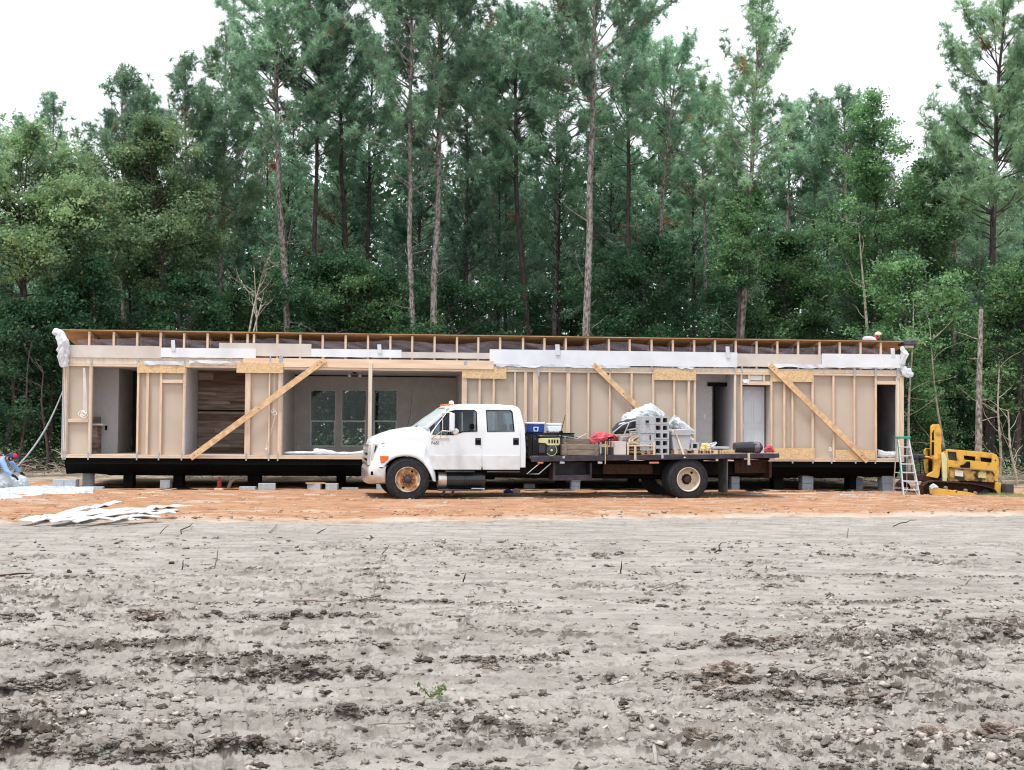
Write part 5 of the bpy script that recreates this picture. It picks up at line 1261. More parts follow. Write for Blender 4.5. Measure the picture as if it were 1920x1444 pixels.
# bed
b0, b1 = tsz(996, 852, -.02)[0], tsz(1461, 848, -.02)[0]; zb0, zb1 = tsz(996, 853, 0)[1], tsz(1461, 847.5, 0)[1]
zt0 = lambda s: zb0 + (zb1 - zb0) * (s - b0) / (b1 - b0)
bed = MB(); h_ = .125
for (y0, y1) in ((-.03, .03), (W - .03, W + .03)):
    bed.add([(b0, y0, zb0 - h_), (b1, y0, zb1 - h_ + .02), (b1, y1, zb1 - h_ + .02), (b0, y1, zb0 - h_), (b0, y0, zb0), (b1, y0, zb1), (b1, y1, zb1), (b0, y1, zb0)], [(0, 3, 2, 1), (4, 5, 6, 7), (0, 1, 5, 4), (1, 2, 6, 5), (2, 3, 7, 6), (3, 0, 4, 7)])
bd = bed.build('bed_rail', 'bedrail', truck, bevel=.006)
MB().add([(b0, .031, zb0 - .05), (b1, .031, zb1 - .05), (b1, W - .031, zb1 - .05), (b0, W - .031, zb0 - .05), (b0, .031, zb0 - .006), (b1, .031, zb1 - .006), (b1, W - .031, zb1 - .006), (b0, W - .031, zb0 - .006)], [(0, 3, 2, 1), (4, 5, 6, 7), (0, 1, 5, 4), (1, 2, 6, 5), (2, 3, 7, 6), (3, 0, 4, 7)]).build('bed_deck', 'brownw', truck)
for k in range(9):
    s = b0 + .2 + (b1 - b0 - .4) * k / 8; MB().box(s - .04, s + .04, .032, W - .032, zt0(s) - .16, zt0(s) - .052).build('cross_bearer', 'steel', truck)
MB().box(tsz(1130, 870, .5)[0], tsz(1222, 870, .5)[0], .45, .55, tsz(1180, 886, .5)[1], tsz(1180, 868, .5)[1]).build('side_sill', 'rust', truck)
# headboard behind the cab
s3 = tsz(990, 800, .2)[0]; hb = MB()
for d_ in (.1, W - .16): hb.box(s3, s3 + .06, d_, d_ + .06, zb0, zb0 + .50)
for z in (0, .16, .32, .46): hb.box(s3 + .002, s3 + .058, .161, W - .161, zb0 + z + .002, zb0 + z + .06)
hb.build('headboard', 'steel', truck)
# underbed tool frame, struts, rear frame, mudflap
f0, f1 = tsz(1037, 880, .05)[0], tsz(1109, 880, .05)[0]; z0, z1 = tsz(1070, 898, .05)[1], zt0(1.5) - .13
MB().box(f0, f0 + .05, .03, .5, z0, z1).box(f1 - .03, f1, .03, .5, z0, z1).box(f0 + .05, f1 - .03, .03, .5, z0, z0 + .13).box(f0 + .05, f1 - .03, .46, .5, z0 + .131, z1).build('tool_rack', 'bedrail', truck)
MB().tube([a_(1012, 866, .0), a_(988, 886, .0), a_(1010, 886, .0), a_(1033, 866, .0)], .012, 6, False).build('step_loop', 'galv', truck)
r0, r1 = tsz(1375, 870, .6)[0], tsz(1438, 870, .6)[0]; zc1 = tsz(1400, 884, .6)[1]
MB().box(r0, r1, .5, .56, zc1, zt0(r1) - .16).box(r1 - .06, r1, .3, W - .3, zc1 - .1, zc1 + .28).build('rear_frame', 'rust', truck)
m0, m1 = tsz(1357, 890, .1)[0], tsz(1372, 890, .1)[0]
MB().box(m0 + .05, m0 + .075, .02, .62, .17, zt0(m0) - .13).build('mudflap', M('grey mudflap', (.11, .11, .12), (.06, .06, .065), 4, .6), truck, bevel=.004)
MB().box(m0 + .05, m0 + .075, W - .62, W - .02, .08, zt0(m0) - .13).build('mudflap', 'black', truck)
a1, a2 = tsz(1443, 852, 0), tsz(1453, 861, 0); MB().box(a1[0], a2[0], .0, .12, a2[1], a1[1] - .03).build('tail_lamp', 'galv', truck, bevel=.01)
for u in (1054, 1125): a1 = tsz(u, 863, -.04); MB().box(a1[0] - .05, a1[0] + .06, -.045, .0, a1[1] - .05, a1[1] + .0).build('reflector', 'galv', truck, bevel=.008)
a1 = tsz(1057, 855, -.04); MB().lathe((a1[0], -.031, a1[1]), (0, -1, 0), [(0, 0), (0, .035), (.012, .03), (.015, 0)], 16).build('marker_disc', 'galv', truck, smooth=True)
for u in (1014, 1223, 1231): a1 = tsz(u, 864, -.03); MB().box(a1[0] - .07, a1[0] + .06, -.04, .02, a1[1] - .035, a1[1] + .008).build('marker_lamp', M('red lens', (.5, .18, .12), None, 6, .4), truck, bevel=.01)

# ---------------- load on the bed
def bth(name, label, cat, u, d, group=None, rz=0, lift=0, v=850):
    s = tsz(u, v, d)[0]; p = TF.o + TF.ex * s + TF.ey * d
    return thing(name, label, cat, (p.x, p.y, GT + zt0(s) + .001 + lift), TYAW + rz, group)
PXM = lambda d: (TF.o + TF.ey * d).y / F * 1.02          # metres per photo pixel near there
px = lambda n, d=.2: n * (28.3 + d) / F
o = bth('generator', 'black and pale yellow portable generator at the front of the flatbed', 'generator', 1026, .45)
MB().box(-.27, .25, -.2, .25, .05, .40).build('engine', 'genD', o, bevel=.03); MB().box(-.26, -.09, -.24, -.205, .06, .28).build('side_cover', 'tank', o, bevel=.015)
MB().prism([(-.26, .40), (-.26, .30), (-.10, .29), (-.04, .24), (.22, .24), (.25, .28), (.25, .42), (-.2, .41)], -.26, -.2).build('control_panel', 'genY', o, bevel=.012)
for x in (-.03, .04, .10, .17): MB().box(x, x + .035, -.268, -.262, .30, .38).build('socket', 'black', o)
MB().lathe((.05, -.21, .13), (0, -1, 0), [(0, .12), (.04, .115), (.05, .08), (.05, 0)], 26).build('recoil_cover', 'genD', o, smooth=True)
MB().lathe((.05, -.262, .13), (0, -1, 0), [(0, .028), (.012, .022), (.013, 0)], 12).build('recoil_hub', 'genY', o); MB().tube([(.05 + .125 * math.cos(t), -.25, .13 + .125 * math.sin(t)) for t in np.linspace(-2.6, .9, 16)], .007, 5).build('cover_ring', 'genY', o)
fr = MB()
for d_ in (-.27, .28):
    fr.tube([(-.30, d_, 0.01), (-.30, d_, .46), (-.27, d_, .50), (.26, d_, .50), (.29, d_, .46), (.29, d_, .01)], .014, 8)
for s_ in (-.3, .29): fr.tube([(s_, -.27, .02), (s_, .28, .02)], .014, 8)
fr.build('carry_frame', 'steel', o, smooth=True)
MB().box(-.24, .2, -.2, .22, .41, .485).build('tank', 'tank', o, bevel=.03)
o = bth('gear_crate', 'dark tool chest behind the generator holding up the coolers', 'tool chest', 1020, 1.45); MB().box(-.5, .62, -.55, .45, 0, .50).build('body', 'genD', o, bevel=.02); MB().box(-.51, .63, -.56, .46, .502, .53).build('lid', 'black', o, bevel=.01)
o = bth('cooler', 'blue cooler with white lid behind the cab', 'cooler', 1002, 1.2, lift=.534); MB().prism([(-.20, 0), (.20, 0), (.22, .20), (-.22, .20)], -.15, .15).build('body', 'blue', o, bevel=.02); MB().box(-.225, .225, -.16, .16, .202, .25).build('lid', 'white', o, bevel=.015)
MB().holed([(-.055, .03), (.05, .03), (.065, .14), (-.065, .14)], [[(-.035, .05), (.03, .05), (.04, .12), (-.04, .12)]], -.172, -.16).build('handle', 'white', o)
o = bth('foam_cooler', 'white foam cooler printed with blue blotches beside the blue cooler', 'cooler', 1038, 1.2, lift=.534); MB().box(-.16, .16, -.14, .14, 0, .17).build('body', 'foam', o, bevel=.03, seg=3); MB().box(-.165, .165, -.145, .145, .172, .225).build('lid', 'foam', o, bevel=.03, seg=3)
o = bth('antenna_rod', 'thin dark rod sticking up at a slant beside the foam cooler', 'rod', 1051, .9, lift=.52); MB().tube([(0, 0, -.03), (.02, 0, .06), (.11, 0, .43)], [.016, .010, .006], 6).build('rod', 'steel', o)
MB().box(-.03, .05, -.03, .03, -.03, .05).build('base', 'black', o, bevel=.01)
# wooden trough on the near edge
def crate(o, L, D_, Hh, mat, post=True, gap=.012, n=2):
    for (y0, y1) in ((-D_ / 2, -D_ / 2 + .025), (D_ / 2 - .025, D_ / 2)):
        for k in range(n): MB().box(-L / 2, L / 2, y0, y1, .01 + k * Hh / n, (k + 1) * Hh / n - gap).build('side_board', mat, o, bevel=.004)
    for sg in (-1, 1): MB().box(sg * (L / 2 - .025), sg * (L / 2), -D_ / 2 + .026, D_ / 2 - .026, .01, Hh * .95).build('end_board', mat, o, bevel=.004)
    MB().box(-L / 2 + .03, L / 2 - .03, -D_ / 2 + .03, D_ / 2 - .03, .0, .02).build('bottom', mat, o)
    if post:
        for sg in (-1, 1): MB().box(sg * (L / 2 - .07) - .03, sg * (L / 2 - .07) + .03, -D_ / 2 - .022, -D_ / 2 - .002, .0, Hh + .03).build('cleat', mat, o, bevel=.004)
o = bth('wooden_crate', 'long weathered wooden crate on the near edge of the flatbed', 'crate', 1085, .3); crate(o, .88, .45, .27, 'brownw')
o = bth('wooden_crate', 'second weathered crate of white offcuts behind the long crate', 'crate', 1080, 1.0); crate(o, .80, .5, .40, 'brownw')
for k, (x, z, a_x, l) in enumerate(((-.2, .42, .15, .5), (.05, .40, -.5, .45), (.1, .43, .05, .5), (-.05, .44, .3, .4))):
    q = MB().bar((x - l / 2 * math.cos(a_x), -.1 + k * .06, z + .0 + l / 2 * math.sin(a_x)), (x + l / 2 * math.cos(a_x), -.1 + k * .06, z - l / 2 * math.sin(a_x)), .06, .012); t_ = bth('white_offcut', ['white offcut lying flat on the crate behind the long crate, leftmost', 'white strip slanting down into the crate behind the long crate', 'white offcut lying level on the crate, right of the slanting strip', 'white offcut tilted over the back of the crate'][k], 'offcut', 1080, 1.0, 'white offcuts piled in the crate'); q.build('board', 'strip', t_)
def bag(name, label, cat, u, d, pts, rad, mat, seed, lift=0, amp=.35, flat=.8, freq=6, group=None, sm=False, sub=6, v=850):
    o = bth(name, label, cat, u, d, group, lift=lift, v=v); crumple(pts, rad, mat, 'body', o, seed, amp=amp, flat=flat, freq=freq, sub=sub, n=24, smooth=sm); return o
bag('plastic_bag', 'red-pink plastic bag slumped over the crate and tools mid-bed', 'bag', 1134, .75, [(-.33, 0, .28), (-.2, 0, .38), (0, 0, .40), (.18, 0, .36), (.34, 0, .32)], [.08, .15, .13, .13, .06], 'pinkp', 21, amp=.3)
o = bth('tool_box', 'dark grey tool box holding upright hand tools on the near edge', 'tool box', 1137, .3); crate(o, .38, .35, .2, 'genD', False, n=1); MB().box(-.15, .15, -.1, .1, .02, .16).build('tray', 'rust', o)
TG = 'hand tools standing in the tool box'
for k, (x, m_, h, lb) in enumerate(((-.14, 'galv', .30, 'grey level standing leftmost in the tool box'), (-.06, 'yellowt', .34, 'yellow-handled tool hanging over the bed edge'), (.02, 'pallet', .33, 'wooden-handled tool in the middle of the tool box'), (.10, 'rust', .40, 'dark-handled hammer standing in the tool box'))):
    t_ = bth('hand_tool', lb, 'tool', 1137, .08, TG); z0_ = -.20 if k == 1 else .02; MB().tube([(x, 0, z0_), (x + .005, -.01, h)], [.012, .016], 7).build('shaft', m_, t_)
    if k == 1: t_.location -= TF.ey * .13; 
    if k == 3: MB().tube([(x - .07, 0, h + .0), (x + .07, 0, h + .02)], [.022, .03], 8).build('head', 'black', t_)
    if k == 0: MB().box(x - .02, x + .02, -.015, .015, .05, .3).build('rail', 'galv', t_)
    if k == 1: MB().tube([(x - .03, 0, h), (x + .08, 0, h + .03)], [.016, .02], 7).build('head', 'steel', t_)
    if k == 2: MB().box(x - .03, x + .03, -.02, .02, h - .02, h + .03).build('head', 'genD', t_)
o = bth('plywood_box', 'open grey wooden box with a metal bar leaning in it', 'box', 1158, .32); crate(o, .30, .4, .33, 'board2', False, n=1)
o = bth('metal_bar', 'flat grey metal bar leaning up out of the plywood box', 'bar', 1160, .28); MB().bar((-.06, 0, .04), (.26, .05, .75), .04, .02).build('shaft', 'galv', o, bevel=.004)
# pallet with lumber scraps and ratchet straps
def pallet(o, L, D_, mat='pallet'):
    for d_ in (-D_ / 2, 0, D_ / 2):
        for s_ in (-L / 2 + .04, 0, L / 2 - .04): MB().box(s_ - .04, s_ + .04, d_ - .03, d_ + .03, .016, .085).build('foot_block', mat, o)
    for k in range(7):
        s_ = -L / 2 + .05 + (L - .1) * k / 6; MB().box(s_ - .045, s_ + .045, -D_ / 2 - .03, D_ / 2 + .03, .087, .103).build('deck_board', mat, o, bevel=.003)
    for d_ in (-D_ / 2, 0, D_ / 2): MB().box(-L / 2, L / 2, d_ - .035, d_ + .035, 0, .0145).build('base_board', mat, o)
o = bth('lumber_bundle', 'stack of rough wood scraps in a slatted crate under beige straps', 'lumber', 1196, .35); rg = random.Random(5)
for k in range(7): MB().box(-.30 + rg.uniform(-.03, .02), .27 + rg.uniform(-.02, .03), -.22, .22, .02 + k * .033, .02 + k * .033 + .026).build('board', 'pallet' if k % 2 else 'rust', o, bevel=.003)
for s_ in (-.33, .30): MB().box(s_, s_ + .045, -.25, -.2, 0, .29).build('upright', 'pine', o, bevel=.004)
MB().box(-.284, .29, -.25, -.225, .20, .235).build('rail', 'pine', o, bevel=.004)
o2 = bth('ratchet_strap', 'tangle of beige strap looped on top of the wood scraps', 'strap', 1194, .30, lift=.26); mb = MB()
for k in range(5):
    cx, r = rg.uniform(-.1, .12), rg.uniform(.10, .17)
    P_ = [(cx + r * math.cos(t) * 1.2, -.1 + .06 * math.sin(t * 1 + k), .10 + r * .7 * math.sin(t + k * .5)) for t in np.linspace(0, 6.28, 18)]
    for i in range(17): mb.bar(P_[i], P_[i + 1], .035, .004, up=(0, 1, 0))
mb.build('webbing', 'web', o2)
for (u, w_, h_a, h_b, lb, dd) in ((1191, .055, .22, -.12, 'beige strap hanging over the bed edge at the wood scraps', -.05), (1404, .06, .02, -.27, 'beige strap with buckle hanging down below the black roll', -.055), (1242, .045, .02, -.09, 'short beige strap end below the tall block stack', -.05)):
    t_ = bth('tie_strap', lb, 'strap', u, dd, 'straps hanging over the bed rail'); MB().box(-w_ / 2, w_ / 2, -.004, .0, h_b, h_a).build('webbing', 'web', t_); MB().box(-w_ / 2 - .006, w_ / 2 + .006, -.014, -.005, h_b, h_b + .05).build('buckle', 'galv', t_, bevel=.004)
# stack of hollow concrete blocks, cores facing us
def hollow(o, L=.37, Hh=.178, D_=.35, mat='block'):
    return MB().holed([(-L / 2, 0), (L / 2, 0), (L / 2, Hh), (-L / 2, Hh)], [[(-.135, .035), (-.02, .035), (-.025, .14), (-.14, .14)], [(.03, .035), (.145, .035), (.14, .14), (.035, .14)]], 0, D_).build('body', mat, o)
ords = ['bottom', 'second lowest', 'middle', 'second highest', 'top']
for k in range(5):
    o = bth('hollow_block', 'hollow block with two square cores, %s one of the tall stack on the flatbed' % ords[k], 'concrete block', 1240.5, .15 + .008 * (k % 2), 'hollow blocks stacked on the flatbed', lift=k * .181, v=810); hollow(o)
    MB().add([(-.185, .3, .0), (.185, .3, 0), (.185, .3, .178), (-.185, .3, .178)], [(0, 1, 2, 3)]).build('core_shade', 'dark', o)  # black sheet across the cores, painting the shade inside them
lbs = ['bottom', 'lower middle', 'upper middle', 'top']
for k in range(4):
    o = bth('solid_block', 'plain grey block face, %s one of the column left of the hollow blocks' % lbs[k], 'concrete block', 1212, .22, 'plain blocks stacked on the flatbed', lift=.10 + k * .202, v=800); MB().box(-.185, .178 - (0.0), -.1 + .01 * (k % 2), .28, 0, .199).build('body', 'block', o, bevel=.006)
    if k in (0, 1): MB().box(.05, .075, -.104, -.1, .05, .16).build('slot', 'black', o)
    if k == 3: MB().box(-.05, .02, -.14, -.1, .05, .10).build('knob', 'black', o)
o = bth('stack_pallet', 'low pallet boards under the plain grey block column', 'pallet', 1212, .3); pallet(o, .36, .3)
o = bth('storage_tote', 'grey lidded storage tote strapped down right of the block stack', 'tote', 1274, .35, lift=.105); MB().prism([(-.21, 0), (.19, 0), (.215, .33), (-.235, .33)], -.18, .25).build('body', 'tote', o, bevel=.015); MB().prism([(-.245, .332), (.225, .332), (.235, .42), (.21, .50), (-.20, .48), (-.24, .44)], -.2, .27).build('lid', 'tote', o, bevel=.02)
o = bth('tie_strap', 'beige strap running down over the grey tote to the bed edge', 'strap', 1274, .12, 'straps hanging over the bed rail'); MB().bar((-.12, .02, .60), (-.02, .02, .35), .04, .004, up=(0, 1, 0)).bar((-.02, .02, .35), (.08, -.16, -.08), .04, .004, up=(0, 1, 0)).build('webbing', 'web', o)
o = bth('long_pallet', 'long wooden pallet under the grey tote and the low blocks', 'pallet', 1298, .35, v=845); pallet(o, 1.05, .5, 'pine')
for k, (uu, lb) in enumerate(((1297, 'hollow block lying on the pallet right of the grey tote'),)):
    o = bth('hollow_block', lb, 'concrete block', uu, .2, 'hollow blocks stacked on the flatbed', lift=.106, v=830); hollow(o, .36); MB().add([(-.18, .3, .0), (.18, .3, 0), (.18, .3, .178), (-.18, .3, .178)], [(0, 1, 2, 3)]).build('core_shade', 'dark', o)
bag('white_bag', 'large bulging white plastic bag on top of the load', 'bag', 1210, .85, [(-.55, 0, .62), (-.35, 0, .78), (-.05, 0, .90), (.12, 0, .98), (.34, 0, .90), (.52, 0, .72)], [.14, .24, .24, .24, .16, .05], 'tarp', 31, amp=.25, flat=1.0, v=800)
bag('white_bag', 'white plastic bag end hanging down behind the grey tote', 'bag', 1266, .9, [(-.1, 0, .80), (.05, 0, .70), (.25, 0, .58), (.48, 0, .50)], [.16, .16, .13, .06], 'tarp', 33, amp=.3, v=800)
bag('white_bag', 'small white plastic bag on the low hollow block', 'bag', 1291, .5, [(-.1, 0, .30), (.0, 0, .34), (.12, 0, .31)], [.06, .10, .05], 'tarp', 34, amp=.3, v=830)
o = bth('black_bag', 'round black duffel bag lying left of the block column', 'bag', 1175, .62, lift=.40, v=810)
crumple([(-.33, 0, .14), (-.18, 0, .22), (.05, 0, .28), (.24, 0, .30)], [.07, .14, .17, .15], 'tank', 'body', o, 41, amp=.12, flat=.9, n=24, sub=6, smooth=True); MB().tube([(-.36, -.1, .12), (-.15, -.15, .30), (.12, -.15, .40), (.3, -.15, .42)], .018, 6).build('piping', 'tote', o, smooth=True)
o = bth('folded_carton', 'beige cardboard carton under the round black bag', 'carton', 1178, .55); MB().box(-.22, .18, -.15, .25, 0, .44).build('body', 'board', o, bevel=.01); MB().box(-.2, .16, -.158, -.151, .34, .42).build('label_patch', M('pinkish patch', (.45, .28, .33), None, 5, .8), o)
o = bth('tool_handle_bundle', 'grey bent metal tubes beside the round black bag', 'tubes', 1190, .4, lift=.36, v=820); mb = MB()
for k in range(4): mb.tube([(-.2 + k * .05, -.05, .22 - k * .05), (.0 + k * .03, -.08, .25 - k * .06), (.13, -.05, .05 - k * .03)], .018, 7)
mb.build('tubes', 'tote', o, smooth=True)
bag('yellow_bag', 'crumpled pale yellow bag on the pallet end', 'bag', 1322, .35, [(-.1, 0, .10), (.0, 0, .19), (.1, 0, .15)], [.04, .09, .05], M('pale yellow plastic film', (.80, .72, .32), (.7, .6, .25), 4, .4), 51, amp=.7, v=845)
bag('white_bag', 'crumpled white plastic scrap right of the pale yellow bag', 'bag', 1333, .45, [(-.08, 0, .14), (.02, 0, .18), (.14, 0, .27)], [.06, .07, .02], 'tarp', 52, amp=.6, v=845)
o = bth('foam_slab', 'grey slab lying on the boards left of the black roll', 'slab', 1346, .4, lift=.12); MB().box(-.18, .24, -.15, .15, 0, .05).build('body', 'block', o, bevel=.006)
o = bth('shim_bundle', 'row of upright wood shims below the pale yellow bag', 'shims', 1330, .2)
for k in range(16): MB().box(-.32 + k * .042, -.32 + k * .042 + .022, -.02, .1, .0, .115 if k < 9 else .1).build('shim', 'pallet' if k % 2 else 'pine', o)
o = bth('board_stack', 'short stack of yellowish boards just left of the black roll', 'boards', 1362, .3)
for k in range(3): MB().box(-.17 + k * .01, .16 - k * .006, -.15, .15, .002 + k * .032, .028 + k * .032).build('board', 'osb', o, bevel=.003)
# black roll
o = bth('black_roll', 'black plastic roll in a torn clear wrapper near the bed tail', 'roll', 1402, .35)
crumple([(-.34, 0, .135), (-.15, 0, .14), (.1, 0, .145), (.30, 0, .14), (.36, 0, .14)], [.12, .13, .135, .135, .07], 'tank', 'body', o, 61, amp=.05, sub=6, n=28, smooth=True)
crumple([(.13, -.004, .148), (.26, -.004, .15)], [.137, .139], 'film', 'wrapper', o, 62, amp=.08, n=24)
for x in (-.13, -.09, -.05): MB().box(x, x + .022, -.125, -.118, .12, .17).build('mark', 'white', o)
bag('red_bag', 'small red plastic bag at the tail of the flatbed', 'bag', 1442, .4, [(-.12, 0, .04), (.0, 0, .12), (.12, 0, .03)], [.03, .09, .03], 'pinkp', 63, amp=.5, v=845)

# ------------------------------------------------------------------ bulldozer
DY = 31.6
pd = on_ground(1740, 935); DZ = Frame((at(1735, 900, DY).x, DY, 0), R(4))
dz = thing('bulldozer', 'small rusty yellow crawler bulldozer standing at the right end of the house', 'bulldozer', DZ.o, R(4))
def dp(P, d=0): return [DZ.sz(u, v, d) for u, v in P]
DWd = 1.25
hood = dp([(1768, 903), (1768, 846), (1772, 842), (1800, 844), (1840, 847.5), (1862, 850), (1869, 853), (1872.5, 860), (1873.5, 885), (1871, 903)], 0)
w3 = [dp([(1776.5, 846.5), (1793, 848), (1795.5, 864.5), (1779, 862.5)]), dp([(1807, 854), (1829, 856.5), (1829.5, 864.5), (1808.5, 862)]), dp([(1838, 857.5), (1860, 860), (1860, 868), (1839.5, 865.5)])]
MB().holed(hood, w3, 0, .05).build('hood_side', 'dozer', dz, bevel=.008); MB().holed(hood, w3, DWd - .05, DWd).build('hood_side', 'dozer', dz, bevel=.008)
hp = [(x + (.01 if x < 1 else -.01), z - .012) for x, z in hood]
MB().prism([p for p in hp], .3, DWd - .3).build('engine', 'black', dz)
tp = [hood[2], hood[3], hood[4], hood[5], hood[6], hood[7]]
vs = [(x, .02, z) for x, z in tp] + [(x, DWd - .02, z) for x, z in tp]
n = len(tp); o = MB().add(vs, [(i, i + 1, n + i + 1, n + i) for i in range(n - 1)]).build('hood_top', 'dozer', dz, smooth=True, ang=50); m_ = o.modifiers.new('s', 'SOLIDIFY'); m_.thickness = .03
MB().add([(x, .06, z) for x, z in w3[0]], [(0, 1, 2, 3)]).build('grille_screen', 'genD', dz)
for q in w3[1:]: MB().add([(x, .06, z) for x, z in q], [(0, 1, 2, 3)]).build('grille_screen', 'black', dz)
MB().prism(dp([(1764, 896), (1870, 903), (1868, 926), (1758, 922)]), .0, DWd - .1).build('undercarriage', 'rust', dz)
MB().prism(dp([(1777, 903), (1779, 875), (1790, 876.5), (1858, 883), (1862, 888), (1864, 905), (1820, 902)]), -.09, -.003).build('side_panel', 'dozer_r', dz, bevel=.012)
MB().prism(dp([(1781, 875), (1858, 882), (1858, 884), (1781, 877)]), -.13, -.092).build('panel_edge', 'brownw', dz)
for P in ([(1787.5, 881), (1803, 883), (1803, 893.5), (1788, 892)], [(1832, 884.5), (1845, 886), (1847, 897), (1831, 895)]): MB().prism(dp(P), -.096, -.0905).build('decal', 'sticker' if P[0][0] < 1800 else M('yellow sticker', (.62, .58, .28), (.5, .4, .15), 30, .7), dz)
MB().prism(dp([(1798, 873), (1806, 870.5), (1812, 865), (1815.5, 865.5), (1816, 877), (1800, 877)]), -.12, -.03).build('exhaust_elbow', 'black', dz, bevel=.01)
MB().prism(dp([(1766, 903), (1764, 850), (1767.5, 848), (1774, 858), (1774, 903)]), -.06, -.0035).build('cowl_pillar', 'genY', dz, bevel=.01)
MB().prism(dp([(1765, 838), (1773, 839), (1773, 845), (1765, 844.5)]), -.02, .4).build('lamp_box', 'genD', dz, bevel=.01)
MB().prism(dp([(1863, 932), (1864, 904), (1876, 906), (1873, 936)]), -.06, .12).build('front_guard', 'dozer', dz, bevel=.01); MB().prism(dp([(1863, 932), (1864, 904), (1876, 906), (1873, 936)]), DWd - .12, DWd + .06).build('front_guard', 'dozer', dz, bevel=.01)
MB().box(DZ.s(1876), DZ.s(1890), -.3, DWd + .3, .08, .36).build('blade', 'genD', dz, bevel=.01)
# roll bar: flanged plate with dark slots
rp = dp([(1746, 800), (1750, 796), (1761, 795.5), (1764, 804), (1766, 823), (1765, 835), (1766, 856), (1763, 880), (1761, 893), (1758, 897), (1738, 893), (1742, 888), (1750, 884), (1751, 866), (1745.5, 856), (1746, 830)])
MB().prism(rp, .0, .08).build('rollover_post', 'dozer', dz, bevel=.006)
for P in ([(1747.3, 826), (1747.5, 812), (1750.5, 806), (1751, 825)], [(1746.3, 854), (1746.8, 829), (1751, 829), (1751, 853)]): MB().prism(dp(P), -.01, -.002).build('post_slot', 'black', dz)
MB().prism(dp([(1741, 857.5), (1752, 856), (1760, 857), (1756, 862), (1748, 862)]), -.05, .5).build('footplate', 'dozer', dz, bevel=.005)
MB().box(DZ.s(1728), DZ.s(1744), .3, .9, DZ.z(1735, 862), DZ.z(1735, 852)).build('seat', 'genD', dz, bevel=.03)
MB().box(DZ.s(1722), DZ.s(1766), .15, DWd - .15, DZ.z(1740, 903), DZ.z(1740, 890)).build('rear_body', 'rust', dz, bevel=.02)
for (u0, v0, u1, v1) in ((1735, 892, 1733, 858), (1742, 892, 1739, 866)): MB().tube([(DZ.s(u0), .3, DZ.z(u0, v0)), (DZ.s(u1), .3, DZ.z(u1, v1))], .012, 6).lathe((DZ.s(u1), .3, DZ.z(u1, v1)), (0, 0, 1), [(-.02, 0), (0, .025), (.03, .02), (.035, 0)], 8).build('control_lever', 'steel', dz)
# tracks
def track(dn):
    P = dp([(1722, 924), (1722, 912), (1731, 904), (1745, 901.5), (1790, 904), (1815, 906), (1840, 911), (1856, 916), (1862, 926), (1858, 938), (1842, 940.5), (1790, 941), (1740, 937)])
    c = MB(); m = len(P); L = [0]
    for i in range(m): a_, b_ = P[i], P[(i + 1) % m]; L.append(L[-1] + math.hypot(a_[0] - b_[0], a_[1] - b_[1]))
    k = int(L[-1] / .085)
    def pos(t):
        t %= L[-1]; i = max(j for j in range(m) if L[j] <= t + 1e-9); f = (t - L[i]) / (L[i + 1] - L[i] + 1e-9); a_, b_ = P[i], P[(i + 1) % m]
        return Vector((a_[0] + (b_[0] - a_[0]) * f, 0, a_[1] + (b_[1] - a_[1]) * f))
    for j in range(k):
        a_ = pos(j * L[-1] / k); b_ = pos((j + .86) * L[-1] / k); a_.y = b_.y = dn; c.bar(a_, b_, .02, .30, up=(0, 0, 1)) if abs((b_ - a_).normalized().z) < .5 else c.bar(a_, b_, .30, .02, up=(0, 0, 1))
    return c
def shoes(dn):
    c = MB(); P = dp([(1722, 924), (1722, 912), (1731, 904), (1745, 901.5), (1790, 904), (1815, 906), (1840, 911), (1856, 916), (1862, 926), (1858, 938), (1842, 940.5), (1790, 941), (1740, 937)])
    m = len(P); L = [0]
    for i in range(m): a_, b_ = P[i], P[(i + 1) % m]; L.append(L[-1] + math.hypot(a_[0] - b_[0], a_[1] - b_[1]))
    def pos(t):
        t %= L[-1]; i = max(j for j in range(m) if L[j] <= t + 1e-9); f = (t - L[i]) / (L[i + 1] - L[i] + 1e-9); a_, b_ = P[i], P[(i + 1) % m]
        return (a_[0] + (b_[0] - a_[0]) * f, a_[1] + (b_[1] - a_[1]) * f)
    k = int(L[-1] / .09); vs = []; fs = []
    for j in range(k):
        a_, b_ = pos(j * L[-1] / k), pos((j + .88) * L[-1] / k); t = Vector((b_[0] - a_[0], b_[1] - a_[1])).normalized(); nx, nz = -t.y * .012, t.x * .012
        c.add([(a_[0] - nx, dn, a_[1] - nz), (b_[0] - nx, dn, b_[1] - nz), (b_[0] + nx, dn, b_[1] + nz), (a_[0] + nx, dn, a_[1] + nz), (a_[0] - nx, dn + .3, a_[1] - nz), (b_[0] - nx, dn + .3, b_[1] - nz), (b_[0] + nx, dn + .3, b_[1] + nz), (a_[0] + nx, dn + .3, a_[1] + nz)],
              [(0, 1, 2, 3), (7, 6, 5, 4), (0, 4, 5, 1), (1, 5, 6, 2), (2, 6, 7, 3), (3, 7, 4, 0)])
    return c
for dn in (-.28, DWd - .02):
    tr = shoes(dn).build('track', 'rust', dz)
    s, z = DZ.sz(1845, 928, 0); MB().lathe((s, dn + .25, z), (0, -1, 0), [(0, 0), (0, .15), (.08, .15), (.09, .11), (.12, .10), (.14, .05), (.15, 0)], 20).build('idler_wheel', 'genD', tr, smooth=True, ang=35)
    s, z = DZ.sz(1736, 920, 0); MB().lathe((s, dn + .25, z), (0, -1, 0), [(0, 0), (0, .16), (.08, .16), (.1, 0)], 20).build('sprocket', 'rust', tr, smooth=True, ang=35)
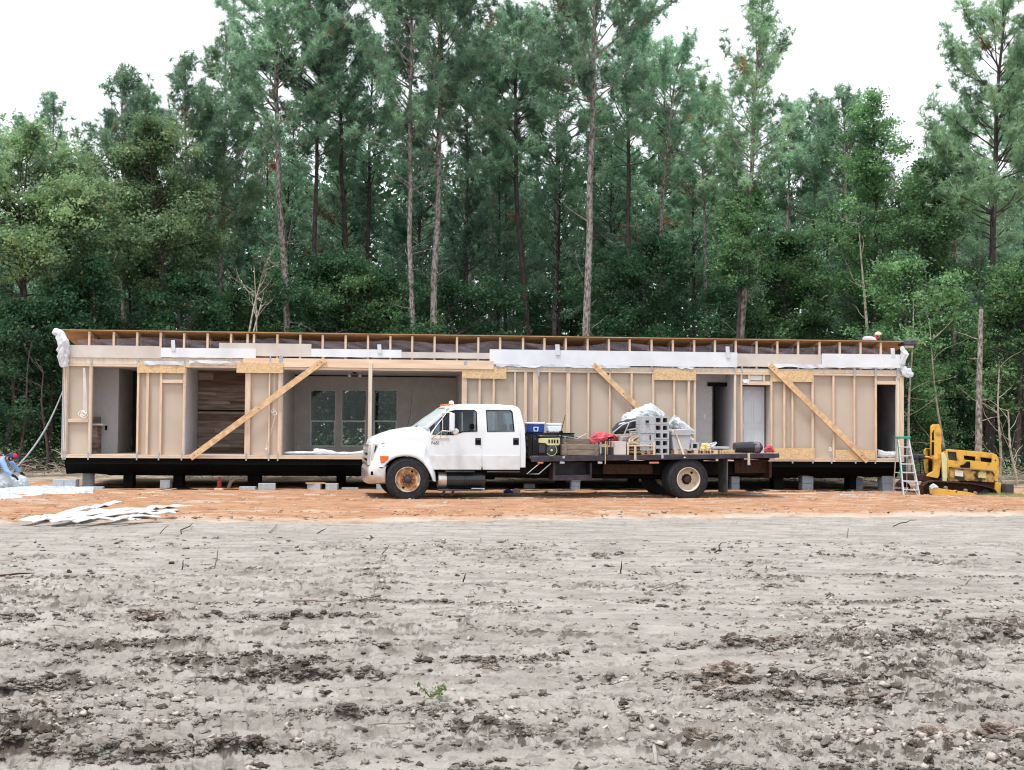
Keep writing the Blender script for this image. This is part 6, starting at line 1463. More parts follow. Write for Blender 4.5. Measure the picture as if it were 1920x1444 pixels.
MB().prism(dp([(1733, 914), (1740, 913), (1768, 917), (1800, 921), (1812, 923), (1829, 930), (1829, 937.5), (1790, 935), (1745, 931), (1735, 925)]), -.33, -.27).build('track_frame', 'dozer', dz, bevel=.01)
for u, v in ((1765, 911), (1802, 916), (1783, 918), (1820, 921)): s, z = DZ.sz(u, v + 3, 0); MB().lathe((s, -.24, z), (0, -1, 0), [(0, 0), (0, .05), (.05, .045), (.09, .03), (.09, 0)], 12).build('carrier_roller', 'brownw', dz, smooth=True)
MB().lathe((DZ.s(1866), -.003, DZ.z(1866, 863)), (0, -1, 0), [(0, .02), (.008, .018), (.008, .0)], 12).build('filler_cap', 'rust', dz)

# stepladder
LY = 31.0
lf = Frame((at(1703, 900, LY).x, LY, GZ - .02), R(-2)); ld = thing('stepladder', 'open aluminium stepladder with green top at the right end of the house', 'ladder', lf.o, R(-2))
L_ = lambda u, v, d: (lf.s(u, d, v), d, lf.z(u, v, d) - lf.o.z)
tl, tr_ = L_(1684, 820, .30), L_(1702.5, 820, .30); bl_, br_ = L_(1694, 928, -.05), L_(1723.5, 929, -.05)
for a_, b_ in ((tl, bl_), (tr_, br_)): MB().bar(b_, a_, .035, .07).build('front_rail', 'ladder', ld, bevel=.004)
for k in range(1, 7):
    t = k / 6.6 * .97; A_ = Vector(bl_).lerp(Vector(tl), t - .03); B_ = Vector(br_).lerp(Vector(tr_), t - .03); MB().bar(A_, B_, .09, .028).build('step', 'ladder', ld, bevel=.003)
for (t0, s_) in ((bl_, 1), (br_, -1)): A_ = Vector(t0); B_ = Vector(bl_).lerp(Vector(br_), .5 - s_ * .18) + Vector((0, .05, .22)); MB().bar(A_ + Vector((s_ * .01, .02, .02)), B_, .02, .02).build('foot_brace', 'ladder', ld)
rl, rr = L_(1674, 925, .9), L_(1700, 925, .9)
for a_, b_ in ((tl, rl), (tr_, rr)): MB().bar(Vector(b_) * 1, Vector(a_) + Vector((0, .08, 0)), .022, .03).build('rear_rail', 'ladder', ld)
for t in (.12, .4, .68): MB().bar(Vector(rl).lerp(Vector(tl), t), Vector(rr).lerp(Vector(tr_), t), .02, .02).build('rear_bar', 'ladder', ld)
MB().box(tl[0] - .05, tr_[0] + .05, .24, .46, tl[2], tl[2] + .06).build('top_cap', 'green', ld, bevel=.008)
a_ = L_(1686, 840, .16); b_ = L_(1689, 890, .05)
MB().bar(Vector(bl_).lerp(Vector(tl), .35) + Vector((-.022, -.02, 0)), Vector(bl_).lerp(Vector(tl), .95) + Vector((-.022, -.02, 0)), .006, .05).build('green_stripe', 'green', ld)

# ------------------------------------------------------------------ people
def skinned(name, nodes, edges, mat, parent=None, lv=2):
    keys = list(nodes); ix = {k: i for i, k in enumerate(keys)}
    me = bpy.data.meshes.new(name); me.from_pydata([nodes[k][0] for k in keys], [(ix[a], ix[b]) for a, b in edges], []); me.materials.append(MAT[mat])
    o = bpy.data.objects.new(name, me); col.objects.link(o); m = o.modifiers.new('skin', 'SKIN'); m.use_smooth_shade = True
    sv = me.skin_vertices[0].data if me.skin_vertices else None
    if sv is None:
        bpy.context.view_layer.objects.active = o; o.select_set(True); bpy.ops.mesh.customdata_skin_add(); o.select_set(False); sv = me.skin_vertices[0].data
    for k in keys:
        r = nodes[k][1]; sv[ix[k]].radius = (r, r) if not isinstance(r, tuple) else r
    sv[0].use_root = True
    s = o.modifiers.new('sub', 'SUBSURF'); s.levels = s.render_levels = lv
    if parent: o.parent = parent
    return o
def lump(name, c, r, mat, parent, seg=16, zmin=None):
    bm = bmesh.new(); bmesh.ops.create_uvsphere(bm, u_segments=seg, v_segments=seg // 2, radius=1)
    for v in bm.verts:
        v.co = Vector((v.co.x * r[0], v.co.y * r[1], v.co.z * r[2]))
        if zmin is not None: v.co.z = max(v.co.z, zmin)
        v.co += Vector(c)
    me = bpy.data.meshes.new(name); bm.to_mesh(me); bm.free(); me.materials.append(MAT[mat]); me.polygons.foreach_set('use_smooth', [True] * len(me.polygons))
    o = bpy.data.objects.new(name, me); col.objects.link(o); o.parent = parent; return o
def hand_nodes(N, E, wrist, side, root, dirv, curl=(0, 0, -1), tag_=''):
    dv = Vector(dirv).normalized(); cv = Vector(curl).normalized(); lat = dv.cross(cv).normalized()
    w_ = Vector(wrist); palm = w_ + dv * .055; N[tag_ + 'palm'] = (palm, (.036, .022)); E.append((root, tag_ + 'palm'))
    for k, (o_, l) in enumerate(((-.030, .060), (-.010, .074), (.010, .070), (.030, .052))):
        a_ = palm + dv * .035 + lat * o_; b_ = a_ + dv * l * .5 + cv * .012; c_ = b_ + dv * l * .25 + cv * .03
        for nm, p, r in (('a', a_, .010), ('b', b_, .009), ('c', c_, .008)): N[f'{tag_}f{k}{nm}'] = (p, r)
        E += [(tag_ + 'palm', f'{tag_}f{k}a'), (f'{tag_}f{k}a', f'{tag_}f{k}b'), (f'{tag_}f{k}b', f'{tag_}f{k}c')]
    t1 = palm - lat * .042 * side - dv * .005; t2 = t1 + dv * .035 - lat * .015 * side + cv * .015
    N[tag_ + 't1'] = (t1, .011); N[tag_ + 't2'] = (t2, .009); E += [(tag_ + 'palm', tag_ + 't1'), (tag_ + 't1', tag_ + 't2')]

# stooping man at the left, facing right
MY = 30.3; mp_ = at(8, 900, MY)
man = thing('person', 'person in light blue shirt, navy and red cap and black gloves, bending over white bundle', 'person', (mp_.x, MY, GZ))
Q = lambda u, v, d=0: Vector((at(u, v, MY + d).x - mp_.x, d, at(u, v, MY + d).z - GZ))
hip = Q(-26, 877); ch = Q(-2, 862); nk = Q(13, 862); hd = Q(23, 858)
J = dict(hip=(hip, .13), belly=(hip.lerp(ch, .5) + Vector((0, 0, .0)), .125), chest=(ch, .135), neck=(nk, .05), head=(hd, .085), chin=(hd + Vector((.02, 0, -.075)), .05), nose=(hd + Vector((.085, 0, -.055)), .018),
         sL=(ch + Vector((.12, -.17, .02)), .06), eL=(Q(13, 884, -.22), .042), wL=(Q(25, 892, -.2), .03), sR=(ch + Vector((.14, .17, .02)), .06), eR=(Q(30, 878, .15), .042), wR=(Q(41, 888, .12), .03),
         kL=(Vector((hip.x + .26, -.14, .48)), .07), aL=(Vector((hip.x - .05, -.14, .10)), .045), tL=(Vector((hip.x + .12, -.14, .04)), .035), kR=(Vector((hip.x + .1, .14, .50)), .07), aR=(Vector((hip.x - .2, .14, .10)), .045), tR=(Vector((hip.x - .03, .14, .04)), .035))
E = [('hip', 'belly'), ('belly', 'chest'), ('chest', 'neck'), ('neck', 'head'), ('head', 'chin'), ('head', 'nose'), ('chest', 'sL'), ('sL', 'eL'), ('eL', 'wL'), ('chest', 'sR'), ('sR', 'eR'), ('eR', 'wR'), ('hip', 'kL'), ('kL', 'aL'), ('aL', 'tL'), ('hip', 'kR'), ('kR', 'aR'), ('aR', 'tR')]
N1, E1 = dict(J), list(E)
hand_nodes(N1, E1, J['wL'][0], -1, 'wL', (.9, -.1, -.5), tag_='l'); hand_nodes(N1, E1, J['wR'][0], 1, 'wR', (.75, 0, -.8), tag_='r')
skinned('body', N1, E1, 'skin', man)
g = .022; sk = lambda ks, ex=g: {k: (J[k][0], J[k][1] + ex) for k in ks}
skinned('shirt', {**sk(['belly', 'chest', 'sL', 'eL', 'sR', 'eR']), 'cl': (nk - Vector((.05, 0, 0)), .065), 'wl': (J['eL'][0].lerp(J['wL'][0], .85), .045), 'wr': (J['eR'][0].lerp(J['wR'][0], .85), .045), 'tail': (hip.lerp(ch, .15), .15)}, [('tail', 'belly'), ('belly', 'chest'), ('chest', 'cl'), ('chest', 'sL'), ('sL', 'eL'), ('eL', 'wl'), ('chest', 'sR'), ('sR', 'eR'), ('eR', 'wr')], 'shirt', man)
skinned('trousers', {**sk(['hip', 'kL', 'kR'], .03), 'aL': (J['aL'][0] + Vector((0, 0, .04)), .062), 'aR': (J['aR'][0] + Vector((0, 0, .04)), .062)}, [('hip', 'kL'), ('kL', 'aL'), ('hip', 'kR'), ('kR', 'aR')], 'jean', man)
for sd, wr in (('L', 'wL'), ('R', 'wR')):
    N2 = {'w': (J[wr][0] - (J[wr][0] - J['e' + sd][0]).normalized() * .05, .04), 'w2': (J[wr][0], .036)}; E2 = [('w', 'w2')]
    hand_nodes(N2, E2, J[wr][0], -1 if sd == 'L' else 1, 'w2', (.9, -.1, -.5) if sd == 'L' else (.75, 0, -.8)); N2 = {k: (p, (r if isinstance(r, tuple) else r + .004) if k in ('w', 'w2') else ((r[0] + .004, r[1] + .006) if isinstance(r, tuple) else r + .005)) for k, (p, r) in N2.items()}
    skinned('glove', N2, E2, 'glove', man)
    skinned('boot', {'a': (J['a' + sd][0], .06), 'h': (J['a' + sd][0] + Vector((-.03, 0, -.05)), .045), 't': (J['t' + sd][0] + Vector((.06, 0, 0)), .04)}, [('a', 'h'), ('h', 't')], 'black', man)
cp = lump('cap', hd + Vector((.015, 0, .02)), (.105, .095, .10), 'navy', man, 20, -.02)
lump('cap_front', (hd + Vector((.05, 0, .018))), (.082, .088, .094), 'red', cp, 20, -.018)
MB().prism([(hd.x + .08, hd.z + .0), (hd.x + .17, hd.z - .045), (hd.x + .165, hd.z - .055), (hd.x + .07, hd.z - .02)], -.07, .07).build('cap_peak', 'navy', cp, bevel=.006)
lump('hair', hd + Vector((-.03, 0, -.02)), (.072, .088, .07), 'hair', man); 
for sg in (-1, 1): lump('ear', hd + Vector((.0, sg * .088, -.03)), (.02, .012, .03), 'skin', man, 8); lump('eye', hd + Vector((.078, sg * .032, -.03)), (.01, .012, .009), 'hair', man, 8)

# man on the roof behind the ridge, head and back showing
s_r = hs(1640, 630, 1.0); pr = HF.o + HF.ex * s_r + HF.ey * 1.0
rm = thing('person', 'person in pale shirt, red collar and cream cap crouching on the roof', 'person', (pr.x, pr.y, zr(1.0) + .035), HY)
RZ = zr(1.0) + .035
def Qr(u, v, d=0.0): s, z = HF.sz(u, v, 1.0 + d); return Vector((s - s_r, d, z - RZ))
hip = Qr(1618, 640, .1); hip.z = .16; ch = Qr(1631.5, 639.5); nk = Qr(1641, 634.5); hd = Qr(1646.5, 629.5)
J = dict(hip=(hip, .12), belly=(hip.lerp(ch, .5) + Vector((0, 0, .05)), .12), chest=(ch, .125), neck=(nk, .05), head=(hd, .082), chin=(hd + Vector((.035, 0, -.07)), .045), nose=(hd + Vector((.09, 0, -.03)), .016),
         sL=(ch + Vector((.05, -.15, 0)), .055), eL=(ch + Vector((.16, -.2, -.14)), .04), wL=(ch + Vector((.28, -.14, -.22)), .03), sR=(ch + Vector((.05, .15, 0)), .055), eR=(ch + Vector((.16, .22, -.16)), .04), wR=(ch + Vector((.30, .16, -.26)), .03),
         kL=(hip + Vector((.18, -.12, -.08)), .07), aL=(hip + Vector((-.22, -.12, -.12)), .045), tL=(hip + Vector((-.32, -.12, -.14)), .035), kR=(hip + Vector((.18, .12, -.10)), .07), aR=(hip + Vector((-.22, .12, -.16)), .045), tR=(hip + Vector((-.32, .12, -.18)), .035))
N1, E1 = dict(J), list(E)
hand_nodes(N1, E1, J['wL'][0], -1, 'wL', (.8, 0, -.2), tag_='l'); hand_nodes(N1, E1, J['wR'][0], 1, 'wR', (.8, 0, -.2), tag_='r')
skinned('body', N1, E1, 'skin', rm)
skinned('shirt', {**sk(['hip', 'belly', 'chest', 'sL', 'eL', 'sR', 'eR']), 'cl': (nk - Vector((.03, 0, 0)), .06)}, [('hip', 'belly'), ('belly', 'chest'), ('chest', 'cl'), ('chest', 'sL'), ('sL', 'eL'), ('chest', 'sR'), ('sR', 'eR')], 'palecloth', rm)
skinned('trousers', {**sk(['hip', 'kL', 'kR', 'aL', 'aR'], .03)}, [('hip', 'kL'), ('kL', 'aL'), ('hip', 'kR'), ('kR', 'aR')], 'jean', rm)
skinned('collar', {'a': (nk + Vector((-.03, 0, .0)), .098), 'b': (nk + Vector((.04, 0, -.01)), .085)}, [('a', 'b')], 'red', rm)
cp = lump('cap', hd + Vector((0, 0, .02)), (.10, .09, .095), 'cream', rm, 20, -.02); MB().prism([(hd.x + .07, hd.z + .02), (hd.x + .17, hd.z - .0), (hd.x + .165, hd.z - .012), (hd.x + .06, hd.z - .0)], -.07, .07).build('cap_peak', 'navy', cp, bevel=.006)
lump('sunglasses', hd + Vector((.07, 0, -.005)), (.025, .075, .018), 'navy', rm, 12)
for sg in (-1, 1): lump('ear', hd + Vector((.0, sg * .085, -.03)), (.02, .012, .03), 'skin', rm, 8)

# ------------------------------------------------------------------ sheets, strips and scraps on the ground
def gth(name, label, cat, u, v, group=None, rz=0, z=None):
    p = on_ground(u, v, GZ); return thing(name, label, cat, (p.x, p.y, GZ if z is None else z), rz, group), p
G2 = lambda p, u, v, z=.0: Vector((on_ground(u, v, GZ).x - p.x, on_ground(u, v, GZ).y - p.y, z))
o, p = gth('tarp_bundle', 'bulging roll of white plastic held by the bending worker at the left edge', 'tarp roll', 20, 935)
yb = on_ground(20, 925).y - p.y
X_ = lambda u, v, dy=0: Vector((at(u, v, p.y + yb + dy).x - p.x, yb + dy, at(u, v, p.y + yb + dy).z - GZ))
crumple([X_(-28, 912), X_(-8, 905), X_(12, 900), X_(26, 905), X_(36, 916)], [.24, .27, .26, .22, .12], 'tarp', 'sheet', o, 71, amp=.22, flat=.9, n=28, sub=6)
crumple([X_(32, 922, -.1), X_(36, 908, -.1), X_(41, 897, -.08), X_(46, 904, -.08), X_(46, 918, -.1)], [.12, .15, .10, .11, .06], 'tarp', 'sheet', o, 72, amp=.2, n=24, sub=5)
def drape(name, label, cat, outline, hgt, mat, seed, nx=90, ny=26, group=None, fr=3.0, parent=None, base=.012):
    """sheet lying in folds: outline rows given as (u, v_far, v_near)"""
    us = np.array([q[0] for q in outline], float); o, p = gth(name, label, cat, us.mean(), outline[len(outline) // 2][2], group)
    T = np.linspace(0, 1, nx); U = np.interp(T, np.linspace(0, 1, len(us)), us); vf = np.interp(U, us, [q[1] for q in outline]); vnr = np.interp(U, us, [q[2] for q in outline])
    vf = vf + 1.5 * (vn(U * .2, U * 0, seed) - .5); vnr = vnr + 2.0 * (vn(U * .25, U * 0, seed + 3) - .5)
    vs = []
    for j in range(ny):
        t = j / (ny - 1)
        for i in range(nx):
            a_ = on_ground(U[i], vf[i], GZ); b_ = on_ground(U[i], vnr[i], GZ); q = a_.lerp(b_, t); vs.append((q.x - p.x, q.y - p.y, 0))
    V = np.array(vs); e = np.tile(np.sin(np.pi * np.linspace(0, 1, ny))[:, None] ** .5, (1, nx)).ravel()
    f_ = fbm(V[:, 0] * fr + 40, V[:, 1] * fr * 1.2 + 60, 4, seed); r_ = np.abs(f_ - .5) * 2
    V[:, 2] = base + hgt * e * (.25 + .9 * f_ - .5 * r_ + .25 * np.abs(fbm(V[:, 0] * fr * 3, V[:, 1] * fr * 3, 3, seed + 9) - .5) * 2)
    i = np.arange(ny - 1)[:, None] * nx + np.arange(nx - 1)[None, :]
    npmesh('sheet', V, np.stack([i, i + nx, i + nx + 1, i + 1], -1).reshape(-1, 4), mat, o, smooth=False); return o
drape('white_tarp', 'long crumpled white plastic tarp trailing along the ground at the left end', 'tarp', [(-60, 925, 945), (0, 920, 942), (40, 915, 936), (90, 915, 931), (120, 915.5, 930), (146, 919.5, 929), (175, 920, 928)], .16, 'tarp', 5)
drape('white_sheet', 'small white plastic scrap on the clay below the upright block at the left', 'plastic scrap', [(247, 934, 938.5), (275, 930, 937.5), (306, 928, 930)], .03, 'tarp', 6, 40, 10, group='white scraps on the clay')
drape('white_powder', 'white patch spilled on the clay left of the two low blocks', 'spill', [(428, 935, 938), (447, 931, 938), (466, 930, 932)], .02, 'tarp', 7, 30, 10, group='white scraps on the clay')
drape('white_powder', 'white powder spilled at the foot of the block beside the truck nose', 'spill', [(609, 930, 935), (625, 928, 937), (640, 930, 935), (655, 933.5, 936)], .03, 'tarp', 8, 30, 10, group='white scraps on the clay')
for k, (a_, lb) in enumerate(((((1130, 929, 931), (1165, 927, 931), (1215, 920, 928)), 'pale bluish sheet left of the rear wheels under the flatbed'), (((1325, 925, 927.5), (1360, 924.5, 928), (1420, 924, 926.5)), 'pale strip of sheet right of the rear wheel'), (((1575, 928, 931), (1640, 929, 933), (1735, 931, 934)), 'long pale sheet edge beneath the ladder'))):
    drape('white_sheet', lb, 'plastic sheet', list(a_), .03, 'tarp', 20 + k, 50, 8, group='white scraps on the clay')
SG = 'white strips heaped on the clay at the left'
ST = [((45, 981), (108, 968), 9, 'leftmost strip of the white heap, pointing left'), ((104, 974), (222, 945), 8, 'upper strip of the white heap, reaching up to the right'), ((100, 981), (200, 962), 12, 'broad folded strip in the left part of the white heap'), ((140, 976), (345, 950), 14, 'longest strip, its wide end at the upper right of the heap'), ((95, 982), (300, 974), 9, 'low strip running along the foot of the white heap'), ((150, 971), (330, 968), 12, 'broad flat strip in the right middle of the white heap'), ((140, 986), (210, 974), 5, 'thin short strip nearest the camera in the white heap'), ((180, 978), (330, 960), 10, 'strip crossing the right half of the white heap'), ((60, 982), (160, 976), 6, 'thin strip lying under the left end of the white heap'), ((210, 982), (262, 976), 5, 'small strip end at the bottom middle of the white heap'), ((150, 962), (185, 958), 6, 'small offcut resting on top of the white heap'), ((240, 972), (300, 956), 7, 'short strip on the right top of the white heap')]
for k, (A_, B_, wv, lb) in enumerate(ST):
    o, p = gth('white_strip', lb, 'strip', A_[0], A_[1], SG); a_ = Vector((0, 0, .015 + .012 * (k % 4))); b_ = G2(p, *B_, .03 + .02 * (k % 3)); rg = random.Random(k + 50); n = 12
    t = (b_ - a_).normalized(); nr = Vector((-t.y, t.x, 0)); w_ = wv * .011; vs = []
    for i in range(n + 1):
        c = a_.lerp(b_, i / n) + Vector((0, 0, .03 * math.sin(i / n * math.pi * rg.uniform(1, 2)) + rg.uniform(0, .012))); ww = w_ * (.75 + .3 * rg.random()) * (1.3 if (k == 3 and i > 8) else 1)
        vs += [c - nr * ww, c + nr * ww + Vector((0, 0, .02)), c + nr * ww + Vector((0, 0, .032)), c - nr * ww + Vector((0, 0, .012))]
    MB().add(vs, [(i * 4 + j, i * 4 + (j + 1) % 4, i * 4 + 4 + (j + 1) % 4, i * 4 + 4 + j) for i in range(n) for j in range(4)] + [(0, 1, 2, 3), (4 * n + 3, 4 * n + 2, 4 * n + 1, 4 * n)]).build('board', 'strip', o)
# boards lying along the front of the house
BL = 'boards lying on the ground along the house'
for k, (A_, B_, w_, m_, lb) in enumerate([((785, 931), (1240, 932), .14, 'pale', 'long pale board lying on the clay under the truck'), ((1122, 924), (1232, 925), .12, 'strip', 'white board lying under the flatbed left of the rear wheels'), ((1018, 926), (1078, 927), .12, 'strip', 'short white board beneath the small block stack'), ((1430, 928), (1530, 929), .10, 'pale', 'pale board lying just right of the flatbed tail'), ((1410, 929), (1475, 935), .06, 'strip', 'thin white lath slanting on the clay right of the flatbed'), ((190, 927), (290, 927), .09, 'pale', 'pale board at the edge of the black sheet near the left end'), ((280, 926), (332, 919), .06, 'pine', 'slanting yellowish lath resting on the black sheet'), ((845, 936), (1000, 937), .07, 'pale', 'pale lath lying right behind the front wheel'), ((936, 928), (962, 925), .08, 'pine', 'small bright wood piece under the rear cab door'), ((1535, 931), (1660, 938), .06, 'strip', 'white lath lying on the clay left of the ladder'), ((1768, 931), (1800, 938), .05, 'strip', 'white pole lying against the bulldozer track'), ((570, 931), (600, 931), .10, 'pine', 'short pine offcut in front of the board-topped block'), ((1340, 930), (1440, 931), .10, 'strip', 'white board right of the rear wheel')]):
    o, p = gth('loose_board', lb, 'board', A_[0], A_[1], BL); b_ = G2(p, *B_, .035); a_ = Vector((0, 0, .03)); MB().bar(a_, b_, w_, .03).build('plank', m_, o, bevel=.004)
o, p = gth('blue_rag', 'dark blue rag lying under the rear of the cab', 'rag', 952, 928); crumple([(-.1, 0, .05), (0, 0, .08), (.14, 0, .05)], [.05, .07, .04], M('blue cloth', (.03, .09, .25), None, 5, .9), 'cloth', o, 75, amp=.4)
o, p = gth('sack', 'beige crumpled sack beside the blue rag under the cab', 'sack', 966, 928); crumple([(-.08, 0, .06), (.02, 0, .08), (.12, 0, .06)], [.05, .08, .05], 'board2', 'cloth', o, 76, amp=.35)
o, p = gth('white_rag', 'small white plastic lump lying against the bulldozer track', 'rag', 1752, 926); o.location = (at(1752, 915, DY - .5).x, DY - .45, .28 - .02); crumple([(-.09, 0, .0), (0, 0, .05), (.1, 0, .01)], [.04, .07, .04], 'tarp', 'cloth', o, 77, amp=.4)
MAT['blackbox'] = MAT['genD']
o, p = gth('jack', 'small red bottle jack on a wood pad under the house left of the low blocks', 'jack', 411, 922); MB().box(-.1, .1, -.1, .1, 0, .09).build('pad', 'pine', o, bevel=.005); MB().lathe((0, 0, .09), (0, 0, 1), [(0, 0), (0, .06), (.16, .055), (.17, .03), (.28, .03), (.28, 0)], 16).build('cylinder', M('dark red paint', (.22, .02, .02), None, 8, .5), o, smooth=True)
o, p = gth('hose', 'thick grey drain hose curving under the house beside the jack', 'hose', 436, 920); MB().tube([(-.18, .3, .02), (-.12, .3, .2), (0, .3, .29), (.16, .3, .31), (.24, .3, .30)], .05, 10).build('tube', 'brownw', o, smooth=True)

# ------------------------------------------------------------------ things lying on the field
def hgt(x, y): return float(field_height(np.array([x]), np.array([y]))[0][0])
def fth(name, label, cat, u, v, group=None, sink=0.0):
    p = on_ground(u, v, 0); z = max(0, hgt(p.x, p.y)); return thing(name, label, cat, (p.x, p.y, z - sink), 0, group)
MAT['clod'] = M('moist clod earth', (.34, .285, .245), (.085, .06, .045), 12, .95, bump=.8, lo=.36, hi=.60, bscale=60)
def clod_mesh(r, seed, flat=.6):
    bm = bmesh.new(); bmesh.ops.create_icosphere(bm, subdivisions=5, radius=1)
    for v in bm.verts:
        n_ = mnoise.noise(v.co * 1.6 + Vector((seed, 0, 0))) * .55 + mnoise.noise(v.co * 4 + Vector((0, seed, 0))) * .38 + abs(mnoise.noise(v.co * 9 + Vector((0, 0, seed)))) * .35 + mnoise.noise(v.co * 22) * .08
        v.co = v.co * (1 + n_); v.co = Vector((v.co.x * r[0], v.co.y * r[1], v.co.z * r[2]))
    me = bpy.data.meshes.new('clod'); bm.to_mesh(me); bm.free(); me.materials.append(MAT['clod']); return me
CG = 'large dark clods of earth on the grey field'
for k, (u, v, w_, lb) in enumerate([(1372, 1282, 50, 'largest ragged mound of dark earth in the right half of the field'), (1340, 1302, 34, 'long low dark clod right below the largest mound'), (1465, 1308, 20, 'dark hollow-looking clod right of the largest mound'), (1602, 1304, 17, 'pointed dark clod further right of the largest mound'),
        (1876, 1380, 46, 'rounded brown clod at the lower right corner'), (1748, 1382, 44, 'wide broken clod left of the rounded brown clod at lower right'), (1312, 1405, 30, 'knobbly dark clod near the bottom, right of the pale bent root'), (917, 1256, 19, 'single dark clod right of the small green weed'), (1375, 1216, 24, 'upright dark clod above the largest mound'),
        (1462, 1212, 26, 'flat dark clod right of the upright dark clod'), (1600, 1206, 24, 'flat brown clod third in the row above the largest mound'), (284, 1168, 26, 'long dark clod in the far left furrow'), (1030, 1250, 8, 'small isolated dark clod in the middle of the field'), (1043, 1104, 9, 'small far clod just right of the middle'), (1452, 1105, 16, 'far flat dark clod in the right half'), (470, 1071, 11, 'small far brown clod lying under the white strips, towards the camera'), (1122, 1046, 14, 'faraway brown lump in the middle distance, below the flatbed'), (1062, 1156, 13, 'small dark clod pair in the middle distance')]):
    o = fth('clod', lb, 'clod', u, v, CG); sc_ = (o.location.y / F) * w_ * .85
    me = clod_mesh((sc_, sc_ * .6, sc_ * .34 + .01), k * 3.7); c_ = bpy.data.objects.new('body', me); col.objects.link(c_); c_.parent = o; me.polygons.foreach_set('use_smooth', [False] * len(me.polygons)); c_.rotation_euler = (0, 0, k * 1.3 % .6 - .3)
# broken earth thrown up along the ruts, more than anyone could count
MAT['chunk'] = soil_material('broken earth', (.43, .392, .352), (.30, .265, .23), (.07, .052, .04), 9)
def chunks(name, label, n_rut, n_patch, seed):
    rng = np.random.default_rng(seed); bm = bmesh.new(); bmesh.ops.create_icosphere(bm, subdivisions=3, radius=1)
    B = np.array([v.co[:] for v in bm.verts]); Ff = np.array([[v.index for v in q.verts] for q in bm.faces]); bm.free()
    protos = []
    for k in range(12):
        Q = B.copy(); nz = np.array([mnoise.noise(Vector(tuple(p * 1.7 + k * 5))) * .75 - abs(mnoise.noise(Vector(tuple(p * 3.6 + k * 9)))) * .9 + mnoise.noise(Vector(tuple(p * 9 + k * 3))) * .40 for p in B]); protos.append(Q * (1 + nz)[:, None])
    protos = np.array(protos); X_, Y_, S_ = [], [], []
    edge = lambda x, y: (fbm(x * 2.2, y * 0 + 3, 4, 130, .6) - .5) * .26 + (fbm(x * 9, y * 3, 3, 131) - .5) * .10
    tot = sum((xb - xa) * am / y0 for (y0, sl, xa, xb, am) in RUTS)
    for k, (y0, sl, xa, xb, am) in enumerate(RUTS):
        m = int(n_rut * (xb - xa) * am / y0 / tot); x = rng.uniform(xa, xb, m * 2); yc = y0 + sl * x + .10 * np.sin(x * 1.1 + k * 1.7); yc = yc + edge(x, yc) * (1 + .2 * math.sin(k * 2.1))
        g = np.clip(fbm(x * 1.6 + k * 7, x * 0 + k, 3, 140) * 3.2 - .95, 0, 1); kp = rng.random(m * 2) < .12 + g; x, yc = x[kp][:m], yc[kp][:m]
        X_.append(x); Y_.append(yc + np.abs(rng.normal(size=len(x))) * .10 - .05); S_.append(np.minimum(.030, am * rng.uniform(.06, .42, len(x)) * rng.random(len(x)) ** 1.6 + .006))
    x = rng.uniform(-.5, .5, n_patch * 3); y = 1 / rng.uniform(1 / 19, 1 / 4.6, n_patch * 3); x = x * y * 1.1
    pt = .7 * np.clip(fbm(x * .7 + 5, y * 1.2, 4, 40) * 4.2 - 2.15, 0, 1); kp = rng.random(len(x)) < .22 + pt ** 1.5; x, y = x[kp][:n_patch], y[kp][:n_patch]
    X_.append(x); Y_.append(y); S_.append(.004 + .022 * rng.random(len(x)) ** 3 + .0005 * y)
    x, y, s = map(np.concatenate, (X_, Y_, S_)); K = len(x); hh, dm = field_height(x, y)
    V = protos[rng.integers(0, 12, K)] * np.stack([s * rng.uniform(1.0, 2.6, K), s * rng.uniform(.8, 1.5, K), s * rng.uniform(.5, 1.1, K)], -1)[:, None, :]
    an = rng.normal(size=K) * .7; ca, sa = np.cos(an)[:, None], np.sin(an)[:, None]; V = np.stack([V[..., 0] * ca - V[..., 1] * sa, V[..., 0] * sa + V[..., 1] * ca, V[..., 2]], -1)
    V += np.stack([x, y, hh + s * .15], -1)[:, None, :]
    dp_ = np.where(rng.random(K) < .20 + .30 * (dm > .3), rng.uniform(.5, 1, K), rng.uniform(0, .25, K))
    tag(npmesh(name, V.reshape(-1, 3), (Ff[None] + (np.arange(K) * len(B))[:, None, None]).reshape(-1, 3), 'chunk', attrs={'damp_shade': np.repeat(dp_, len(B))}), label, 'broken soil', kind='stuff')
chunks('broken_soil', 'broken lumps of dry and moist soil lying along the ruts of the field', 7500, 4200, 19)
# small lumps on the clay
rng = np.random.default_rng(5); K = 5000; xx = rng.uniform(-16, 16, K); yy = 22.6 + .21 * xx + .4 + rng.uniform(0, 1, K) * 8; hh = clay_height(xx, yy) + .018 + .022 * np.clip((yy - 22.7) / 3, 0, 1)
B_ = np.array([(1, 0, 0), (-1, 0, 0), (0, 1, 0), (0, -1, 0), (0, 0, 1), (0, 0, -1)], float); F_ = np.array([(0, 2, 4), (2, 1, 4), (1, 3, 4), (3, 0, 4), (2, 0, 5), (1, 2, 5), (3, 1, 5), (0, 3, 5)])
V = B_[None] * rng.uniform(.5, 1.6, (K, 6, 1)) + rng.normal(size=(K, 6, 3)) * .25; V *= (.008 + .035 * rng.random(K) ** 4)[:, None, None] * np.array([1.6, 1.0, .7]); V += np.stack([xx, yy, hh], -1)[:, None, :]
tag(npmesh('clay_lumps', V.reshape(-1, 3), (F_[None] + (np.arange(K) * 6)[:, None, None]).reshape(-1, 3), 'clay', attrs={'damp_shade': np.repeat(rng.uniform(0, .8, K), 6)}), 'small loose lumps scattered over the orange clay', 'clay lumps', kind='stuff')
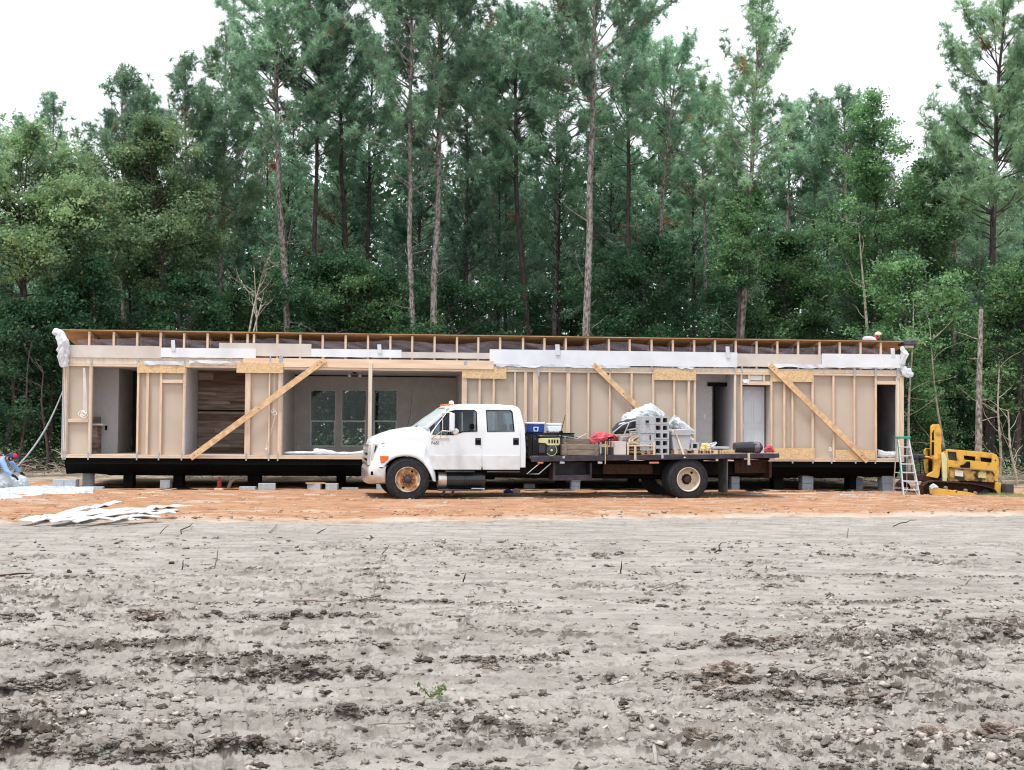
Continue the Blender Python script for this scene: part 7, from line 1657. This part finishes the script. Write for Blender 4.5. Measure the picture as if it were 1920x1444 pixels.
# crumbs nobody could count
rng = np.random.default_rng(77); K = 6000
yy = 1 / rng.uniform(1 / 19, 1 / 4.6, K * 3); xx = rng.uniform(-.5, .5, K * 3) * yy * 1.15
pt = np.clip(fbm(xx * .8 + 5, yy * 1.1, 4, 40) * 4.2 - 1.9, 0, 1); keep = rng.random(K * 3) < .10 + .9 * pt; xx, yy = xx[keep][:K], yy[keep][:K]; K = len(xx)
hh, _ = field_height(xx, yy)
sz = .004 + .028 * rng.random(K) ** 5 + .0006 * yy
base = np.array([(1, 0, 0), (-1, 0, 0), (0, 1, 0), (0, -1, 0), (0, 0, 1), (0, 0, -1)], float); ff = np.array([(0, 2, 4), (2, 1, 4), (1, 3, 4), (3, 0, 4), (2, 0, 5), (1, 2, 5), (3, 1, 5), (0, 3, 5)])
V = base[None] * rng.uniform(.5, 1.6, (K, 6, 1)) + rng.normal(size=(K, 6, 3)) * .25; V *= sz[:, None, None] * np.array([1.4, 1.0, .7]); V += np.stack([xx, yy, hh + sz * .2], -1)[:, None, :]
Fq = (ff[None] + (np.arange(K) * 6)[:, None, None]).reshape(-1, 3)
tag(npmesh('soil_crumbs', V.reshape(-1, 3), Fq, M('crumb earth', (.42, .37, .33), (.09, .066, .05), 25, .95, lo=.42, hi=.56)), 'loose crumbs of dry and moist soil scattered over the field', 'soil crumbs', kind='stuff')
# twigs and roots
TWG = 'thin dry twigs lying and standing in the field'; rg = random.Random(12)
TW = [(340, 1002, 362, 984, 0), (300, 1004, 318, 984, 1), (505, 1000, 520, 985, 0), (595, 1002, 612, 998, 0), (716, 1046, 732, 1020, 1), (725, 1046, 716, 1060, 0), (868, 1096, 874, 1074, 1), (556, 1092, 566, 1112, 0), (402, 1070, 409, 1030, 1), (341, 1074, 343, 1050, 1), (550, 1132, 628, 1140, 0), (652, 1140, 712, 1134, 0),
      (1164, 1080, 1165, 1052, 1), (1222, 1066, 1240, 1086, 0), (1210, 1116, 1282, 1098, 0), (1340, 1038, 1362, 1022, 0), (1436, 1072, 1437, 1060, 1), (1588, 1010, 1592, 990, 1), (1675, 988, 1718, 980, 0), (1812, 1172, 1915, 1190, 0), (1490, 1282, 1560, 1256, 0), (1630, 1314, 1745, 1306, 0), (1885, 1252, 1920, 1258, 0), (1086, 1394, 1087, 1366, 1), (0, 1084, 66, 1082, 0), (690, 1364, 790, 1372, 0), (100, 1188, 130, 1206, 0), (1640, 1354, 1660, 1370, 0), (1130, 972, 1128, 962, 1), (800, 970, 812, 955, 1), (515, 975, 530, 962, 0), (1810, 1100, 1820, 1084, 1)]
for k, (u0, v0, u1, v1, up) in enumerate(TW):
    o = fth('twig', 'thin dry twig lying or sticking up on the grey field', 'twig', u0, v0, TWG); y = o.location.y; a_ = Vector((0, 0, .012))
    if up: q = at(u1, v1, y); b_ = Vector((q.x - o.location.x, rg.uniform(-.05, .05), q.z - o.location.z))
    else: q = on_ground(u1, v1, .02); b_ = Vector((q.x - o.location.x, q.y - y, .03 + rg.uniform(0, .05)))
    if b_.z < .015: b_.z = .03
    n = (b_ - a_).length; P = [a_.lerp(b_, t) + Vector((rg.uniform(-1, 1), rg.uniform(-1, 1), rg.uniform(0, .8))) * n * .035 * (0 < t < 1) for t in (0, .25, .5, .75, 1)]
    r = min(.010, y * .0006) * (1.5 if (k in (24, 10, 19, 21)) else 1); MB().tube(P, [r, r, r * .9, r * .7, r * .35], 6).build('stem', 'brownw' if k % 3 else 'rust', o, smooth=True)
o = fth('root', 'pale bent root lying at the bottom of the picture, right of centre', 'root', 1232, 1438); y = o.location.y
P = [Vector((on_ground(u, v, .02).x - o.location.x, on_ground(u, v, .02).y - y, z)) for u, v, z in ((1232, 1440, .01), (1228, 1425, .05), (1226, 1408, .05), (1219, 1400, .02))]; MB().tube(P, [.008, .011, .009, .005], 8).build('stem', M('pale grey root', (.32, .31, .28), (.22, .21, .19), 9, .8), o, smooth=True)
# the green weed
def weed(label, u, v, n, sp, seed):
    rng = np.random.default_rng(seed); o = fth('weed', label, 'weed', u, v); mb = MB(); P = []; S = []
    for k in range(n):
        a = rng.uniform(0, 6.28); b = grow(rng, (0, 0, 0), (math.cos(a), math.sin(a) * .8, .6), sp * rng.uniform(.5, 1), 6, -.02, .12); mb.tube(b, np.linspace(.005, .002, 7), 5, False)
        for q in b[2:]:
            for _ in range(3): P.append(q + rng.normal(size=3) * .018)
    mb.build('stems', M('weed stem', (.20, .13, .07), None, 8, .7), o); P = np.array(P); P[:, 2] = np.abs(P[:, 2]) + .005
    V, Fq, od = leaves(P, rng.uniform(.010, .022, len(P)), rng, (rng.random(len(P)) < .22).astype(float)); npmesh('foliage', V, Fq, 'weedleaf', o, attrs={'odd': od})
MAT['weedleaf'] = leaf_mat('weed leaves', (.20, .36, .14), (.12, .24, .09), (.42, .36, .16), 6)
weed('small green weed with reddish stems growing in the lower left half of the field', 808, 1308, 5, .17, 3); 
# grass patch by the bulldozer
rng = np.random.default_rng(31); K = 2200; P = np.stack([rng.normal(at(1893, 900, 31).x, .32, K), rng.normal(31.2, .4, K), np.full(K, .05)], -1); ln = rng.uniform(.04, .14, K)
dr = unit(rng.normal(size=(K, 3)) * .35 + np.array([0, 0, 1])); sd_ = unit(np.cross(dr, rng.normal(size=(K, 3)))) * .006
V = np.stack([P - sd_, P + sd_, P + dr * ln[:, None]], 1).reshape(-1, 3)
tag(npmesh('grass', V, np.arange(3 * K).reshape(-1, 3), 'weedleaf', attrs={'odd': np.repeat((rng.random(K) < .4).astype(float), 3)}), 'patch of green grass beside the bulldozer blade', 'grass', kind='stuff')
